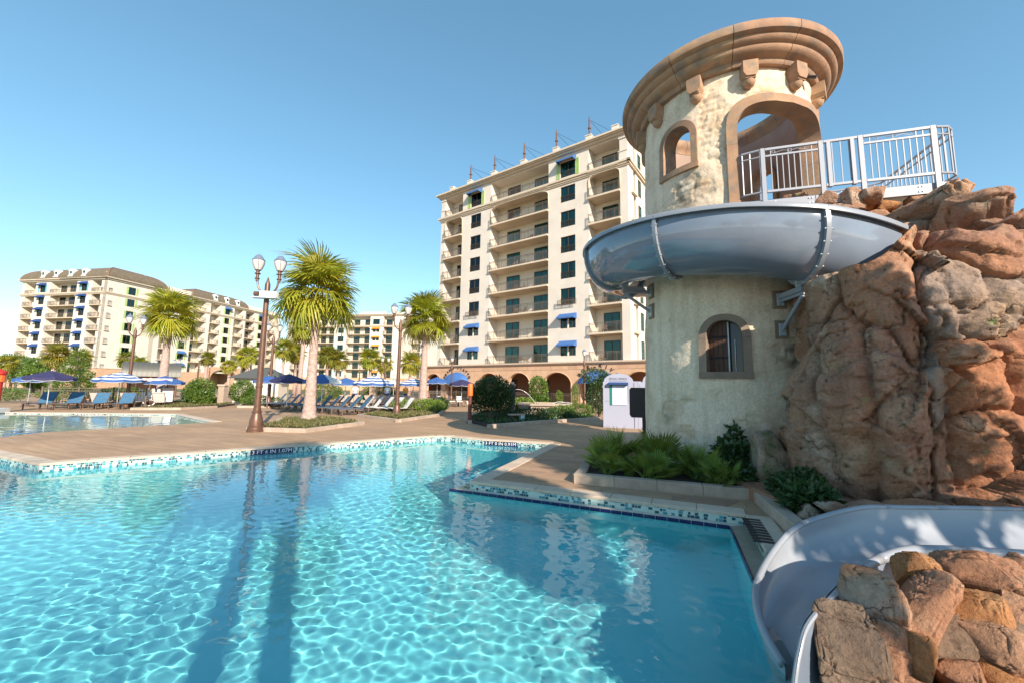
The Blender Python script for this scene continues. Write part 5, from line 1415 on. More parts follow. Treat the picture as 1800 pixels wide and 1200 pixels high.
# ------------------------------------------------------------------ upper water slide
slide = thing('water_slide', 'grey fiberglass flume curling around the castle tower', 'water slide', (TC.x, TC.y, 0))
def rim_z(ang):   # ang in degrees, falling to the right
    return float(np.interp(-ang, [20, 68, 95, 117, 139, 164, 180, 230, 260], [3.55, 4.16, 4.46, 4.64, 4.78, 4.92, 5.0, 5.25, 5.45]))
SEC = [(3.37, 0.0), (3.385, -0.15), (3.375, -0.32), (3.33, -0.50), (3.25, -0.67), (3.13, -0.82), (2.98, -0.93), (2.80, -0.985), (2.62, -0.97), (2.46, -0.90), (2.33, -0.78), (2.24, -0.6), (2.20, -0.4), (2.19, -0.2), (2.19, 0.0)]
INN = [(r_ - 0.03 if i < 7 else r_ + 0.03, z + (0.0 if i in (0, 14) else 0.02)) for i, (r_, z) in enumerate(SEC)]
def sweep(a_from, a_to, n, sec, nm, m_, closed=False, par=slide, smooth='auto'):
    mb = MB(); v = []; f = []; k = len(sec)
    for i in range(n + 1):
        a = a_from + (a_to - a_from) * i / n; z = rim_z(a); c, s_ = math.cos(R(a)), math.sin(R(a))
        v += [(r_ * c, r_ * s_, z + q) for (r_, q) in sec]
    kk = k if closed else k - 1
    for i in range(n):
        for j in range(kk):
            j2 = (j + 1) % k; f.append((i*k+j, (i+1)*k+j, (i+1)*k+j2, i*k+j2))
    if closed: f += [tuple(range(k)), tuple(n*k + j for j in reversed(range(k)))]
    mb.add(v, f)
    return mb.build(nm, M[m_], par, smooth=smooth, fixn=True)
JO = [-20, -55, -95, -139, -183, -227, -260]
for a, b in zip(JO[:-1], JO[1:]):
    ring = SEC + INN[::-1]
    sweep(a - 0.05, b + 0.05, 40, ring, 'flume_section', 'flume', closed=True)
    sweep(a - 0.05, b + 0.05, 40, [(3.34, 0.012), (3.34, 0.045), (3.45, 0.045), (3.46, 0.03), (3.46, -0.035), (3.44, -0.04), (3.43, 0.0), (3.38, 0.008)], 'rim_lip', 'flume_lip', closed=True)
    sweep(a - 0.05, b + 0.05, 40, [(2.22, 0.012), (2.22, 0.045), (2.12, 0.045), (2.11, -0.03), (2.14, 0.0)], 'rim_lip', 'flume_lip', closed=True)
for a in JO[1:-1]:
    out = [(r_ + 0.07 * (r_ - 2.79) / 0.6, z - 0.07 * max(0, -z)) for (r_, z) in SEC]
    prev = [(r_ + 0.005 * (r_ - 2.79) / 0.6, z - 0.004) for (r_, z) in SEC]
    fl_ = sweep(a - 0.55, a + 0.55, 2, out + prev[::-1], 'flange', 'flume_lip', closed=True)
    bm_ = MB(); c, s_ = math.cos(R(a)), math.sin(R(a))
    for (r_, q) in [(r_ + 0.055 * (r_ - 2.79) / 0.6, q - 0.05 * max(0, -q)) for (r_, q) in SEC[1:9]]:
        ta = Vector((-s_, c, 0)); p = Vector((r_ * c, r_ * s_, rim_z(a) + q)); bm_.tube([p - ta * 0.06, p + ta * 0.06], 0.011, 6)
    o = bm_.build('bolts', M['steel_grey'], fl_); o['kind'] = 'stuff'
def bracket(ang, z_top, z_low, reach):
    br = thing('slide_bracket', 'steel bracket %s' % ('carrying the slide above the arched tower window' if ang > -120 else 'under the overhanging outer bend of the slide'), 'bracket', (TC.x, TC.y, 0), R(ang), 'steel slide brackets')
    for (z, nm) in ((z_top, 'wall_plate'), (z_low, 'wall_plate')):
        r_ = RO(z)
        mb = MB(); mb.box(r_ - 0.1, r_ + 0.03, -0.12, 0.12, z - 0.18, z + 0.16); mb.build(nm, M['cast_stone_grey'], br)
        mb = MB(); mb.box(r_ + 0.03, r_ + 0.05, -0.06, 0.06, z - 0.13, z + 0.1)
        for (yy, zz) in ((-0.04, 0.07), (0.04, 0.07), (-0.04, -0.1), (0.04, -0.1)): mb.tube([(r_ + 0.05, yy, z + zz), (r_ + 0.07, yy, z + zz)], 0.012, 6)
        mb.build('foot_plate', M['steel_grey'], br)
    mb = MB()
    zz = z_top + 0.02
    mb.box(RO(z_top) + 0.05, reach, -0.05, 0.05, zz - 0.03, zz + 0.06); mb.box(RO(z_top) + 0.05, reach, -0.012, 0.012, zz - 0.09, zz - 0.03); mb.build('arm', M['steel_white'], br)
    mb = MB(); mb.tube([(RO(z_low) + 0.04, 0, z_low - 0.02), (reach - 0.04, 0, zz - 0.1)], 0.035, 10); mb.build('strut', M['steel_white'], br, smooth='auto')
    mb = MB(); mb.box(reach - 0.12, reach + 0.06, -0.07, 0.07, zz + 0.061, zz + 0.2); mb.box(reach - 0.16, reach + 0.12, -0.12, 0.12, zz + 0.2, zz + 0.23); mb.build('saddle', M['steel_grey'], br)
bracket(-94, 3.33, 2.76, 2.66)
bracket(-176, 3.90, 3.42, 2.62)

# ------------------------------------------------------------------ platform with white railing
plat = thing('slide_platform', 'white steel platform with scrolled railing beside the tower doorway', 'platform')
ZP = 5.30
FR = [(4.62, 7.47), (7.40, 6.64)]; CORN = [(7.62, 6.62), (7.80, 6.78)]; RIGHT = [(8.25, 8.6)]; BACK = [(6.6, 9.35)]
mb = MB(); poly = [(4.66, 7.55), (7.55, 6.70), (7.72, 6.82), (8.15, 8.6), (6.5, 9.3), (6.2, 8.2), (5.3, 7.9)]
mb.prism(poly, ZP - 0.05, ZP); mb.build('deck_plate', M['steel_grey'], plat, fixn=True)
def along(a, b): return seg_dirs(a, b)
a, b, d, Lr = along(FR[0], FR[1])
n = Vector((-d.y, d.x)); ang = math.atan2(d.y, d.x)
Mx = Matrix(((d.x, n.x, 0, a.x), (d.y, n.y, 0, a.y), (0, 0, 1, ZP), (0, 0, 0, 1)))
mb = MB(); mb.box(0.0, 1.05, -0.03, 0.03, -0.24, -0.06, 0, Mx); mb.build('edge_beam', M['steel_white'], plat)
mb = MB(); mb.box(1.06, 1.9, -0.032, 0.03, -0.24, -0.06, 0, Mx); mb.build('edge_beam', M['steel_white'], plat)
mb = MB(); mb.box(1.91, 3.12, -0.03, 0.03, -0.24, -0.06, 0, Mx); mb.build('edge_beam', M['steel_white'], plat)
bl = MB()
for x in (0.15, 0.4, 0.95, 1.0, 1.15, 1.55, 1.6, 2.0, 2.6, 2.65, 3.02):
    for zz in (-0.10, -0.19): p = Mx @ Vector((x, -0.03, zz)); q = Mx @ Vector((x, -0.045, zz)); bl.tube([p, q], 0.012, 6)
o = bl.build('bolts', M['steel_grey'], plat); o['kind'] = 'stuff'
for x in (0.22, 1.18, 1.80, 2.86):
    mb = MB(); mb.box(x - 0.036, x + 0.036, -0.075, -0.031, -0.24, 0.98, 0, Mx)
    for zz in (-0.2, 0.1, 0.5, 0.85): mb.box(x + 0.036, x + 0.046, -0.06, -0.045, zz, zz + 0.03, 0, Mx)
    mb.build('post', M['steel_white'], plat)
def hz_rail(x0, x1, z, t=0.022, y=-0.05): MB().box(x0, x1, y - t, y + t, z - t, z + t, 0, Mx).build('rail', M['steel_white'], plat)
for (x0, x1) in ((0.265, 1.135), (1.225, 1.755), (1.845, 2.815)):
    hz_rail(x0, x1, 0.955); hz_rail(x0, x1, 0.10)
    gate = abs(x0 - 1.225) < 0.01
    if not gate: hz_rail(x0, x1, 0.82, 0.016)
    nb = max(3, round((x1 - x0) / (0.098 if not gate else 0.15)))
    for i in range(1, nb):
        x = x0 + (x1 - x0) * i / nb
        t = 0.0075
        MB().box(x - t, x + t, -0.05 - t, -0.05 + t, 0.122, 0.803 if (not gate and 0.15 < i / nb < 0.8) else 0.933, 0, Mx).build('baluster', M['steel_white'], plat)
    if gate:
        for x in (x0 + 0.07, x1 - 0.09): MB().box(x - 0.03, x + 0.03, -0.085, -0.015, 0.06, 0.933, 0, Mx).build('gate_stile', M['steel_white'], plat)
    else:
        # scroll work between the two top rails
        cx_ = (x0 + x1) / 2 - 0.02
        sc_ = MB()
        def spiral(x, sg):
            pts = []
            for i in range(22):
                t = i / 21 * 2.2 * PI; r_ = 0.038 * (1 - 0.72 * i / 21)
                pts.append(Mx @ Vector((x + sg * r_ * math.cos(t), -0.05, 0.885 + r_ * math.sin(t))))
            sc_.tube(pts, 0.006, 5)
        spiral(cx_ - 0.27, -1); spiral(cx_ + 0.27, 1)
        sc_.tube([Mx @ Vector((cx_ - 0.24, -0.05, 0.87)), Mx @ Vector((cx_ - 0.12, -0.05, 0.905)), Mx @ Vector((cx_ - 0.03, -0.05, 0.885))], 0.006, 5); sc_.tube([Mx @ Vector((cx_ + 0.24, -0.05, 0.87)), Mx @ Vector((cx_ + 0.12, -0.05, 0.905)), Mx @ Vector((cx_ + 0.03, -0.05, 0.885))], 0.006, 5)
        ring_ = [Mx @ Vector((cx_ + 0.028 * math.cos(q), -0.05, 0.885 + 0.028 * math.sin(q))) for q in np.linspace(0, 2*PI, 13)]
        sc_.tube(ring_, 0.007, 5)
        for q in (0.8, 2.3, 4.0, 5.4): sc_.tube([Mx @ Vector((cx_ + 0.03 * math.cos(q), -0.05, 0.885 + 0.03 * math.sin(q))), Mx @ Vector((cx_ + 0.055 * math.cos(q), -0.05, 0.885 + 0.055 * math.sin(q)))], 0.006, 5)
        sc_.build('scroll', M['steel_white'], plat)
def side_rail(path, z_top=0.955):
    pts = [Vector((p[0], p[1], ZP)) for p in path]
    for zz, r_ in ((z_top, 0.024), (0.82, 0.016), (0.10, 0.02)):
        MB().tube([p + Vector((0, 0, zz)) for p in pts], r_, 8).build('rail', M['steel_white'], plat, smooth='auto')
    for p, q in zip(pts[:-1], pts[1:]):
        L1 = (q - p).length; k = max(1, round(L1 / 0.115))
        for i in range(k):
            c = p + (q - p) * i / k
            MB().box(c.x - 0.009, c.x + 0.009, c.y - 0.009, c.y + 0.009, ZP + 0.12, ZP + z_top).build('baluster', M['steel_white'], plat)
e1 = Mx @ Vector((2.905, -0.05, 0))
side_rail([(e1.x, e1.y), (7.60, 6.58), (7.74, 6.66), (7.78, 6.82), (8.2, 8.5), (7.9, 8.75), (6.55, 9.30)])
s1 = Mx @ Vector((0.175, -0.05, 0))
side_rail([(s1.x, s1.y), (4.63, 7.46), (4.52, 7.53), (4.49, 7.64), (4.50, 7.75)])
mb = MB(); mb.box(3.125, 3.2, -0.03, 0.03, -0.24, -0.06, 0, Mx); mb.build('edge_beam', M['steel_white'], plat)

# ------------------------------------------------------------------ lower water slide, running out into the pool
low = thing('water_slide', 'pale fiberglass flume curving down into the pool past the rock pile', 'water slide')
O_ = [(7.6, 4.40, .44), (6.4, 4.40, .44), (5.32, 4.34, .42), (4.76, 4.35, .42), (4.16, 4.34, .42), (3.66, 4.31, .42), (3.16, 4.20, .36), (2.77, 4.07, .28), (2.36, 3.76, .18), (2.03, 3.45, .08), (1.87, 3.22, .02), (1.76, 2.95, -.04), (1.73, 2.72, -.10)]
I_ = [(7.6, 3.16, .44), (6.2, 3.16, .44), (4.9, 3.12, .42), (4.3, 3.16, .42), (3.72, 3.24, .42), (3.30, 3.28, .42), (2.99, 3.24, .42), (2.56, 3.04, .41), (2.10, 2.72, .39), (1.73, 2.49, .31), (1.60, 2.40, .20), (1.52, 2.34, .06), (1.46, 2.30, -.12)]
def smooth_path(pts, k=6):
    out = []
    P = [Vector(p) for p in pts]
    for i in range(len(P) - 1):
        p0 = P[max(i-1, 0)]; p1 = P[i]; p2 = P[i+1]; p3 = P[min(i+2, len(P)-1)]
        for j in range(k):
            t = j / k
            out.append(0.5 * ((2*p1) + (p2-p0)*t + (2*p0-5*p1+4*p2-p3)*t*t + (-p0+3*p1-3*p2+p3)*t**3))
    out.append(P[-1]); return out
So, Si = smooth_path(O_), smooth_path(I_)
def usec(o, i, depth):
    # section from outer rim down across the floor and up to the inner rim
    pts = []
    for t, dz in ((0, 0), (0.015, 0.22), (0.04, 0.45), (0.085, 0.68), (0.15, 0.86), (0.24, 0.96), (0.36, 1.0), (0.5, 1.0), (0.64, 1.0), (0.76, 0.96), (0.85, 0.86), (0.915, 0.68), (0.96, 0.45), (0.985, 0.22), (1, 0)):
        p = o.lerp(i, t); zf = min(o.z, i.z) * 0 + (o.z * (1 - t) + i.z * t)
        fl_z = o.z * 0.5 + i.z * 0.5 - depth
        top = o.z if t < 0.5 else i.z
        pts.append(Vector((p.x, p.y, top + (fl_z - top) * dz)))
    return pts
NSEC = len(So); SECT = [usec(So[q], Si[q], 0.40 if q < 40 else 0.40 - 0.10 * (q - 40) / (NSEC - 40)) for q in range(NSEC)]
cuts = [0, 12, 21, 27, 40, NSEC - 1]
for a, b in zip(cuts[:-1], cuts[1:]):
    mb = MB(); v = []; f = []; k = len(SECT[0])
    for q in range(a, b + 1): v += [tuple(p) for p in SECT[q]]
    for i in range(b - a):
        for j in range(k - 1): f.append((i*k+j, i*k+j+1, (i+1)*k+j+1, (i+1)*k+j))
    mb.add(v, f); o = mb.build('flume_section', M['flume_in'], low, smooth=True)
    # rolled rims
    mb = MB(); mb.tube([So[q] + Vector((0, 0.02, 0.0)) for q in range(a, b + 1)], 0.028, 8); mb.build('rim_lip', M['flume_in'], low, smooth=True)
    mb = MB(); mb.tube([Si[q] + (Si[q] - So[q]).normalized() * 0.03 + Vector((0, 0, -0.02)) for q in range(a, b + 1)], [0.045 if q < 34 else max(0.014, 0.045 - 0.031 * (q - 34) / 16) for q in range(a, b + 1)], 12); mb.build('rim_lip', M['flume_in'], low, smooth=True)
    mb = MB(); v = []; f = []
    for q in range(a, b + 1):
        p = Si[q]; dr_ = (Si[q] - So[q]); dr_.z = 0; dr_.normalize()
        v += [tuple(p + dr_ * 0.04), tuple(Vector((p.x, p.y, -0.35)) + dr_ * 0.05)]
    for i in range(b - a): f.append((2*i, 2*i+1, 2*i+3, 2*i+2))
    mb.add(v, f); mb.build('outer_skin', M['flume'], low, smooth=True)
# ------------------------------------------------------------------ planters
def kerb(root, pts, z1=0.15, wdt=0.16, piece=0.62, flip=1, m_='kerb'):
    coping(root, pts, wdt, flip, piece, -0.02, z1, m_, 'kerb_stone')
def soil(root, poly, z=0.1):
    mb = MB(); mb.prism(poly, -0.02, z); mb.build('soil', M['soil'], root, fixn=True)
def planter(label, kpts, poly, z1=0.15, flip=1, piece=0.62, grp='stone edged planters'):
    t = thing('planter', label, 'planter', group=grp)
    kerb(t, kpts, z1, 0.16, piece, flip); soil(t, poly, z1 - 0.05)
    return t
planter('stone edged planter at the foot of the castle tower', [(1.75, 9.4), (1.28, 7.62), (1.09, 7.08), (3.60, 6.18), (3.11, 4.56)], [(1.8, 9.4), (1.38, 7.62), (1.22, 7.12), (3.68, 6.25), (3.22, 4.6), (4.6, 4.6), (5.0, 6.5), (5.2, 9.0)], 0.16, 1, 0.7)
planter('low kerbed planter around the tallest palm and nearest lamp', [(-9.15, 15.9), (-9.05, 14.05), (-6.9, 13.8), (-6.05, 16.9), (-8.4, 19.2), (-10.3, 18.0), (-9.15, 15.9)], [(-9.1, 15.9), (-9.0, 14.1), (-6.95, 13.85), (-6.1, 16.9), (-8.4, 19.1), (-10.2, 18.0)], 0.14, 1, 0.9)
planter('low kerbed planter around the middle palm and its lamp', [(-7.95, 21.08), (-5.0, 18.2), (-3.9, 22.5), (-4.4, 27.2), (-7.4, 30.2), (-8.0, 26), (-7.95, 21.08)], [(-7.9, 21.1), (-5.05, 18.3), (-4.0, 22.5), (-4.5, 27.1), (-7.35, 30.0), (-7.9, 26)], 0.14, 1, 0.9)
planter('dark planted bed with the big round shrub and the fountain', [(-2.15, 20.4), (-1.75, 18.3)], [(-2.1, 20.4), (-1.7, 18.3), (-0.8, 16.4), (1.0, 18.4), (4.6, 21.6), (4.8, 26.5), (-1.6, 26.5)], 0.14, -1, 0.7)
t = thing('kerb', 'pale stone kerb in front of the fountain bed', 'kerb', group='fountain bed kerbs'); kerb(t, [(-0.95, 16.35), (-0.78, 16.22), (1.07, 18.25), (4.71, 21.5)], 0.15, 0.18, 0.75, 1)
planter('low kerbed planter around the palm beyond the shallow pool', [(-22.6, 26.4), (-22.2, 23.8), (-19.9, 24.6), (-19.6, 27.2)], [(-22.5, 27.6), (-22.1, 23.9), (-20.0, 24.7), (-19.7, 27.2), (-21, 31), (-27, 33), (-27.2, 29.5)], 0.14, 1, 0.9)
planter('low kerbed bed at the end of the blue loungers', [(-20.2, 30.4), (-18.6, 27.7), (-16.6, 28.0)], [(-20.2, 31.5), (-20.1, 30.4), (-18.6, 27.8), (-16.7, 28.1), (-17.5, 31.5)], 0.14, 1, 0.9)

# ------------------------------------------------------------------ foliage meshes
def fan_leaf(seed, Rf=0.95, pet=0.9, nseg=30, spread=235, droop=0.55, fold=0.3, split=0.45, wmul=1.0):
    rr_ = random.Random(seed); mb = MB()
    mb.tube([(0, 0, 0), (pet*0.5, 0, 0.03), (pet, 0, 0)], [0.022, 0.016, 0.012], 5, 0, cap=False)
    base = Vector((pet, 0, 0))
    sp = R(spread)
    for i in range(nseg):
        a = -sp/2 + sp * (i + 0.5) / nseg
        ln = Rf * (0.72 + 0.28 * math.cos(a * 0.75)) * rr_.uniform(0.88, 1.08)
        hw = sp / nseg * 0.5 * wmul
        d = Vector((math.cos(a), math.sin(a), 0))
        def P(r_, off, lift):
            q = Vector((math.cos(a + off), math.sin(a + off), 0)) * r_
            z = fold * abs(math.sin(a)) * r_ * 0.5 - droop * max(0, r_ / Rf - 0.35) ** 2 * Rf * dr_ + lift
            return base + q + Vector((0, 0, z))
        dr_ = rr_.uniform(0.8, 1.7)
        r1, r2, r3 = split * ln, 0.78 * ln, ln
        v = [P(0.03, 0, 0), P(r1, -hw, 0.012), P(r1, hw, 0.012), P(r1, 0, -0.006), P(r2, -hw*0.5, 0.0), P(r2, hw*0.5, 0.0), P(r3, 0, 0)]
        mb.add(v, [(0, 1, 3), (0, 3, 2), (1, 4, 3), (3, 4, 5), (3, 5, 2), (4, 6, 5)])
    return mb
LEAF = [fan_leaf(s_, 1.0, 0.75, 34, 255, 0.75 + 0.4 * (s_ % 3), 0.4, 0.42, 1.0).mesh('frond', M['frond'], smooth=False) for s_ in range(5)]
LEAF_DRY = fan_leaf(77, 0.8, 0.7, 24, 150, 1.8, 0.9).mesh('frond', M['frond_dry'])
PLEAF = [fan_leaf(s_ + 20, 0.50, 0.45, 22, 200, 0.25, 0.3, 0.35, 0.8).mesh('frond', M['palmetto']) for s_ in range(4)]
def frond_rot(az_, el_, rl=0.0):
    return (Matrix.Rotation(az_, 4, 'Z') @ Matrix.Rotation(-el_, 4, 'Y') @ Matrix.Rotation(rl, 4, 'X')).to_euler()
def trunk_mesh(H, r0_, r1_, lean, seed, boots=0.8, n=20):
    rg_ = np.random.default_rng(seed); k = int(H / 0.06); mb = MB()
    zz = np.linspace(-0.1, H, k); v = []; f = []
    for i, z in enumerate(zz):
        u_ = max(z, 0) / H
        rr_ = r0_ + (r1_ - r0_) * min(1, u_ * 1.6) + 0.5 * r0_ * math.exp(-max(z, 0) / 0.3)
        cx_ = lean[0] * u_ ** 1.4; cy_ = lean[1] * u_ ** 1.4
        for j in range(n):
            t = 2 * PI * j / n
            # criss-cross leaf scars low down, rings higher up
            sp1 = math.sin(t * 5 + z * 22) ; sp2 = math.sin(t * 5 - z * 22)
            s_ = rr_ * (1 + 0.055 * max(sp1, sp2) * (1 - u_ * 0.75) + 0.03 * math.sin(z * 44) * (0.3 + u_) + rg_.normal(0, 0.012))
            v.append((cx_ + s_ * math.cos(t), cy_ + s_ * math.sin(t), z))
    for i in range(k - 1):
        for j in range(n): f.append((i*n+j, i*n+(j+1) % n, (i+1)*n+(j+1) % n, (i+1)*n+j))
    mb.add(v, f)
    return mb.mesh('trunk', M['trunk'], smooth=True)
def crown_dirs(nl, rr_, low=-44):
    out = []
    for i in range(nl):
        u_ = (i + 0.5) / nl
        el_ = R(82 - (82 - low) * u_ ** 0.85) + rr_.uniform(-0.12, 0.12)
        az_ = i * 2.39996 + rr_.uniform(-0.3, 0.3)
        out.append((az_, el_))
    return out
def near_palm(label, x, y, H, lean, r0_, r1_, cs, nl, seed, group='fan palms'):
    t = thing('palm_tree', label, 'palm tree', (x, y, 0.05), group=group)
    link('trunk', trunk_mesh(H, r0_, r1_, lean, seed), t)
    rr_ = random.Random(seed)
    top = Vector((lean[0], lean[1], H))
    bt = MB()
    for i in range(26):
        a = i * 2.4; z = H - 0.75 + 0.8 * i / 26; q = Vector((math.cos(a), math.sin(a), 0))
        p0 = Vector((lean[0], lean[1], z)) + q * r1_ * 0.8; p1 = p0 + q * 0.16 + Vector((0, 0, 0.26)); bt.tube([p0, p1], [0.06, 0.025], 5)
    bt.build('leaf_boots', M['trunk_dark'], t)
    for (az_, el_) in crown_dirs(nl, rr_):
        s_ = cs * rr_.uniform(0.82, 1.12)
        me = LEAF_DRY if (el_ < R(-38) and rr_.random() < 0.45) else rr_.choice(LEAF)
        link('frond', me, t, top + Vector((0, 0, 0.05 + 0.3 * max(0, el_))), frond_rot(az_, el_, rr_.uniform(-0.5, 0.5)), s_)
    return t
near_palm('tall fan palm with a pinkish cross-hatched trunk in the kerbed island', -8.6, 17.4, 5.35, (0.0, 0.0), 0.25, 0.155, 1.16, 50, 1)
near_palm('fan palm behind the middle lamp with white loungers at its side', -6.25, 28.7, 6.1, (0.0, 0.0), 0.30, 0.2, 1.3, 46, 2)
near_palm('fan palm rising beside the pink and white cart', -26.0, 30.2, 6.2, (0.0, 0.0), 0.36, 0.22, 1.28, 46, 3)
# palms behind the camera: their shadows reach across the pool
near_palm('fan palm on the near bank casting its shadow over the pool', 0.97, -3.0, 5.7, (0.0, 0.0), 0.15, 0.12, 0.9, 34, 5, 'fan palms of the near bank')
near_palm('second fan palm on the near bank casting its shadow over the pool', 1.72, -3.4, 6.6, (0.0, 0.0), 0.15, 0.12, 0.9, 34, 6, 'fan palms of the near bank')
near_palm('third fan palm on the near bank casting its shadow over the pool', -3.4, -5.9, 6.2, (0.1, -0.1), 0.2, 0.15, 1.0, 38, 7, 'fan palms of the near bank')

# far palms: crown joined into one mesh, three variants shared
def far_crown(seed, nl=44):
    rr_ = random.Random(seed); mb = MB()
    for k, (az_, el_) in enumerate(crown_dirs(nl, rr_, -60)):
        lf = fan_leaf(seed * 50 + k, 0.95, 0.75, 15, 230, 0.9, 0.35)
        Mx_ = frond_rot(az_, el_, rr_.uniform(-0.5, 0.5)).to_matrix().to_4x4() @ Matrix.Scale(rr_.uniform(0.8, 1.1), 4)
        mb.add([Mx_ @ Vector(p) for p in lf.v], lf.f)
    return mb.mesh('crown', M['frond_far'])
FC = [far_crown(s_) for s_ in (3, 4, 5)]
FT = {}
def far_palm(label, x, y, zc_, sc, seed):
    t = thing('palm_tree', label, 'palm tree', (x, y, 0), random.Random(seed).uniform(0, 6), 'fan palms in the hotel gardens')
    H = zc_ - 0.1
    key = round(H)
    mb = MB(); mb.tube([(0, 0, 0), (0.03, 0, H*0.3), (0.1, 0, H*0.7), (0.1, 0.05, H)], [0.30, 0.21, 0.19, 0.24], 10); mb.build('trunk', M['trunk'], t, smooth=True)
    link('crown', FC[seed % 3], t, (0.1, 0.05, H), (0, 0, 0), sc)
far_palm('garden palm leaning behind the tallest palm trunk', -20.9, 39.9, 7.3, 1.15, 1)
far_palm('greyish garden palm in front of the mansard hotel front', -52.5, 46.3, 4.6, 0.95, 2)
far_palm('smaller greyish palm next to the conifer by the mansard hotel', -54.8, 51.2, 4.5, 0.9, 3)
far_palm('small palm before the plain end wall, next to the second lamp', -51.9, 54.2, 4.8, 0.8, 4)
far_palm('shorter palm over the barrel roof, before the plain end wall', -47.5, 51.5, 3.8, 0.9, 5)
far_palm('small palm beside the drive-through arch', -45.2, 59.8, 5.3, 0.8, 6)
far_palm('bright palm right of the drive-through arch', -32.9, 50.2, 5.2, 1.0, 7)
far_palm('palm between the far lamp and the tallest palm, upper one', -32.6, 57.4, 6.7, 1.1, 8)
far_palm('palm between the far lamp and the tallest palm, lower one', -33.0, 61.7, 6.4, 1.15, 9)
far_palm('palm just right of the tallest palm trunk', -25.7, 56.4, 5.8, 1.1, 10)
far_palm('yellowing palm second from the tallest palm trunk', -24.4, 57.0, 5.2, 1.05, 11)
far_palm('palm under the column of orange awnings', -19.8, 56.7, 5.4, 1.2, 12)
far_palm('small yellow palm right of the orange awnings', -19.2, 61.1, 5.0, 1.0, 13)
far_palm('dark shaded palm left of the middle palm trunk', -14.2, 56.2, 4.9, 1.15, 14)
far_palm('low yellow palm at the left edge beyond the fence', -62.5, 49.9, 3.8, 0.8, 15)
far_palm('low palm peeping over the blue umbrella roof', -40.1, 57.4, 4.2, 0.75, 16)

def leaf_cloud(name, centers, n, size, m_, seed, aspect=0.45, shell=0.55):
    # many small pointed leaves through the volume of a few ellipsoids
    rg_ = np.random.default_rng(seed); V = []; 
    tot = sum(c[3] * c[4] * c[5] for c in centers)
    for (x, y, z, a, b, c) in centers:
        k = int(n * (a * b * c) / tot)
        d = rg_.normal(size=(k, 3)); d /= np.linalg.norm(d, axis=1, keepdims=True)
        lump = 1 + 0.22 * fbm(d * 2.1 + seed, 3, seed)
        rad = (shell + (1 - shell) * rg_.random(k) ** 0.6) * lump
        p = d * rad[:, None] * np.array([a, b, c]) + np.array([x, y, z])
        ax = d * 0.8 + rg_.normal(size=(k, 3)) * 0.8; ax[:, 2] += 0.25; ax /= np.linalg.norm(ax, axis=1, keepdims=True)
        up_ = rg_.normal(size=(k, 3)); sd_ = np.cross(ax, up_); sd_ /= np.linalg.norm(sd_, axis=1, keepdims=True)
        s_ = size * rg_.uniform(0.6, 1.3, k)[:, None]
        nrm = np.cross(sd_, ax)
        V.append(np.stack([p, p + ax*s_*0.5 + sd_*s_*aspect*0.5 + nrm*s_*0.08, p + ax*s_, p + ax*s_*0.5 - sd_*s_*aspect*0.5 + nrm*s_*0.08], 1).reshape(-1, 3))
    V = np.concatenate(V); q = np.arange(len(V)).reshape(-1, 4)
    return np_mesh(name, V, q, M[m_])
def shrub(label, x, y, centers, n, size, m_, seed, stems=4, cat='shrub', name='shrub', group='garden shrubs', sh=0.55, z=0.05):
    t = thing(name, label, cat, (x, y, z), group=group)
    link('foliage', leaf_cloud('foliage', centers, n, size, m_, seed, shell=sh), t)
    rr_ = random.Random(seed); mb = MB()
    for i in range(stems):
        c = centers[i % len(centers)]
        mb.tube([(rr_.uniform(-0.1, 0.1), rr_.uniform(-0.1, 0.1), -0.05), (c[0]*0.5 + rr_.uniform(-0.1, 0.1), c[1]*0.5, c[2]*0.5), (c[0] + rr_.uniform(-0.2, 0.2), c[1], c[2])], [0.03, 0.022, 0.01], 5)
    mb.build('stem', M['bark'], t)
    return t
shrub('big dark round shrub in the bed beside the red post', -0.95, 19.4, [(0, 0, 1.35, 0.95, 0.9, 0.75), (-0.45, 0, 0.95, 0.6, 0.6, 0.6), (0.5, 0.1, 1.0, 0.6, 0.6, 0.7)], 9000, 0.11, 'leaf_dark', 1, 7)
shrub('light green upright shrub behind the fountain', 1.8, 27.0, [(0, 0, 1.5, 0.65, 0.6, 0.85), (0.1, 0, 0.6, 0.8, 0.7, 0.5)], 5000, 0.13, 'leaf', 2)
shrub('leafy shrub climbing before the second blue dome awning', 5.1, 23.6, [(0, 0, 1.1, 0.75, 0.7, 1.0), (-0.2, 0.3, 2.3, 0.8, 0.6, 0.5), (0.5, 0.3, 2.0, 0.5, 0.5, 0.5)], 4500, 0.12, 'leaf_dark', 3, 6)
shrub('lime green low bush by the kerb left of the white kiosk', 3.7, 22.4, [(0, 0, 0.35, 0.9, 0.5, 0.4), (-1.0, -0.6, 0.3, 0.8, 0.5, 0.35)], 4000, 0.09, 'leaf', 4)
shrub('small upright cypress in front of the arcade railing', 5.2, 33.0, [(0, 0, 1.0, 0.28, 0.28, 0.95)], 1600, 0.08, 'leaf_lime', 5)
shrub('second small cypress in front of the arcade', 3.9, 33.0, [(0, 0, 0.8, 0.3, 0.3, 0.6)], 1500, 0.08, 'leaf_lime', 6)
shrub('low dark planting at the foot of the fountain', 1.0, 20.6, [(0, 0, 0.25, 1.5, 0.7, 0.3), (1.4, 0.9, 0.25, 1.1, 0.6, 0.28)], 4000, 0.10, 'leaf_dark', 7)
shrub('round bush left of the open gateway', -21.9, 28.6, [(0, 0, 1.0, 0.85, 0.8, 0.95), (-0.6, 0.4, 0.9, 0.6, 0.6, 0.8), (0.5, -0.3, 0.6, 0.6, 0.6, 0.6)], 6500, 0.12, 'leaf', 8)
shrub('round bush right of the open gateway', -20.9, 31.6, [(0, 0, 0.95, 0.9, 0.8, 0.9), (0.6, 0.2, 0.6, 0.6, 0.6, 0.6)], 6000, 0.12, 'leaf', 9)
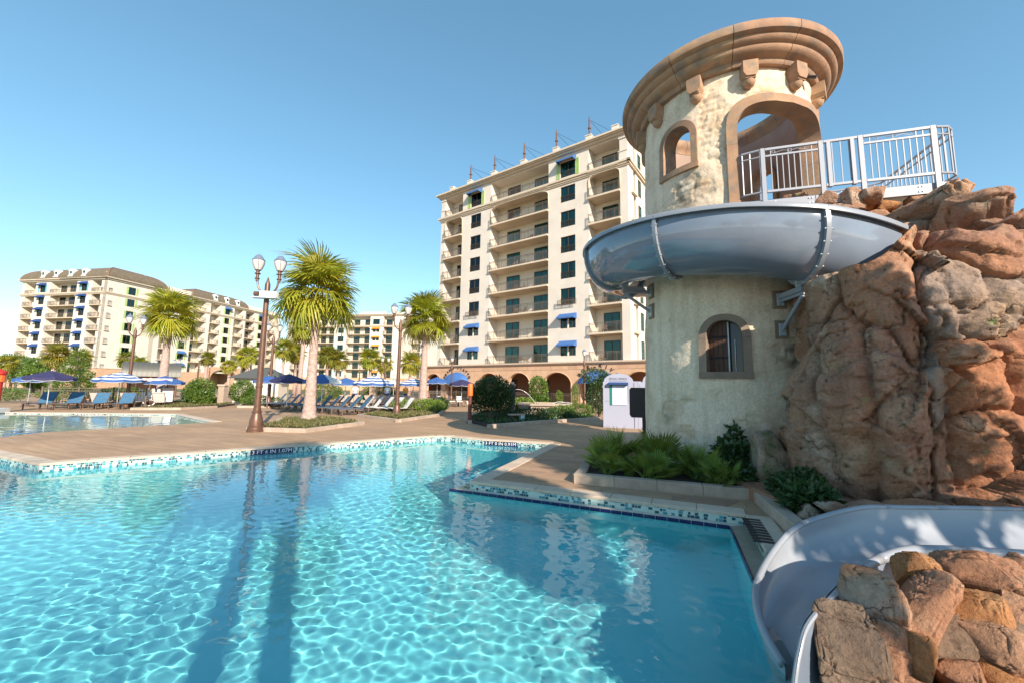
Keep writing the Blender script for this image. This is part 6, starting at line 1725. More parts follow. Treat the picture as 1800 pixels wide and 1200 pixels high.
shrub('bright lime bushes at the foot of the middle palm', -5.5, 24.0, [(-0.9, 0.4, 0.35, 0.8, 0.6, 0.42), (0.3, 0.5, 0.4, 0.8, 0.7, 0.42), (0.6, 1.6, 0.35, 0.8, 0.7, 0.4)], 6000, 0.09, 'leaf_lime', 10)
shrub('dark low bush at the end of the middle island', -4.5, 26.4, [(0, 0, 0.45, 0.5, 0.5, 0.45)], 1500, 0.1, 'leaf_dark', 11)
shrub('clipped hedge behind the navy umbrella', -17.6, 38.0, [(0, 0, 0.9, 1.9, 0.6, 0.85)], 4500, 0.13, 'leaf', 12)
shrub('clipped hedge behind the striped umbrella', -13.0, 40.0, [(0, 0, 0.9, 1.9, 0.6, 0.85)], 4500, 0.13, 'leaf', 13)
shrub('low clipped hedge behind the cart', -33.0, 32.5, [(-5, -2.5, 0.55, 2.4, 1.0, 0.5), (-1.5, -0.8, 0.55, 2.4, 1.0, 0.5), (1.5, 0.6, 0.6, 2.4, 1.0, 0.55)], 7000, 0.13, 'leaf', 14, name='hedge', cat='hedge')
shrub('low leafy bush behind the blue lounger row', -19.0, 30.5, [(0, 0, 0.35, 1.2, 0.6, 0.4), (1.5, -0.6, 0.3, 0.8, 0.5, 0.35)], 3000, 0.1, 'leaf', 15)
shrub('dark bush behind the pale menu board', -23.2, 29.6, [(0, 0, 0.8, 0.7, 0.6, 0.8)], 2500, 0.12, 'leaf_dark', 16)
shrub('sprawling lime bush left of the fountain basin', -0.2, 24.6, [(0, 0, 0.5, 0.8, 0.5, 0.5), (1.0, 0.8, 0.5, 0.9, 0.5, 0.45)], 2800, 0.12, 'leaf_lime', 17)
# conifer by the left umbrella
t = thing('conifer_tree', 'dark conifer behind the navy umbrella by the fence', 'tree', (-30.9, 28.6, 0))
mb = MB(); mb.tube([(0, 0, 0), (0.05, 0, 1.5), (0.1, 0, 3.6)], [0.12, 0.09, 0.03], 8); mb.build('trunk', M['bark'], t)
link('crown', leaf_cloud('crown', [(0, 0, 1.4, 1.25, 1.1, 0.55), (0.1, 0, 2.0, 1.1, 0.9, 0.5), (0, 0, 2.6, 0.8, 0.7, 0.5), (0.1, 0, 3.2, 0.5, 0.5, 0.5), (0.1, 0, 3.7, 0.25, 0.25, 0.4)], 6500, 0.14, 'leaf', 33, 0.3), t)
# background trees at the left edge
for i, (x, y, s_) in enumerate(((-72, 62, 2.6), (-78, 66, 3.0), (-66, 56, 1.8), (-84, 68, 3.4))):
    t = thing('tree', ['leafy tree at the left edge behind the red stand', 'taller leafy tree left of the mansard hotel', 'small leafy tree low behind the left fence', 'dark tree farthest out at the left edge'][i], 'tree', (x, y, 0), group='trees left of the hotel')
    mb = MB(); mb.tube([(0, 0, 0), (0.1, 0, s_ * 1.2)], [0.2, 0.1], 7); mb.build('trunk', M['bark'], t)
    link('crown', leaf_cloud('crown', [(0, 0, s_*1.1, s_*0.8, s_*0.7, s_*0.7), (s_*0.5, 0, s_*0.8, s_*0.6, s_*0.5, s_*0.5)], 3500, 0.32, 'leaf', 60 + i), t)
# unseen trees right of the camera, added to shade slide end and rocks
t = thing('tree', 'unseen round headed tree added on the near bank to shade the slide end', 'tree', (5.45, -3.95, 0))
mb = MB(); mb.tube([(0, 0, 0), (0, 0, 4.2), (0.1, 0, 6.0)], [0.13, 0.09, 0.03], 8)
for q in range(5): mb.tube([(0, 0, 4.0 + 0.2*q), (0.6*math.cos(q*1.3), 0.6*math.sin(q*1.3), 5.0 + 0.2*q)], [0.05, 0.02], 5)
mb.build('trunk', M['bark'], t)
link('crown', leaf_cloud('crown', [(0, 0, 5.4, 0.85, 0.85, 1.05), (0.2, 0.1, 6.1, 0.6, 0.6, 0.6), (-0.1, 0, 4.9, 0.6, 0.6, 0.5)], 13000, 0.17, 'leaf_dark', 70, 0.45, 0.1), t)
t = thing('tree', 'unseen tall leafy tree added on the near bank to shade the rocks', 'tree', (8.0, -2.6, 0))
mb = MB(); mb.tube([(0, 0, 0), (0.1, 0, 3.0), (0, 0.1, 6.5)], [0.26, 0.18, 0.06], 10)
for q in range(6): mb.tube([(0.05, 0, 3.4 + 0.3*q), (1.0*math.cos(q*1.1), 1.0*math.sin(q*1.1), 5.0 + 0.3*q)], [0.09, 0.03], 6)
mb.build('trunk', M['bark'], t)
link('crown', leaf_cloud('crown', [(0, 0, 6.4, 1.3, 1.3, 1.7), (-0.7, -0.5, 5.2, 1.0, 1.0, 1.0), (0.5, 0.4, 5.0, 0.9, 0.9, 0.9)], 17000, 0.2, 'leaf', 71, 0.45, 0.15), t)

# ground cover of the islands
def ground_cover(name, poly, n, hgt, m_, seed, z=0.09):
    rg_ = np.random.default_rng(seed); xs_ = [p[0] for p in poly]; ys_ = [p[1] for p in poly]; P = []
    while len(P) < n:
        p = (rg_.uniform(min(xs_), max(xs_)), rg_.uniform(min(ys_), max(ys_)))
        if inside(p, poly): P.append(p)
    P = np.array(P); k = len(P); p = np.stack([P[:, 0], P[:, 1], np.full(k, z)], 1)
    p[:, 2] += rg_.random(k) * hgt * 0.6
    ax = rg_.normal(size=(k, 3)) * 0.6; ax[:, 2] = np.abs(ax[:, 2]) + 0.4; ax /= np.linalg.norm(ax, axis=1, keepdims=True)
    sd_ = np.cross(ax, rg_.normal(size=(k, 3))); sd_ /= np.linalg.norm(sd_, axis=1, keepdims=True); s_ = hgt * rg_.uniform(0.5, 1.2, k)[:, None]
    V = np.stack([p, p + ax*s_*0.5 + sd_*s_*0.22, p + ax*s_, p + ax*s_*0.5 - sd_*s_*0.22], 1).reshape(-1, 3)
    o = link(name, np_mesh(name, V, np.arange(len(V)).reshape(-1, 4), M[m_])); tag(o, kind='stuff')
    return o
tag(ground_cover('ground_cover', [(-9.0, 15.9), (-8.9, 14.3), (-7.05, 14.05), (-6.3, 16.8), (-8.4, 18.9), (-9.9, 17.9)], 5000, 0.12, 'groundcover', 1), 'low brownish ground cover around the tallest palm', 'ground cover')
tag(ground_cover('ground_cover', [(-7.7, 21.2), (-5.1, 18.6), (-4.2, 22.5), (-4.7, 26.9), (-7.3, 29.5), (-7.7, 26)], 6000, 0.13, 'groundcover', 2), 'low ground cover around the middle lamp', 'ground cover')
tag(ground_cover('ground_cover', [(-22.3, 27.4), (-21.9, 24.1), (-20.2, 24.9), (-19.9, 27.2), (-21, 30.8), (-26.8, 32.8), (-27, 29.7)], 5000, 0.14, 'groundcover', 3), 'low ground cover around the palm by the cart', 'ground cover')
tag(ground_cover('ground_cover', [(-2.0, 20.4), (-1.5, 18.4), (-0.75, 16.7), (0.9, 18.5), (4.4, 21.6), (4.6, 24), (-1.6, 26)], 6000, 0.13, 'leaf_dark', 4), 'dark ground cover in the fountain bed', 'ground cover')

# palmettos by the tower
def palmetto(label, x, y, nl, s_, seed):
    t = thing('palmetto', label, 'palmetto', (x, y, 0.1), group='palmettos by the tower')
    rr_ = random.Random(seed)
    for i in range(nl):
        az_ = i * 2.4 + rr_.uniform(-0.4, 0.4); el_ = R(rr_.uniform(12, 80))
        link('frond', rr_.choice(PLEAF), t, (rr_.uniform(-0.12, 0.12), rr_.uniform(-0.12, 0.12), 0.0), frond_rot(az_, el_, rr_.uniform(-0.6, 0.6)), s_ * rr_.uniform(0.75, 1.15))
palmetto('palmetto at the outer corner of the tower planter with yellowish fronds', 1.75, 7.45, 22, 0.66, 1)
palmetto('tall palmetto in front of the white kiosk', 2.15, 8.15, 24, 0.82, 2)
palmetto('palmetto against the left foot of the tower', 2.75, 7.55, 26, 0.84, 3)
palmetto('low palmetto just behind the planter kerb', 2.35, 7.05, 18, 0.6, 4)
palmetto('shaded palmetto right of the tower foot clump', 3.25, 7.05, 20, 0.66, 5)
palmetto('shaded palmetto hugging the kerb corner', 3.35, 6.55, 14, 0.52, 6)
shrub('dark broad-leaved plant against the tower wall', 3.95, 7.35, [(0, 0, 0.35, 0.33, 0.3, 0.33), (0.15, 0.1, 0.7, 0.13, 0.13, 0.25)], 700, 0.13, 'leaf_dark', 21, 4, 'plant', 'plant', 'plants by the tower', 0.2, 0.1)
shrub('dark undergrowth behind the tower planter kerb', 3.55, 6.75, [(0, 0, 0.16, 0.45, 0.3, 0.2)], 900, 0.1, 'leaf_dark', 22, 3, 'plant', 'plant', 'plants by the tower', 0.2, 0.1)
shrub('ferny plant under the rocks beside the kerb', 4.0, 5.75, [(0, 0, 0.18, 0.40, 0.38, 0.2), (-0.2, -0.5, 0.12, 0.28, 0.28, 0.16), (0.2, 0.2, 0.2, 0.28, 0.28, 0.22)], 3600, 0.075, 'leaf_dark', 23, 4, 'fern', 'fern', 'plants by the tower', 0.2, 0.1)
shrub('fern at the end of the kerb by the flat stones', 3.7, 5.15, [(0, 0, 0.16, 0.3, 0.28, 0.22)], 1000, 0.11, 'leaf_dark', 24, 3, 'fern', 'fern', 'plants by the tower', 0.2, 0.1)
# ------------------------------------------------------------------ street lamps
def lamp_head(parent, x, z, s=1.0):
    mb = MB(); mb.lathe([(0.03, -0.42), (0.05, -0.40), (0.05, -0.33), (0.085, -0.32), (0.085, -0.30), (0.05, -0.28), (0.05, -0.16), (0.10, -0.14), (0.10, -0.12), (0.055, -0.10), (0.06, -0.03), (0.10, -0.01), (0.10, 0.0)], 14)
    base = mb.build('lamp_holder', M['lamp'], parent, smooth='auto', loc=(x, 0, z))
    mb = MB(); mb.lathe([(0.09, 0.0), (0.13, 0.08), (0.17, 0.20), (0.185, 0.30), (0.18, 0.36)], 16); mb.build('globe', M['glass_pale'], base, smooth=True)
    mb = MB(); mb.lathe([(0.195, 0.345), (0.20, 0.37), (0.17, 0.40), (0.13, 0.47), (0.07, 0.54), (0.02, 0.57), (0.015, 0.63), (0.0, 0.65)], 16); mb.build('cap', M['lamp_cap'], base, smooth='auto')
    for k in range(4):
        mb = MB(); t = k * PI / 2 + 0.4; c, s_ = math.cos(t), math.sin(t)
        mb.tube([(0.10*c, 0.10*s_, 0.0), (0.14*c, 0.14*s_, 0.08), (0.178*c, 0.178*s_, 0.2), (0.195*c, 0.195*s_, 0.35)], 0.008, 5); mb.build('globe_rib', M['lamp'], base)
def lamp(label, x, y, H, heads=2, rz=0.0, box=False):
    t = thing('street_lamp', label, 'street lamp', (x, y, 0), rz, 'bronze garden lamps')
    mb = MB(); mb.lathe([(0.27, 0.0), (0.27, 0.07), (0.25, 0.09), (0.245, 0.16), (0.21, 0.20), (0.205, 0.38), (0.19, 0.44), (0.135, 0.62), (0.15, 0.64), (0.15, 0.68), (0.12, 0.70), (0.115, 0.80)], 20); mb.build('base', M['lamp'], t, smooth='auto')
    ht = H - 1.45
    mb = MB(); mb.tube([(0, 0, 0.78), (0, 0, ht)], [0.105, 0.082], 16); mb.tube([(0, 0, 1.5), (0, 0, 1.56)], 0.118, 16); mb.build('pole', M['lamp'], t, smooth='auto')
    mb = MB(); mb.lathe([(0.09, ht), (0.115, ht + 0.02), (0.115, ht + 0.08), (0.09, ht + 0.1), (0.085, ht + 0.45), (0.05, ht + 0.55), (0.02, ht + 0.68), (0.0, ht + 0.72)], 14); mb.build('neck', M['lamp'], t, smooth='auto')
    if heads == 2:
        for sg in (-1, 1):
            mb = MB(); pts = [(sg * (0.04 + 0.30 * math.sin(q)), 0, ht + 0.12 + 0.42 * (1 - math.cos(q))) for q in np.linspace(0, PI/2, 8)]
            mb.tube(pts, [0.035] * 8, 8); mb.build('arm', M['lamp'], t, smooth='auto')
            lamp_head(t, sg * 0.36, ht + 0.95)
    else:
        lamp_head(t, 0, ht + 0.9)
    if box:
        mb = MB(); mb.box(-0.12, 0.42, -0.30, -0.09, ht - 0.06, ht + 0.14); mb.build('speaker_box', M['white'], t)
        mb = MB(); mb.box(-0.36, 0.42, -0.32, -0.07, ht - 0.10, ht - 0.063); mb.build('bracket', M['steel_grey'], t)
        mb = MB(); mb.tube([(-0.32, -0.2, ht + 0.05), (-0.16, -0.2, ht + 0.05)], 0.085, 12); mb.build('spotlight', M['lamp'], t)
lamp('tall twin bronze lamp nearest the pool with a white speaker box', -8.68, 13.95, 6.1, 2, 0.15, True)
lamp('twin bronze lamp beside the shallow pool loungers', -25.0, 26.5, 5.95, 2, 1.1)
lamp('twin bronze lamp in the middle island by the white loungers', -6.0, 21.42, 5.95, 2, 0.2)
lamp('twin bronze lamp half hidden behind the nearest lamp', -17.4, 29.2, 5.95, 2, 0.5)
lamp('single bronze lamp before the second dome awning', 6.32, 35.0, 5.0, 1)
lamp('single bronze lamp before the first dome awning', -6.81, 46.0, 5.0, 1)
lamp('bronze lamp left of the drive-through arch', -39.8, 51.3, 5.0, 1)
lamp('bronze lamp over the blue window awnings of the far wing', -49.6, 59.7, 5.0, 2)
lamp('bronze lamp right of the drive-through arch', -34.4, 53.2, 5.0, 1)
lamp('bronze lamp before the centre hotel, left of the orange awnings', -24.5, 65.1, 5.0, 1)
lamp('bronze lamp over the barrel roof', -53.4, 60.5, 5.0, 1)
lamp('tiny bronze lamp before the arcade of the mansard hotel', -84.0, 72.5, 5.0, 1)
lamp('bronze lamp in front of the drive-through arch mouth', -54.3, 72.6, 5.0, 1)
lamp('twin bronze lamp left of the middle palm', -15.2, 48.5, 5.0, 2)

# ------------------------------------------------------------------ umbrellas
def umbrella(label, x, y, ztop, width, kind, rz=0.0):
    t = thing('umbrella', label, 'umbrella', (x, y, 0), rz, 'pool umbrellas')
    Rr = width / 2; n = 8; drop = Rr * 0.36; val = 0.16
    cols_ = {'navy': ['canvas_navy'], 'blue': ['canvas_blue'], 'white': ['canvas_white', 'canvas_blue'], 'stripe': ['canvas_blue', 'canvas_white'], 'plain_white': ['canvas_white']}[kind]
    for k in range(n):
        a0, a1 = 2*PI*k/n, 2*PI*(k+1)/n
        mb = MB(); rows = 6; v = []; f = []
        for j in range(rows + 1):
            u_ = j / rows
            for q in range(5):
                a = a0 + (a1 - a0) * q / 4; sag = 0.05 * math.sin(PI * q / 4) * u_
                rad = Rr * u_ * (math.cos(PI/n) / math.cos((a - a0) - PI/n)) if True else Rr * u_
                v.append((rad * math.cos(a), rad * math.sin(a), ztop - drop * u_ ** 1.1 - sag))
        for j in range(rows):
            for q in range(4): f.append((j*5+q, (j+1)*5+q, (j+1)*5+q+1, j*5+q+1))
        if kind == 'stripe': mi = [(0 if j in (0, 2, 4) else 1) for j in range(rows) for q in range(4)]
        else: mi = [0] * len(f)
        b = len(v)
        for q in range(5):
            p = v[rows*5+q]; v.append((p[0]*1.005, p[1]*1.005, p[2] - val))
        for q in range(4): f.append((rows*5+q, b+q, b+q+1, rows*5+q+1)); mi.append(0)
        mb.add(v, f); mb.mi = mi
        mats = [M['canvas_blue'], M['canvas_white']] if kind == 'stripe' else [M[cols_[k % len(cols_)] if kind != 'white' else ('canvas_white' if k % 4 in (2, 3) else 'canvas_blue')]]
        mb.build('canopy_panel', mats, t, smooth=False)
        mb = MB(); mb.tube([(0, 0, ztop - 0.03), (Rr*math.cos(a0), Rr*math.sin(a0), ztop - drop - 0.03)], 0.012, 5); mb.build('rib', M['pole_grey'], t)
        mb = MB(); p1 = v[b]; p2 = v[b+4]; mb.tube([p1, v[b+1], v[b+2], v[b+3], p2], 0.012, 4); mb.build('trim', M['canvas_white'], t)
    mb = MB(); mb.tube([(0, 0, 0), (0, 0, ztop + 0.06)], 0.024, 8); mb.build('pole', M['pole_grey'], t)
    mb = MB(); mb.lathe([(0.3, 0.0), (0.3, 0.06), (0.06, 0.1), (0.05, 0.3), (0.0, 0.3)], 14); mb.build('foot', M['frame_brown'], t)
umbrella('wide navy umbrella over the leftmost blue lounger', -26.3, 23.1, 2.2, 2.15, 'navy', 0.2)
umbrella('small blue umbrella peeping out behind the wide navy one', -30.6, 25.8, 2.0, 1.6, 'blue')
umbrella('blue and white striped umbrella left of the second lamp', -25.05, 25.9, 2.25, 2.6, 'stripe', 0.1)
umbrella('blue umbrella behind the trunk of the palm by the cart', -24.7, 28.85, 2.1, 2.35, 'blue')
umbrella('blue umbrella left of the navy one behind the nearest lamp', -17.0, 28.3, 2.2, 1.9, 'blue', 0.3)
umbrella('navy umbrella just left of the tallest palm trunk', -13.5, 24.5, 2.25, 2.1, 'navy', 0.1)
umbrella('white and blue panelled umbrella just right of the tallest palm trunk', -11.4, 24.45, 2.28, 2.25, 'white', 0.75)
umbrella('blue umbrella half hidden behind the white panelled one', -11.75, 28.7, 2.15, 1.95, 'blue', 0.2)
umbrella('blue and white striped umbrella over the row of white loungers', -8.7, 25.6, 2.24, 2.5, 'stripe', 0.25)
umbrella('plain white umbrella beside the middle lamp', -9.5, 32.7, 2.2, 1.5, 'plain_white')
umbrella('blue and white striped umbrella left of the middle palm trunk', -7.3, 30.2, 2.22, 2.2, 'stripe', 0.1)
umbrella('bright blue umbrella in front of the first arcade arch', -6.3, 34.4, 2.42, 2.05, 'blue', 0.2)
umbrella('navy umbrella over the dining chairs by the arcade', -4.25, 34.7, 2.28, 2.2, 'navy', 0.1)

# ------------------------------------------------------------------ loungers
def lounger_protos(key):
    sw_ = 0.62; parts = {}
    mb = MB()
    for s0, s1 in ((-0.95, -0.55), (-0.54, -0.14), (-0.13, 0.24)): mb.box(-sw_/2, sw_/2, s0, s1, 0.325 + 0.0, 0.35)
    parts['seat'] = mb.mesh('seat', M[key])
    mb = MB(); Mx_ = Matrix.Translation((0, 0.25, 0.34)) @ Matrix.Rotation(R(52), 4, 'X')
    for s0, s1 in ((0.0, 0.24), (0.245, 0.48), (0.485, 0.76)): mb.box(-sw_/2, sw_/2, s0, s1, -0.012, 0.016, 0, Mx_)
    parts['backrest'] = mb.mesh('backrest', M[key])
    mb = MB()
    for sx in (-1, 1):
        mb.tube([(sx*0.335, -0.98, 0.33), (sx*0.335, 0.85, 0.33)], 0.02, 6)
        mb.tube([Mx_ @ Vector((sx*0.33, 0, 0)), Mx_ @ Vector((sx*0.33, 0.78, 0))], 0.018, 6)
    mb.tube([(-0.335, -0.98, 0.33), (0.335, -0.98, 0.33)], 0.02, 6); mb.tube([Mx_ @ Vector((-0.33, 0.78, 0)), Mx_ @ Vector((0.33, 0.78, 0))], 0.018, 6); mb.tube([(-0.335, 0.7, 0.33), (0.335, 0.7, 0.33)], 0.018, 6)
    mb.tube([(-0.33, 0.62, 0.33), Mx_ @ Vector((-0.33, 0.5, 0))], 0.012, 5); mb.tube([(0.33, 0.62, 0.33), Mx_ @ Vector((0.33, 0.5, 0))], 0.012, 5)
    parts['frame'] = mb.mesh('frame', M['frame_brown'])
    parts['leg'] = MB().box(-0.022, 0.022, -0.03, 0.03, 0, 0.33).mesh('leg', M['frame_brown'])
    return parts
LP = {k: lounger_protos(k) for k in ('sling_blue', 'sling_navy', 'sling_white')}
def lounger(label, x, y, rz, key, group):
    t = thing('sun_lounger', label, 'sun lounger', (x, y, 0), rz, group)
    p = LP[key]
    for nm in ('seat', 'backrest', 'frame'): link(nm, p[nm], t)
    for sx in (-1, 1):
        for yy in (-0.82, 0.55): link('leg', p['leg'], t, (sx*0.335, yy, 0))
ORD = ['leftmost', 'second from the left', 'third from the left', 'fourth from the left']
for i, (x, y) in enumerate(((-27.35, 23.75), (-26.05, 24.1), (-24.85, 24.45), (-23.65, 24.85))):
    lounger('blue lounger facing the shallow pool, %s of its row' % ORD[i], x, y, R(22), 'sling_blue', 'blue loungers by the shallow pool')
for i, (x, y) in enumerate(((-27.0, 25.6), (-26.1, 25.9), (-24.7, 26.4), (-23.2, 27.0))):
    lounger('white lounger turned away behind the blue row, %s' % ORD[i], x, y, R(205), 'sling_white', 'white loungers behind the blue row')
NUM = ['first', 'second', 'third', 'fourth', 'fifth', 'sixth', 'seventh', 'eighth', 'ninth', 'tenth', 'eleventh']
for k in range(11):
    lounger('blue lounger in the long row by the tallest palm, %s from the left' % NUM[k], -16.9 + 0.84*k, 29.0 - 0.66*k, R(-52 + random.uniform(-4, 4)), 'sling_blue', 'blue loungers by the tallest palm')
for k in range(5):
    lounger('white lounger left of the middle lamp, %s from the left' % NUM[k], -9.3 + 0.72*k, 25.4 - 0.42*k, R(-55 + random.uniform(-4, 4)), 'sling_white', 'white loungers by the middle lamp')
for k in range(7):
    lounger('dark navy lounger in the back row, %s from the left' % NUM[k], -13.4 + 0.85*k, 31.0 - 0.45*k, R(-55 + random.uniform(-4, 4)), 'sling_navy', 'navy loungers of the back row')

# ------------------------------------------------------------------ dining chairs and tables near the arcade
def dining_chair(label, x, y, rz):
    t = thing('dining_chair', label, 'chair', (x, y, 0), rz, 'dining chairs by the arcade')
    MB().box(-0.24, 0.24, -0.24, 0.24, 0.43, 0.47).build('seat', M['sling_white'], t)
    mb = MB()
    for q in range(3): mb.box(-0.22, 0.22, 0.22, 0.25, 0.55 + 0.12*q, 0.63 + 0.12*q)
    mb.build('backrest', M['sling_white'], t)
    for sx in (-0.24, 0.20):
        for (yy, hh) in ((-0.24, 0.43), (0.21, 0.92)): MB().box(sx, sx+0.04, yy, yy+0.04, 0, hh).build('leg', M['frame_brown'], t)
for i, (x, y, r_) in enumerate(((-4.9, 33.3, 2.0), (-4.2, 33.0, 0.3), (-3.5, 33.4, -1.2), (-6.9, 32.8, 2.6), (-6.0, 33.0, -0.6))):
    dining_chair('pale slatted dining chair by the arcade, %s from the left' % NUM[[2, 3, 4, 0, 1][i]], x, y, r_)
for i, (x, y) in enumerate(((-6.4, 33.6), (-4.3, 34.0))):
    t = thing('dining_table', ['dark table under the bright blue umbrella', 'dark table under the navy umbrella by the arcade'][i], 'table', (x, y, 0), 0, 'dining tables by the arcade')
    MB().box(-0.55, 0.55, -0.45, 0.45, 0.70, 0.74).build('table_top', M['sling_navy'], t); MB().tube([(0, 0, 0.0), (0, 0, 0.70)], [0.25, 0.05], 10).build('pedestal', M['frame_brown'], t)

# ------------------------------------------------------------------ white kiosk, dark sign, red post
t = thing('kiosk', 'white kiosk with an arched front reading POOL OFFICE', 'kiosk', (3.93, 17.35, 0), R(-16))
def arch_poly(x0, x1, zsh, rise, n=14, e=0.22):
    c = (x0 + x1) / 2; hw = (x1 - x0) / 2 - e
    return [(x0, 0), (x1, 0), (x1, zsh), (c + hw, zsh)] + [(c + hw * math.cos(PI*i/n), zsh + rise * math.sin(PI*i/n)) for i in range(1, n)] + [(c - hw, zsh), (x0, zsh)]
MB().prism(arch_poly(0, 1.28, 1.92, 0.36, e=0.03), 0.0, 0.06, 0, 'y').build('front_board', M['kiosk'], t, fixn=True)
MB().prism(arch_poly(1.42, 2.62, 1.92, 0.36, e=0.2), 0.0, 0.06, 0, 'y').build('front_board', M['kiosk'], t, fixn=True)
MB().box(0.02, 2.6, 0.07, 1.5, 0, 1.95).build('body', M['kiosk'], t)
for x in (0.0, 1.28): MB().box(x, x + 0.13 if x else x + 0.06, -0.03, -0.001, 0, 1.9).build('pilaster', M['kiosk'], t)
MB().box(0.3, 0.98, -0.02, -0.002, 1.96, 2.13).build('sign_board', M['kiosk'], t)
o = text_obj('lettering', 'POOL OFFICE', 0.115, M['bronze'], t, 0.003); o.location = (0.64, -0.024, 2.045); o.rotation_euler = (PI/2, 0, 0)
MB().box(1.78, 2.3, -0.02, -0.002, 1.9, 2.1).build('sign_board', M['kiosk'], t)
o = text_obj('lettering', 'TOWELS', 0.14, M['bronze'], t, 0.003); o.location = (2.04, -0.024, 2.0); o.rotation_euler = (PI/2, 0, 0)
MB().box(0.30, 0.98, -0.012, -0.001, 0.95, 1.78).build('window_opening', M['glass'], t)
MB().box(0.38, 0.98, -0.03, -0.013, 0.95, 1.76).build('notice_sheet', mat('notice_paper', (0.62, 0.68, 0.80), 0.5, col2=(0.50, 0.58, 0.74), nscale=9), t)
MB().box(0.30, 0.37, -0.035, -0.013, 0.95, 1.76).build('notice_edge', M['green_paint'], t)
mb = MB()
for k in range(10): mb.box(0.24 + k*0.08, 0.24 + k*0.08 + 0.078, -0.22, 0.0, 1.80 - 0.04*(k % 2)*0, 1.90); 
mb.build('awning_valance', M['awning_navy'], t)
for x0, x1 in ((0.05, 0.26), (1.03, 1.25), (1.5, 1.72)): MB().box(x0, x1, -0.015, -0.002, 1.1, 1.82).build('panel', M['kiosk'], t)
t = thing('sign_board', 'dark blank back of a sign board in front of the kiosk', 'sign', (4.20, 13.0, 0), R(-18))
mb = MB(); mb.prism([(-0.34, 0.72), (-0.40, 0.80), (-0.40, 1.60), (-0.34, 1.67), (0.5, 1.67), (0.55, 1.60), (0.55, 0.80), (0.5, 0.72)], -0.02, 0.02, 0, 'y'); mb.build('board', M['black'], t, fixn=True)
MB().box(-0.02, 0.1, -0.03, 0.03, 0, 0.75).build('post', M['black'], t)
t = thing('bollard_post', 'dark red post with an orange head by the round shrub', 'post', (-1.87, 18.5, 0))
MB().box(-0.13, 0.13, -0.13, 0.13, 0, 0.04).build('foot', M['post_red'], t); MB().lathe([(0.10, 0.04), (0.09, 0.2), (0.085, 1.25), (0.0, 1.25)], 12).build('shaft', M['post_red'], t, smooth='auto', fixn=True)
MB().lathe([(0.115, 1.22), (0.12, 1.26), (0.12, 1.70), (0.10, 1.76), (0.0, 1.78)], 12).build('head', M['orange'], t, smooth='auto', fixn=True)
MB().box(-0.12, -0.07, -0.11, -0.06, 0.85, 0.93).build('lock', M['white'], t)

# ------------------------------------------------------------------ fountain
t = thing('fountain', 'octagonal stone fountain basin with arching water jets', 'fountain', (2.0, 24.2, 0), R(12))
mb = MB(); mb.lathe([(1.75, 0), (1.75, 0.1), (1.62, 0.12), (1.62, 0.62), (1.72, 0.64), (1.72, 0.74), (1.40, 0.74), (1.40, 0.4), (0.0, 0.4)], 8); mb.build('basin', M['kerb'], t, fixn=True)
mb = MB(); mb.lathe([(1.395, 0.60), (0.0, 0.60)], 8); mb.build('fountain_water', M['water'], t, fixn=True)
mb = MB(); mb.box(-2.15, -1.85, -0.15, 0.15, 0, 1.75); mb.box(-2.19, -1.81, -0.19, 0.19, 1.75, 1.82); mb.box(-2.1, -1.9, -0.1, 0.1, 1.82, 1.95); mb.build('spout_pillar', M['black'], t)
for (x0, y0, z0, x1, y1) in ((-1.85, 0, 1.5, -0.55, -0.2), (1.5, 0.6, 0.75, 0.4, 0.2), (1.5, -0.6, 0.75, 0.5, -0.2)):
    pts = []
    for q in np.linspace(0, 1, 14): pts.append((x0 + (x1-x0)*q, y0 + (y1-y0)*q, z0 + (0.6 - z0)*q*q + 0.35*q*(1-q)))
    mb = MB(); mb.tube(pts, 0.014, 6); mb.build('water_jet', M['glass_pale'], t, smooth=True)

# ------------------------------------------------------------------ fences
def iron_fence(label, a, b, hgt=1.15, sp=0.13, posts=2.2):
    a, b, d, Lf = seg_dirs(a, b)
    t = thing('iron_fence', label, 'fence', (a.x, a.y, 0), math.atan2(d.y, d.x), 'bronze iron fences')
    mb = MB(); n = int(Lf / sp)
    for i in range(n): mb.box(i*sp - 0.008, i*sp + 0.008, -0.008, 0.008, 0.08, hgt - 0.04)
    o = mb.build('pickets', M['rail'], t); o['kind'] = 'stuff'
    for zz in (hgt, hgt - 0.16, 0.12): MB().box(0, Lf, -0.02, 0.02, zz - 0.04, zz).build('rail', M['rail'], t)
    k = max(1, int(Lf / posts))
    for i in range(k + 1): MB().box(Lf*i/k - 0.04, Lf*i/k + 0.04, -0.04, 0.04, 0, hgt + 0.08).build('post', M['rail'], t)
iron_fence('bronze picket fence beyond the leftmost loungers', (-29.2, 25.3), (-24.6, 27.4), 1.2, 0.14, 1.6)
dm = Vector((0.8125, -0.583)); nm_ = Vector((-0.583, -0.8125))
P_ = Vector((-10.52, 56.26))
iron_fence('long bronze fence along the arcade front', tuple(P_ + dm*1.0 + nm_*5.0), tuple(P_ + dm*29 + nm_*5.0), 1.15, 0.14, 2.4)
iron_fence('bronze fence behind the back row of loungers', (-14.5, 39.5), (-6.5, 40.5), 1.15, 0.14, 2.2)

# rubble stones seen under the left fence
rk = thing('rubble_bank', 'pale pink rubble stones behind the left fence', 'stones', (-29.5, 27.0, 0))
for i in range(12): boulder('stone', (i*0.42 + random.uniform(-0.1, 0.1), i*0.2 + random.uniform(-0.2, 0.2), 0.25), 0.3, 0.25, 0.28, i*40, 'moss' if i % 5 == 0 else 'tan', rk, 500 + i, 3)

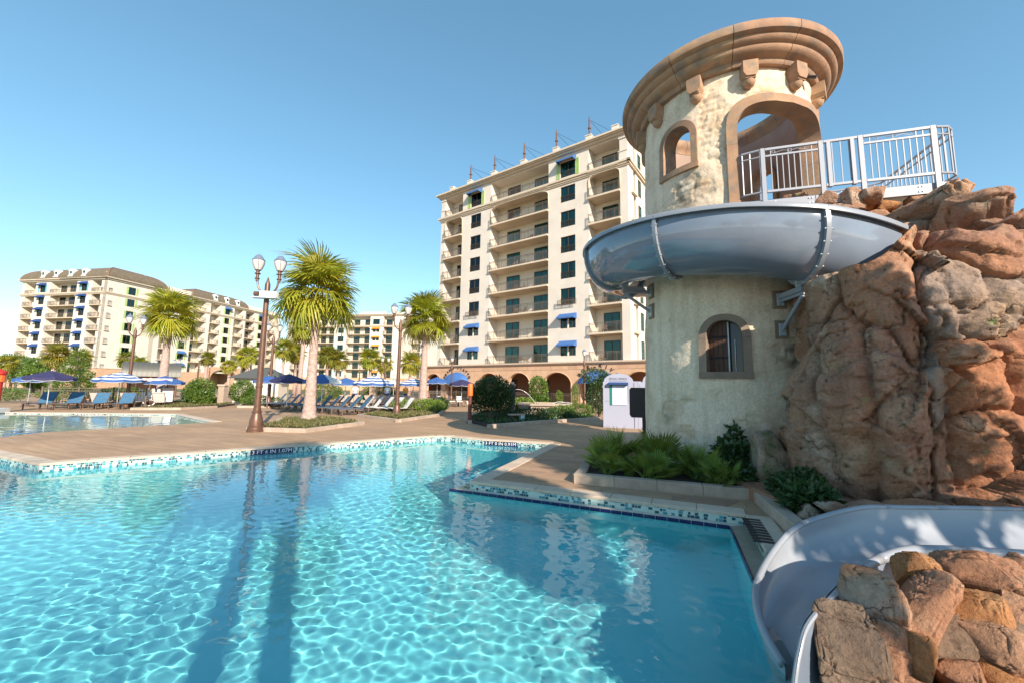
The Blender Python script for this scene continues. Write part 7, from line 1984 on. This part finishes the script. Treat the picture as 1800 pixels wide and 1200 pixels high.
# ------------------------------------------------------------------ cart, menu board, barrel roofed shelter, cabana, red stand
t = thing('vending_cart', 'white and pink vending cart with spoked wheel under a striped canopy', 'cart', (-25.1, 28.2, 0), R(38))
mb = MB(); mb.prism([(-0.9, 0.42), (-0.75, 0.34), (0.95, 0.34), (0.98, 0.95), (-0.35, 0.95), (-0.55, 0.78), (-0.9, 0.74)], -0.4, 0.4, 0, 'y'); mb.build('body', M['white'], t, fixn=True)
MB().box(0.35, 0.9, -0.412, -0.401, 0.42, 0.82).build('side_panel', M['pink'], t)
for sy in (-0.45, 0.45):
    mb = MB(); ring_ = [(0.05 + 0.32*math.cos(q), sy, 0.36 + 0.32*math.sin(q)) for q in np.linspace(0, 2*PI, 25)]; mb.tube(ring_, 0.035, 6); wh = mb.build('wheel', M['white'], t, smooth=True)
    mb = MB()
    for q in np.linspace(0, 2*PI, 11)[:-1]: mb.tube([(0.05, sy, 0.36), (0.05 + 0.3*math.cos(q), sy, 0.36 + 0.3*math.sin(q))], 0.012, 4)
    mb.build('spokes', M['mast'], wh)
for sx in (-0.7, 0.9):
    for sy in (-0.36, 0.36): MB().tube([(sx, sy, 0.7), (sx, sy, 1.72)], 0.02, 6).build('canopy_post', M['mast'], t)
for k in range(12): MB().box(-0.95 + k*0.175, -0.95 + k*0.175 + 0.174, -0.5, 0.5, 1.70, 1.90).build('canopy_strip', M['canvas_white'] if k % 2 else M['pink'], t)
for k in range(5): MB().box(-0.5 + 0.3*k, -0.34 + 0.3*k, -0.2, 0.0, 0.952, 1.2).build('jar', M['glass_pale'], t)
t = thing('menu_board', 'pale menu board on a stand beside the palm by the cart', 'sign', (-23.75, 28.1, 0), R(35))
MB().box(-0.28, 0.28, -0.03, 0.0, 0.3, 1.05).build('board', M['cloth_white'], t); MB().box(-0.3, 0.3, 0.003, 0.35, 0, 1.25).build('cabinet', M['black'], t); MB().box(-0.12, 0.12, -0.034, -0.031, 0.45, 0.7).build('print', M['steel_grey'], t)
t = thing('menu_board', 'small white stand left of the palm by the cart', 'sign', (-25.0, 28.9, 0), R(35))
MB().box(-0.25, 0.25, -0.2, 0.2, 0, 0.9).build('cabinet', M['cloth_white'], t); MB().box(-0.2, 0.2, -0.15, 0.15, 0.9, 1.1).build('top', M['steel_grey'], t)
t = thing('barrel_roof_shelter', 'long shelter with a standing seam barrel roof behind the cart', 'shelter', (-41.6, 43.2, 0), R(40))
mb = MB(); n = 12; v = []; f = []; Lb = 4.8; nb = 12
for i in range(nb + 1):
    for j in range(n + 1):
        q = PI * j / n; v.append((Lb*i/nb, -1.6*math.cos(q), 2.25 + 1.55*math.sin(q)))
for i in range(nb):
    for j in range(n): f.append((i*(n+1)+j, (i+1)*(n+1)+j, (i+1)*(n+1)+j+1, i*(n+1)+j+1))
mb.add(v, f); ro = mb.build('roof', M['roof_metal'], t, smooth=True)
for i in range(nb + 1):
    mb = MB(); mb.tube([(Lb*i/nb, -1.61*math.cos(q), 2.25 + 1.57*math.sin(q)) for q in np.linspace(0, PI, 13)], 0.035, 4); mb.build('seam', M['roof_metal'], ro)
for i in range(5):
    for sy in (-1.5, 1.5): MB().tube([(0.2 + 1.08*i, sy, 0), (0.2 + 1.08*i, sy, 2.25)], 0.08, 8).build('post', M['frame_brown'], t)
MB().box(0.2, Lb - 0.2, 1.2, 1.4, 0, 2.25).build('back_wall', M['arcade_dark'], t)
t = thing('cabana', 'small cream hut with a grey hip roof behind the blue umbrella', 'hut', (-21.5, 35.0, 0), R(10))
MB().box(-1.7, 1.7, -1.2, 1.2, 0, 2.1).build('wall', M['stucco_in'], t)
MB().add([(-2.1, -1.6, 2.08), (2.1, -1.6, 2.08), (2.1, 1.6, 2.08), (-2.1, 1.6, 2.08), (-0.6, 0, 3.0), (0.6, 0, 3.0)], [(0, 1, 5, 4), (1, 2, 5), (2, 3, 4, 5), (3, 0, 4), (3, 2, 1, 0)]).build('roof', M['roof_metal'], t)
MB().box(-0.5, 0.4, -1.23, -1.205, 0.05, 1.9).build('door', M['white'], t)
t = thing('stone_pier', 'square stone gate pier between the two round bushes', 'pier', (-21.3, 30.0, 0))
MB().box(-0.22, 0.22, -0.22, 0.22, 0, 1.45).build('shaft', M['kerb'], t); MB().box(-0.28, 0.28, -0.28, 0.28, 1.45, 1.55).build('cap', M['coping'], t)
t = thing('bin', 'pale green bin beside the gate pier', 'bin', (-21.9, 30.1, 0))
MB().box(-0.25, 0.25, -0.25, 0.25, 0, 0.55).build('body', M['leaf_lime'], t); MB().box(-0.27, 0.27, -0.27, 0.27, 0.55, 0.6).build('lid', M['stucco_grey'], t)
t = thing('lifeguard_stand', 'red and orange lifeguard stand cut off by the left edge', 'stand', (-25.95, 20.45, 0), R(20))
MB().box(-0.4, 0.4, -0.4, 0.4, 0, 0.22).build('foot', M['white'], t)
MB().box(-0.3, 0.12, -0.12, 0.12, 0.22, 0.55).build('step', M['orange'], t)
MB().lathe([(0.2, 0.55), (0.2, 1.5), (0.26, 1.52), (0.26, 1.9), (0.3, 1.95), (0.3, 2.05), (0.05, 2.2), (0.0, 2.2)], 12).build('body', M['red'], t, smooth='auto', fixn=True)
MB().lathe([(0.265, 1.54), (0.27, 1.86)], 12).build('band', M['orange'], t)
t = thing('stone_wall', 'low stone wall with planting behind the loungers', 'wall', (-15.5, 36.8, 0), R(6))
for k in range(7): MB().bbox(k*0.9, k*0.9 + 0.89, -0.2, 0.2, 0, 0.75 + 0.02*(k % 2), 0.02).build('stone', M['kerb'], t)
t = thing('stone_pier', 'square stone pier behind the white panelled umbrella', 'pier', (-14.9, 38.6, 0))
MB().box(-0.3, 0.3, -0.3, 0.3, 0, 1.5).build('shaft', M['arcade'], t); MB().box(-0.36, 0.36, -0.36, 0.36, 1.5, 1.62).build('cap', M['coping'], t)
t = thing('stone_pier', 'second square stone pier, nearer the striped umbrella', 'pier', (-13.2, 38.9, 0))
MB().box(-0.3, 0.3, -0.3, 0.3, 0, 1.5).build('shaft', M['arcade'], t); MB().box(-0.36, 0.36, -0.36, 0.36, 1.5, 1.62).build('cap', M['coping'], t)
t = thing('towel', 'green towel hung over a navy lounger back', 'towel', (-10.6, 28.3, 0.45), R(-50))
mb = MB(); mb.add([(-0.25, 0, 0), (0.25, 0, 0), (0.25, 0.25, 0.45), (-0.25, 0.25, 0.45), (0.25, 0.4, 0.15), (-0.25, 0.4, 0.15)], [(0, 1, 2, 3), (3, 2, 4, 5)]); mb.build('cloth', M['green_paint'], t)
t = thing('utility_box', 'small pale utility box in the fountain bed', 'utility box', (0.35, 18.6, 0.05), R(20))
MB().box(-0.45, 0.3, -0.05, 0.25, 0.32, 0.38).build('cover', M['kerb'], t); MB().box(0.1, 0.28, -0.04, 0.2, 0, 0.32).build('housing', M['shutter_pale'], t); MB().box(-0.4, -0.3, 0, 0.2, 0, 0.32).build('housing', M['black'], t)
# drain grate at the end of the terrace
t = thing('drain_grate', 'dark slotted drain grate beside the kerb at the terrace end', 'drain', (2.86, 4.85, 0.0), math.atan2(1.21, 0.49))
for i in range(9): MB().box(-0.42 + i*0.1, -0.35 + i*0.1, -0.10, 0.10, 0.010, 0.018).build('slat', M['black'], t)

# ------------------------------------------------------------------ people
def person(label, x, y, rz, pose, top, skin='skin'):
    t = thing('person', label, 'person', (x, y, 0), rz, 'people by the back fence')
    if pose == 'stand':
        J = {'pel': (0, 0, 0.95), 'che': (0, 0, 1.32), 'nek': (0, 0, 1.48), 'hed': (0, -0.02, 1.60), 'hea': (0, -0.02, 1.72), 'kl': (-0.11, -0.02, 0.5), 'al': (-0.12, 0, 0.08), 'fl': (-0.12, -0.16, 0.04), 'kr': (0.11, -0.05, 0.5), 'ar': (0.12, 0.02, 0.08), 'fr': (0.12, -0.14, 0.04), 'hl': (-0.1, 0, 0.9), 'hr': (0.1, 0, 0.9), 'sl': (-0.19, 0, 1.40), 'el': (-0.26, 0.02, 1.14), 'wl': (-0.24, -0.12, 0.92), 'sr': (0.19, 0, 1.40), 'er': (0.26, 0.02, 1.14), 'wr': (0.24, -0.15, 0.94)}
    else:
        J = {'pel': (0, 0, 0.48), 'che': (0, 0.06, 0.84), 'nek': (0, 0.06, 1.0), 'hed': (0, 0.04, 1.12), 'hea': (0, 0.04, 1.24), 'kl': (-0.12, -0.42, 0.48), 'al': (-0.12, -0.46, 0.08), 'fl': (-0.12, -0.62, 0.04), 'kr': (0.12, -0.42, 0.48), 'ar': (0.12, -0.46, 0.08), 'fr': (0.12, -0.62, 0.04), 'hl': (-0.1, -0.02, 0.47), 'hr': (0.1, -0.02, 0.47), 'sl': (-0.19, 0.06, 0.92), 'el': (-0.26, 0.0, 0.68), 'wl': (-0.18, -0.25, 0.58), 'sr': (0.19, 0.06, 0.92), 'er': (0.26, 0.0, 0.68), 'wr': (0.18, -0.25, 0.58)}
    rad = {'pel': 0.15, 'che': 0.16, 'nek': 0.06, 'hed': 0.095, 'hea': 0.085, 'kl': 0.065, 'al': 0.045, 'fl': 0.04, 'kr': 0.065, 'ar': 0.045, 'fr': 0.04, 'hl': 0.1, 'hr': 0.1, 'sl': 0.075, 'el': 0.048, 'wl': 0.035, 'sr': 0.075, 'er': 0.048, 'wr': 0.035}
    E_ = [('pel', 'che'), ('che', 'nek'), ('nek', 'hed'), ('hed', 'hea'), ('pel', 'hl'), ('hl', 'kl'), ('kl', 'al'), ('al', 'fl'), ('pel', 'hr'), ('hr', 'kr'), ('kr', 'ar'), ('ar', 'fr'), ('che', 'sl'), ('sl', 'el'), ('el', 'wl'), ('che', 'sr'), ('sr', 'er'), ('er', 'wr')]
    names = list(J); me = bpy.data.meshes.new('body'); me.from_pydata([J[k] for k in names], [(names.index(a), names.index(b)) for a, b in E_], [])
    o = link('body', me, t); md = o.modifiers.new('skin', 'SKIN')
    for i, k in enumerate(names):
        sv = me.skin_vertices[0].data[i]; sv.radius = (rad[k], rad[k] * (0.8 if k in ('pel', 'che') else 1)); sv.use_root = (k == 'pel')
    o.modifiers.new('sub', 'SUBSURF').levels = 1; o.modifiers['sub'].render_levels = 1
    bpy.context.view_layer.update()
    m2 = bpy.data.meshes.new_from_object(o.evaluated_get(bpy.context.evaluated_depsgraph_get())); o.modifiers.clear(); o.data = m2
    m2.materials.clear(); m2.materials.append(M[skin]); m2.materials.append(M[top]); m2.materials.append(M['awning_navy'])
    zt = J['nek'][2] - 0.02; zp = J['pel'][2]
    for p in m2.polygons:
        c = p.center
        p.material_index = 1 if (zp - 0.02 < c.z < zt and abs(c.x) < 0.28 and not (abs(c.x) > 0.23 and c.z < J['sl'][2] - 0.15)) else (2 if (c.z < zp and (c.z > 0.45 * zp or pose != 'stand') and c.z > 0.35) else 0)
        p.use_smooth = True
    h_ = J['hea']; mb = MB(); pr = [(0.102 * math.cos(q), h_[2] - 0.05 + 0.11 * math.sin(q)) for q in np.linspace(-0.2, PI/2, 7)]
    mb.lathe(pr, 12, (h_[0], h_[1] + 0.015)); mb.build('hair', M['wood'], t, smooth=True)
person('person in white standing at the back fence near the middle lamp', -11.6, 38.0, R(10), 'stand', 'cloth_white')
person('person in orange standing right of the middle lamp', -10.0, 38.4, R(-15), 'stand', 'cloth_orange')
person('person in pale top left of the clipped hedge', -14.3, 37.2, R(20), 'stand', 'cloth_white')
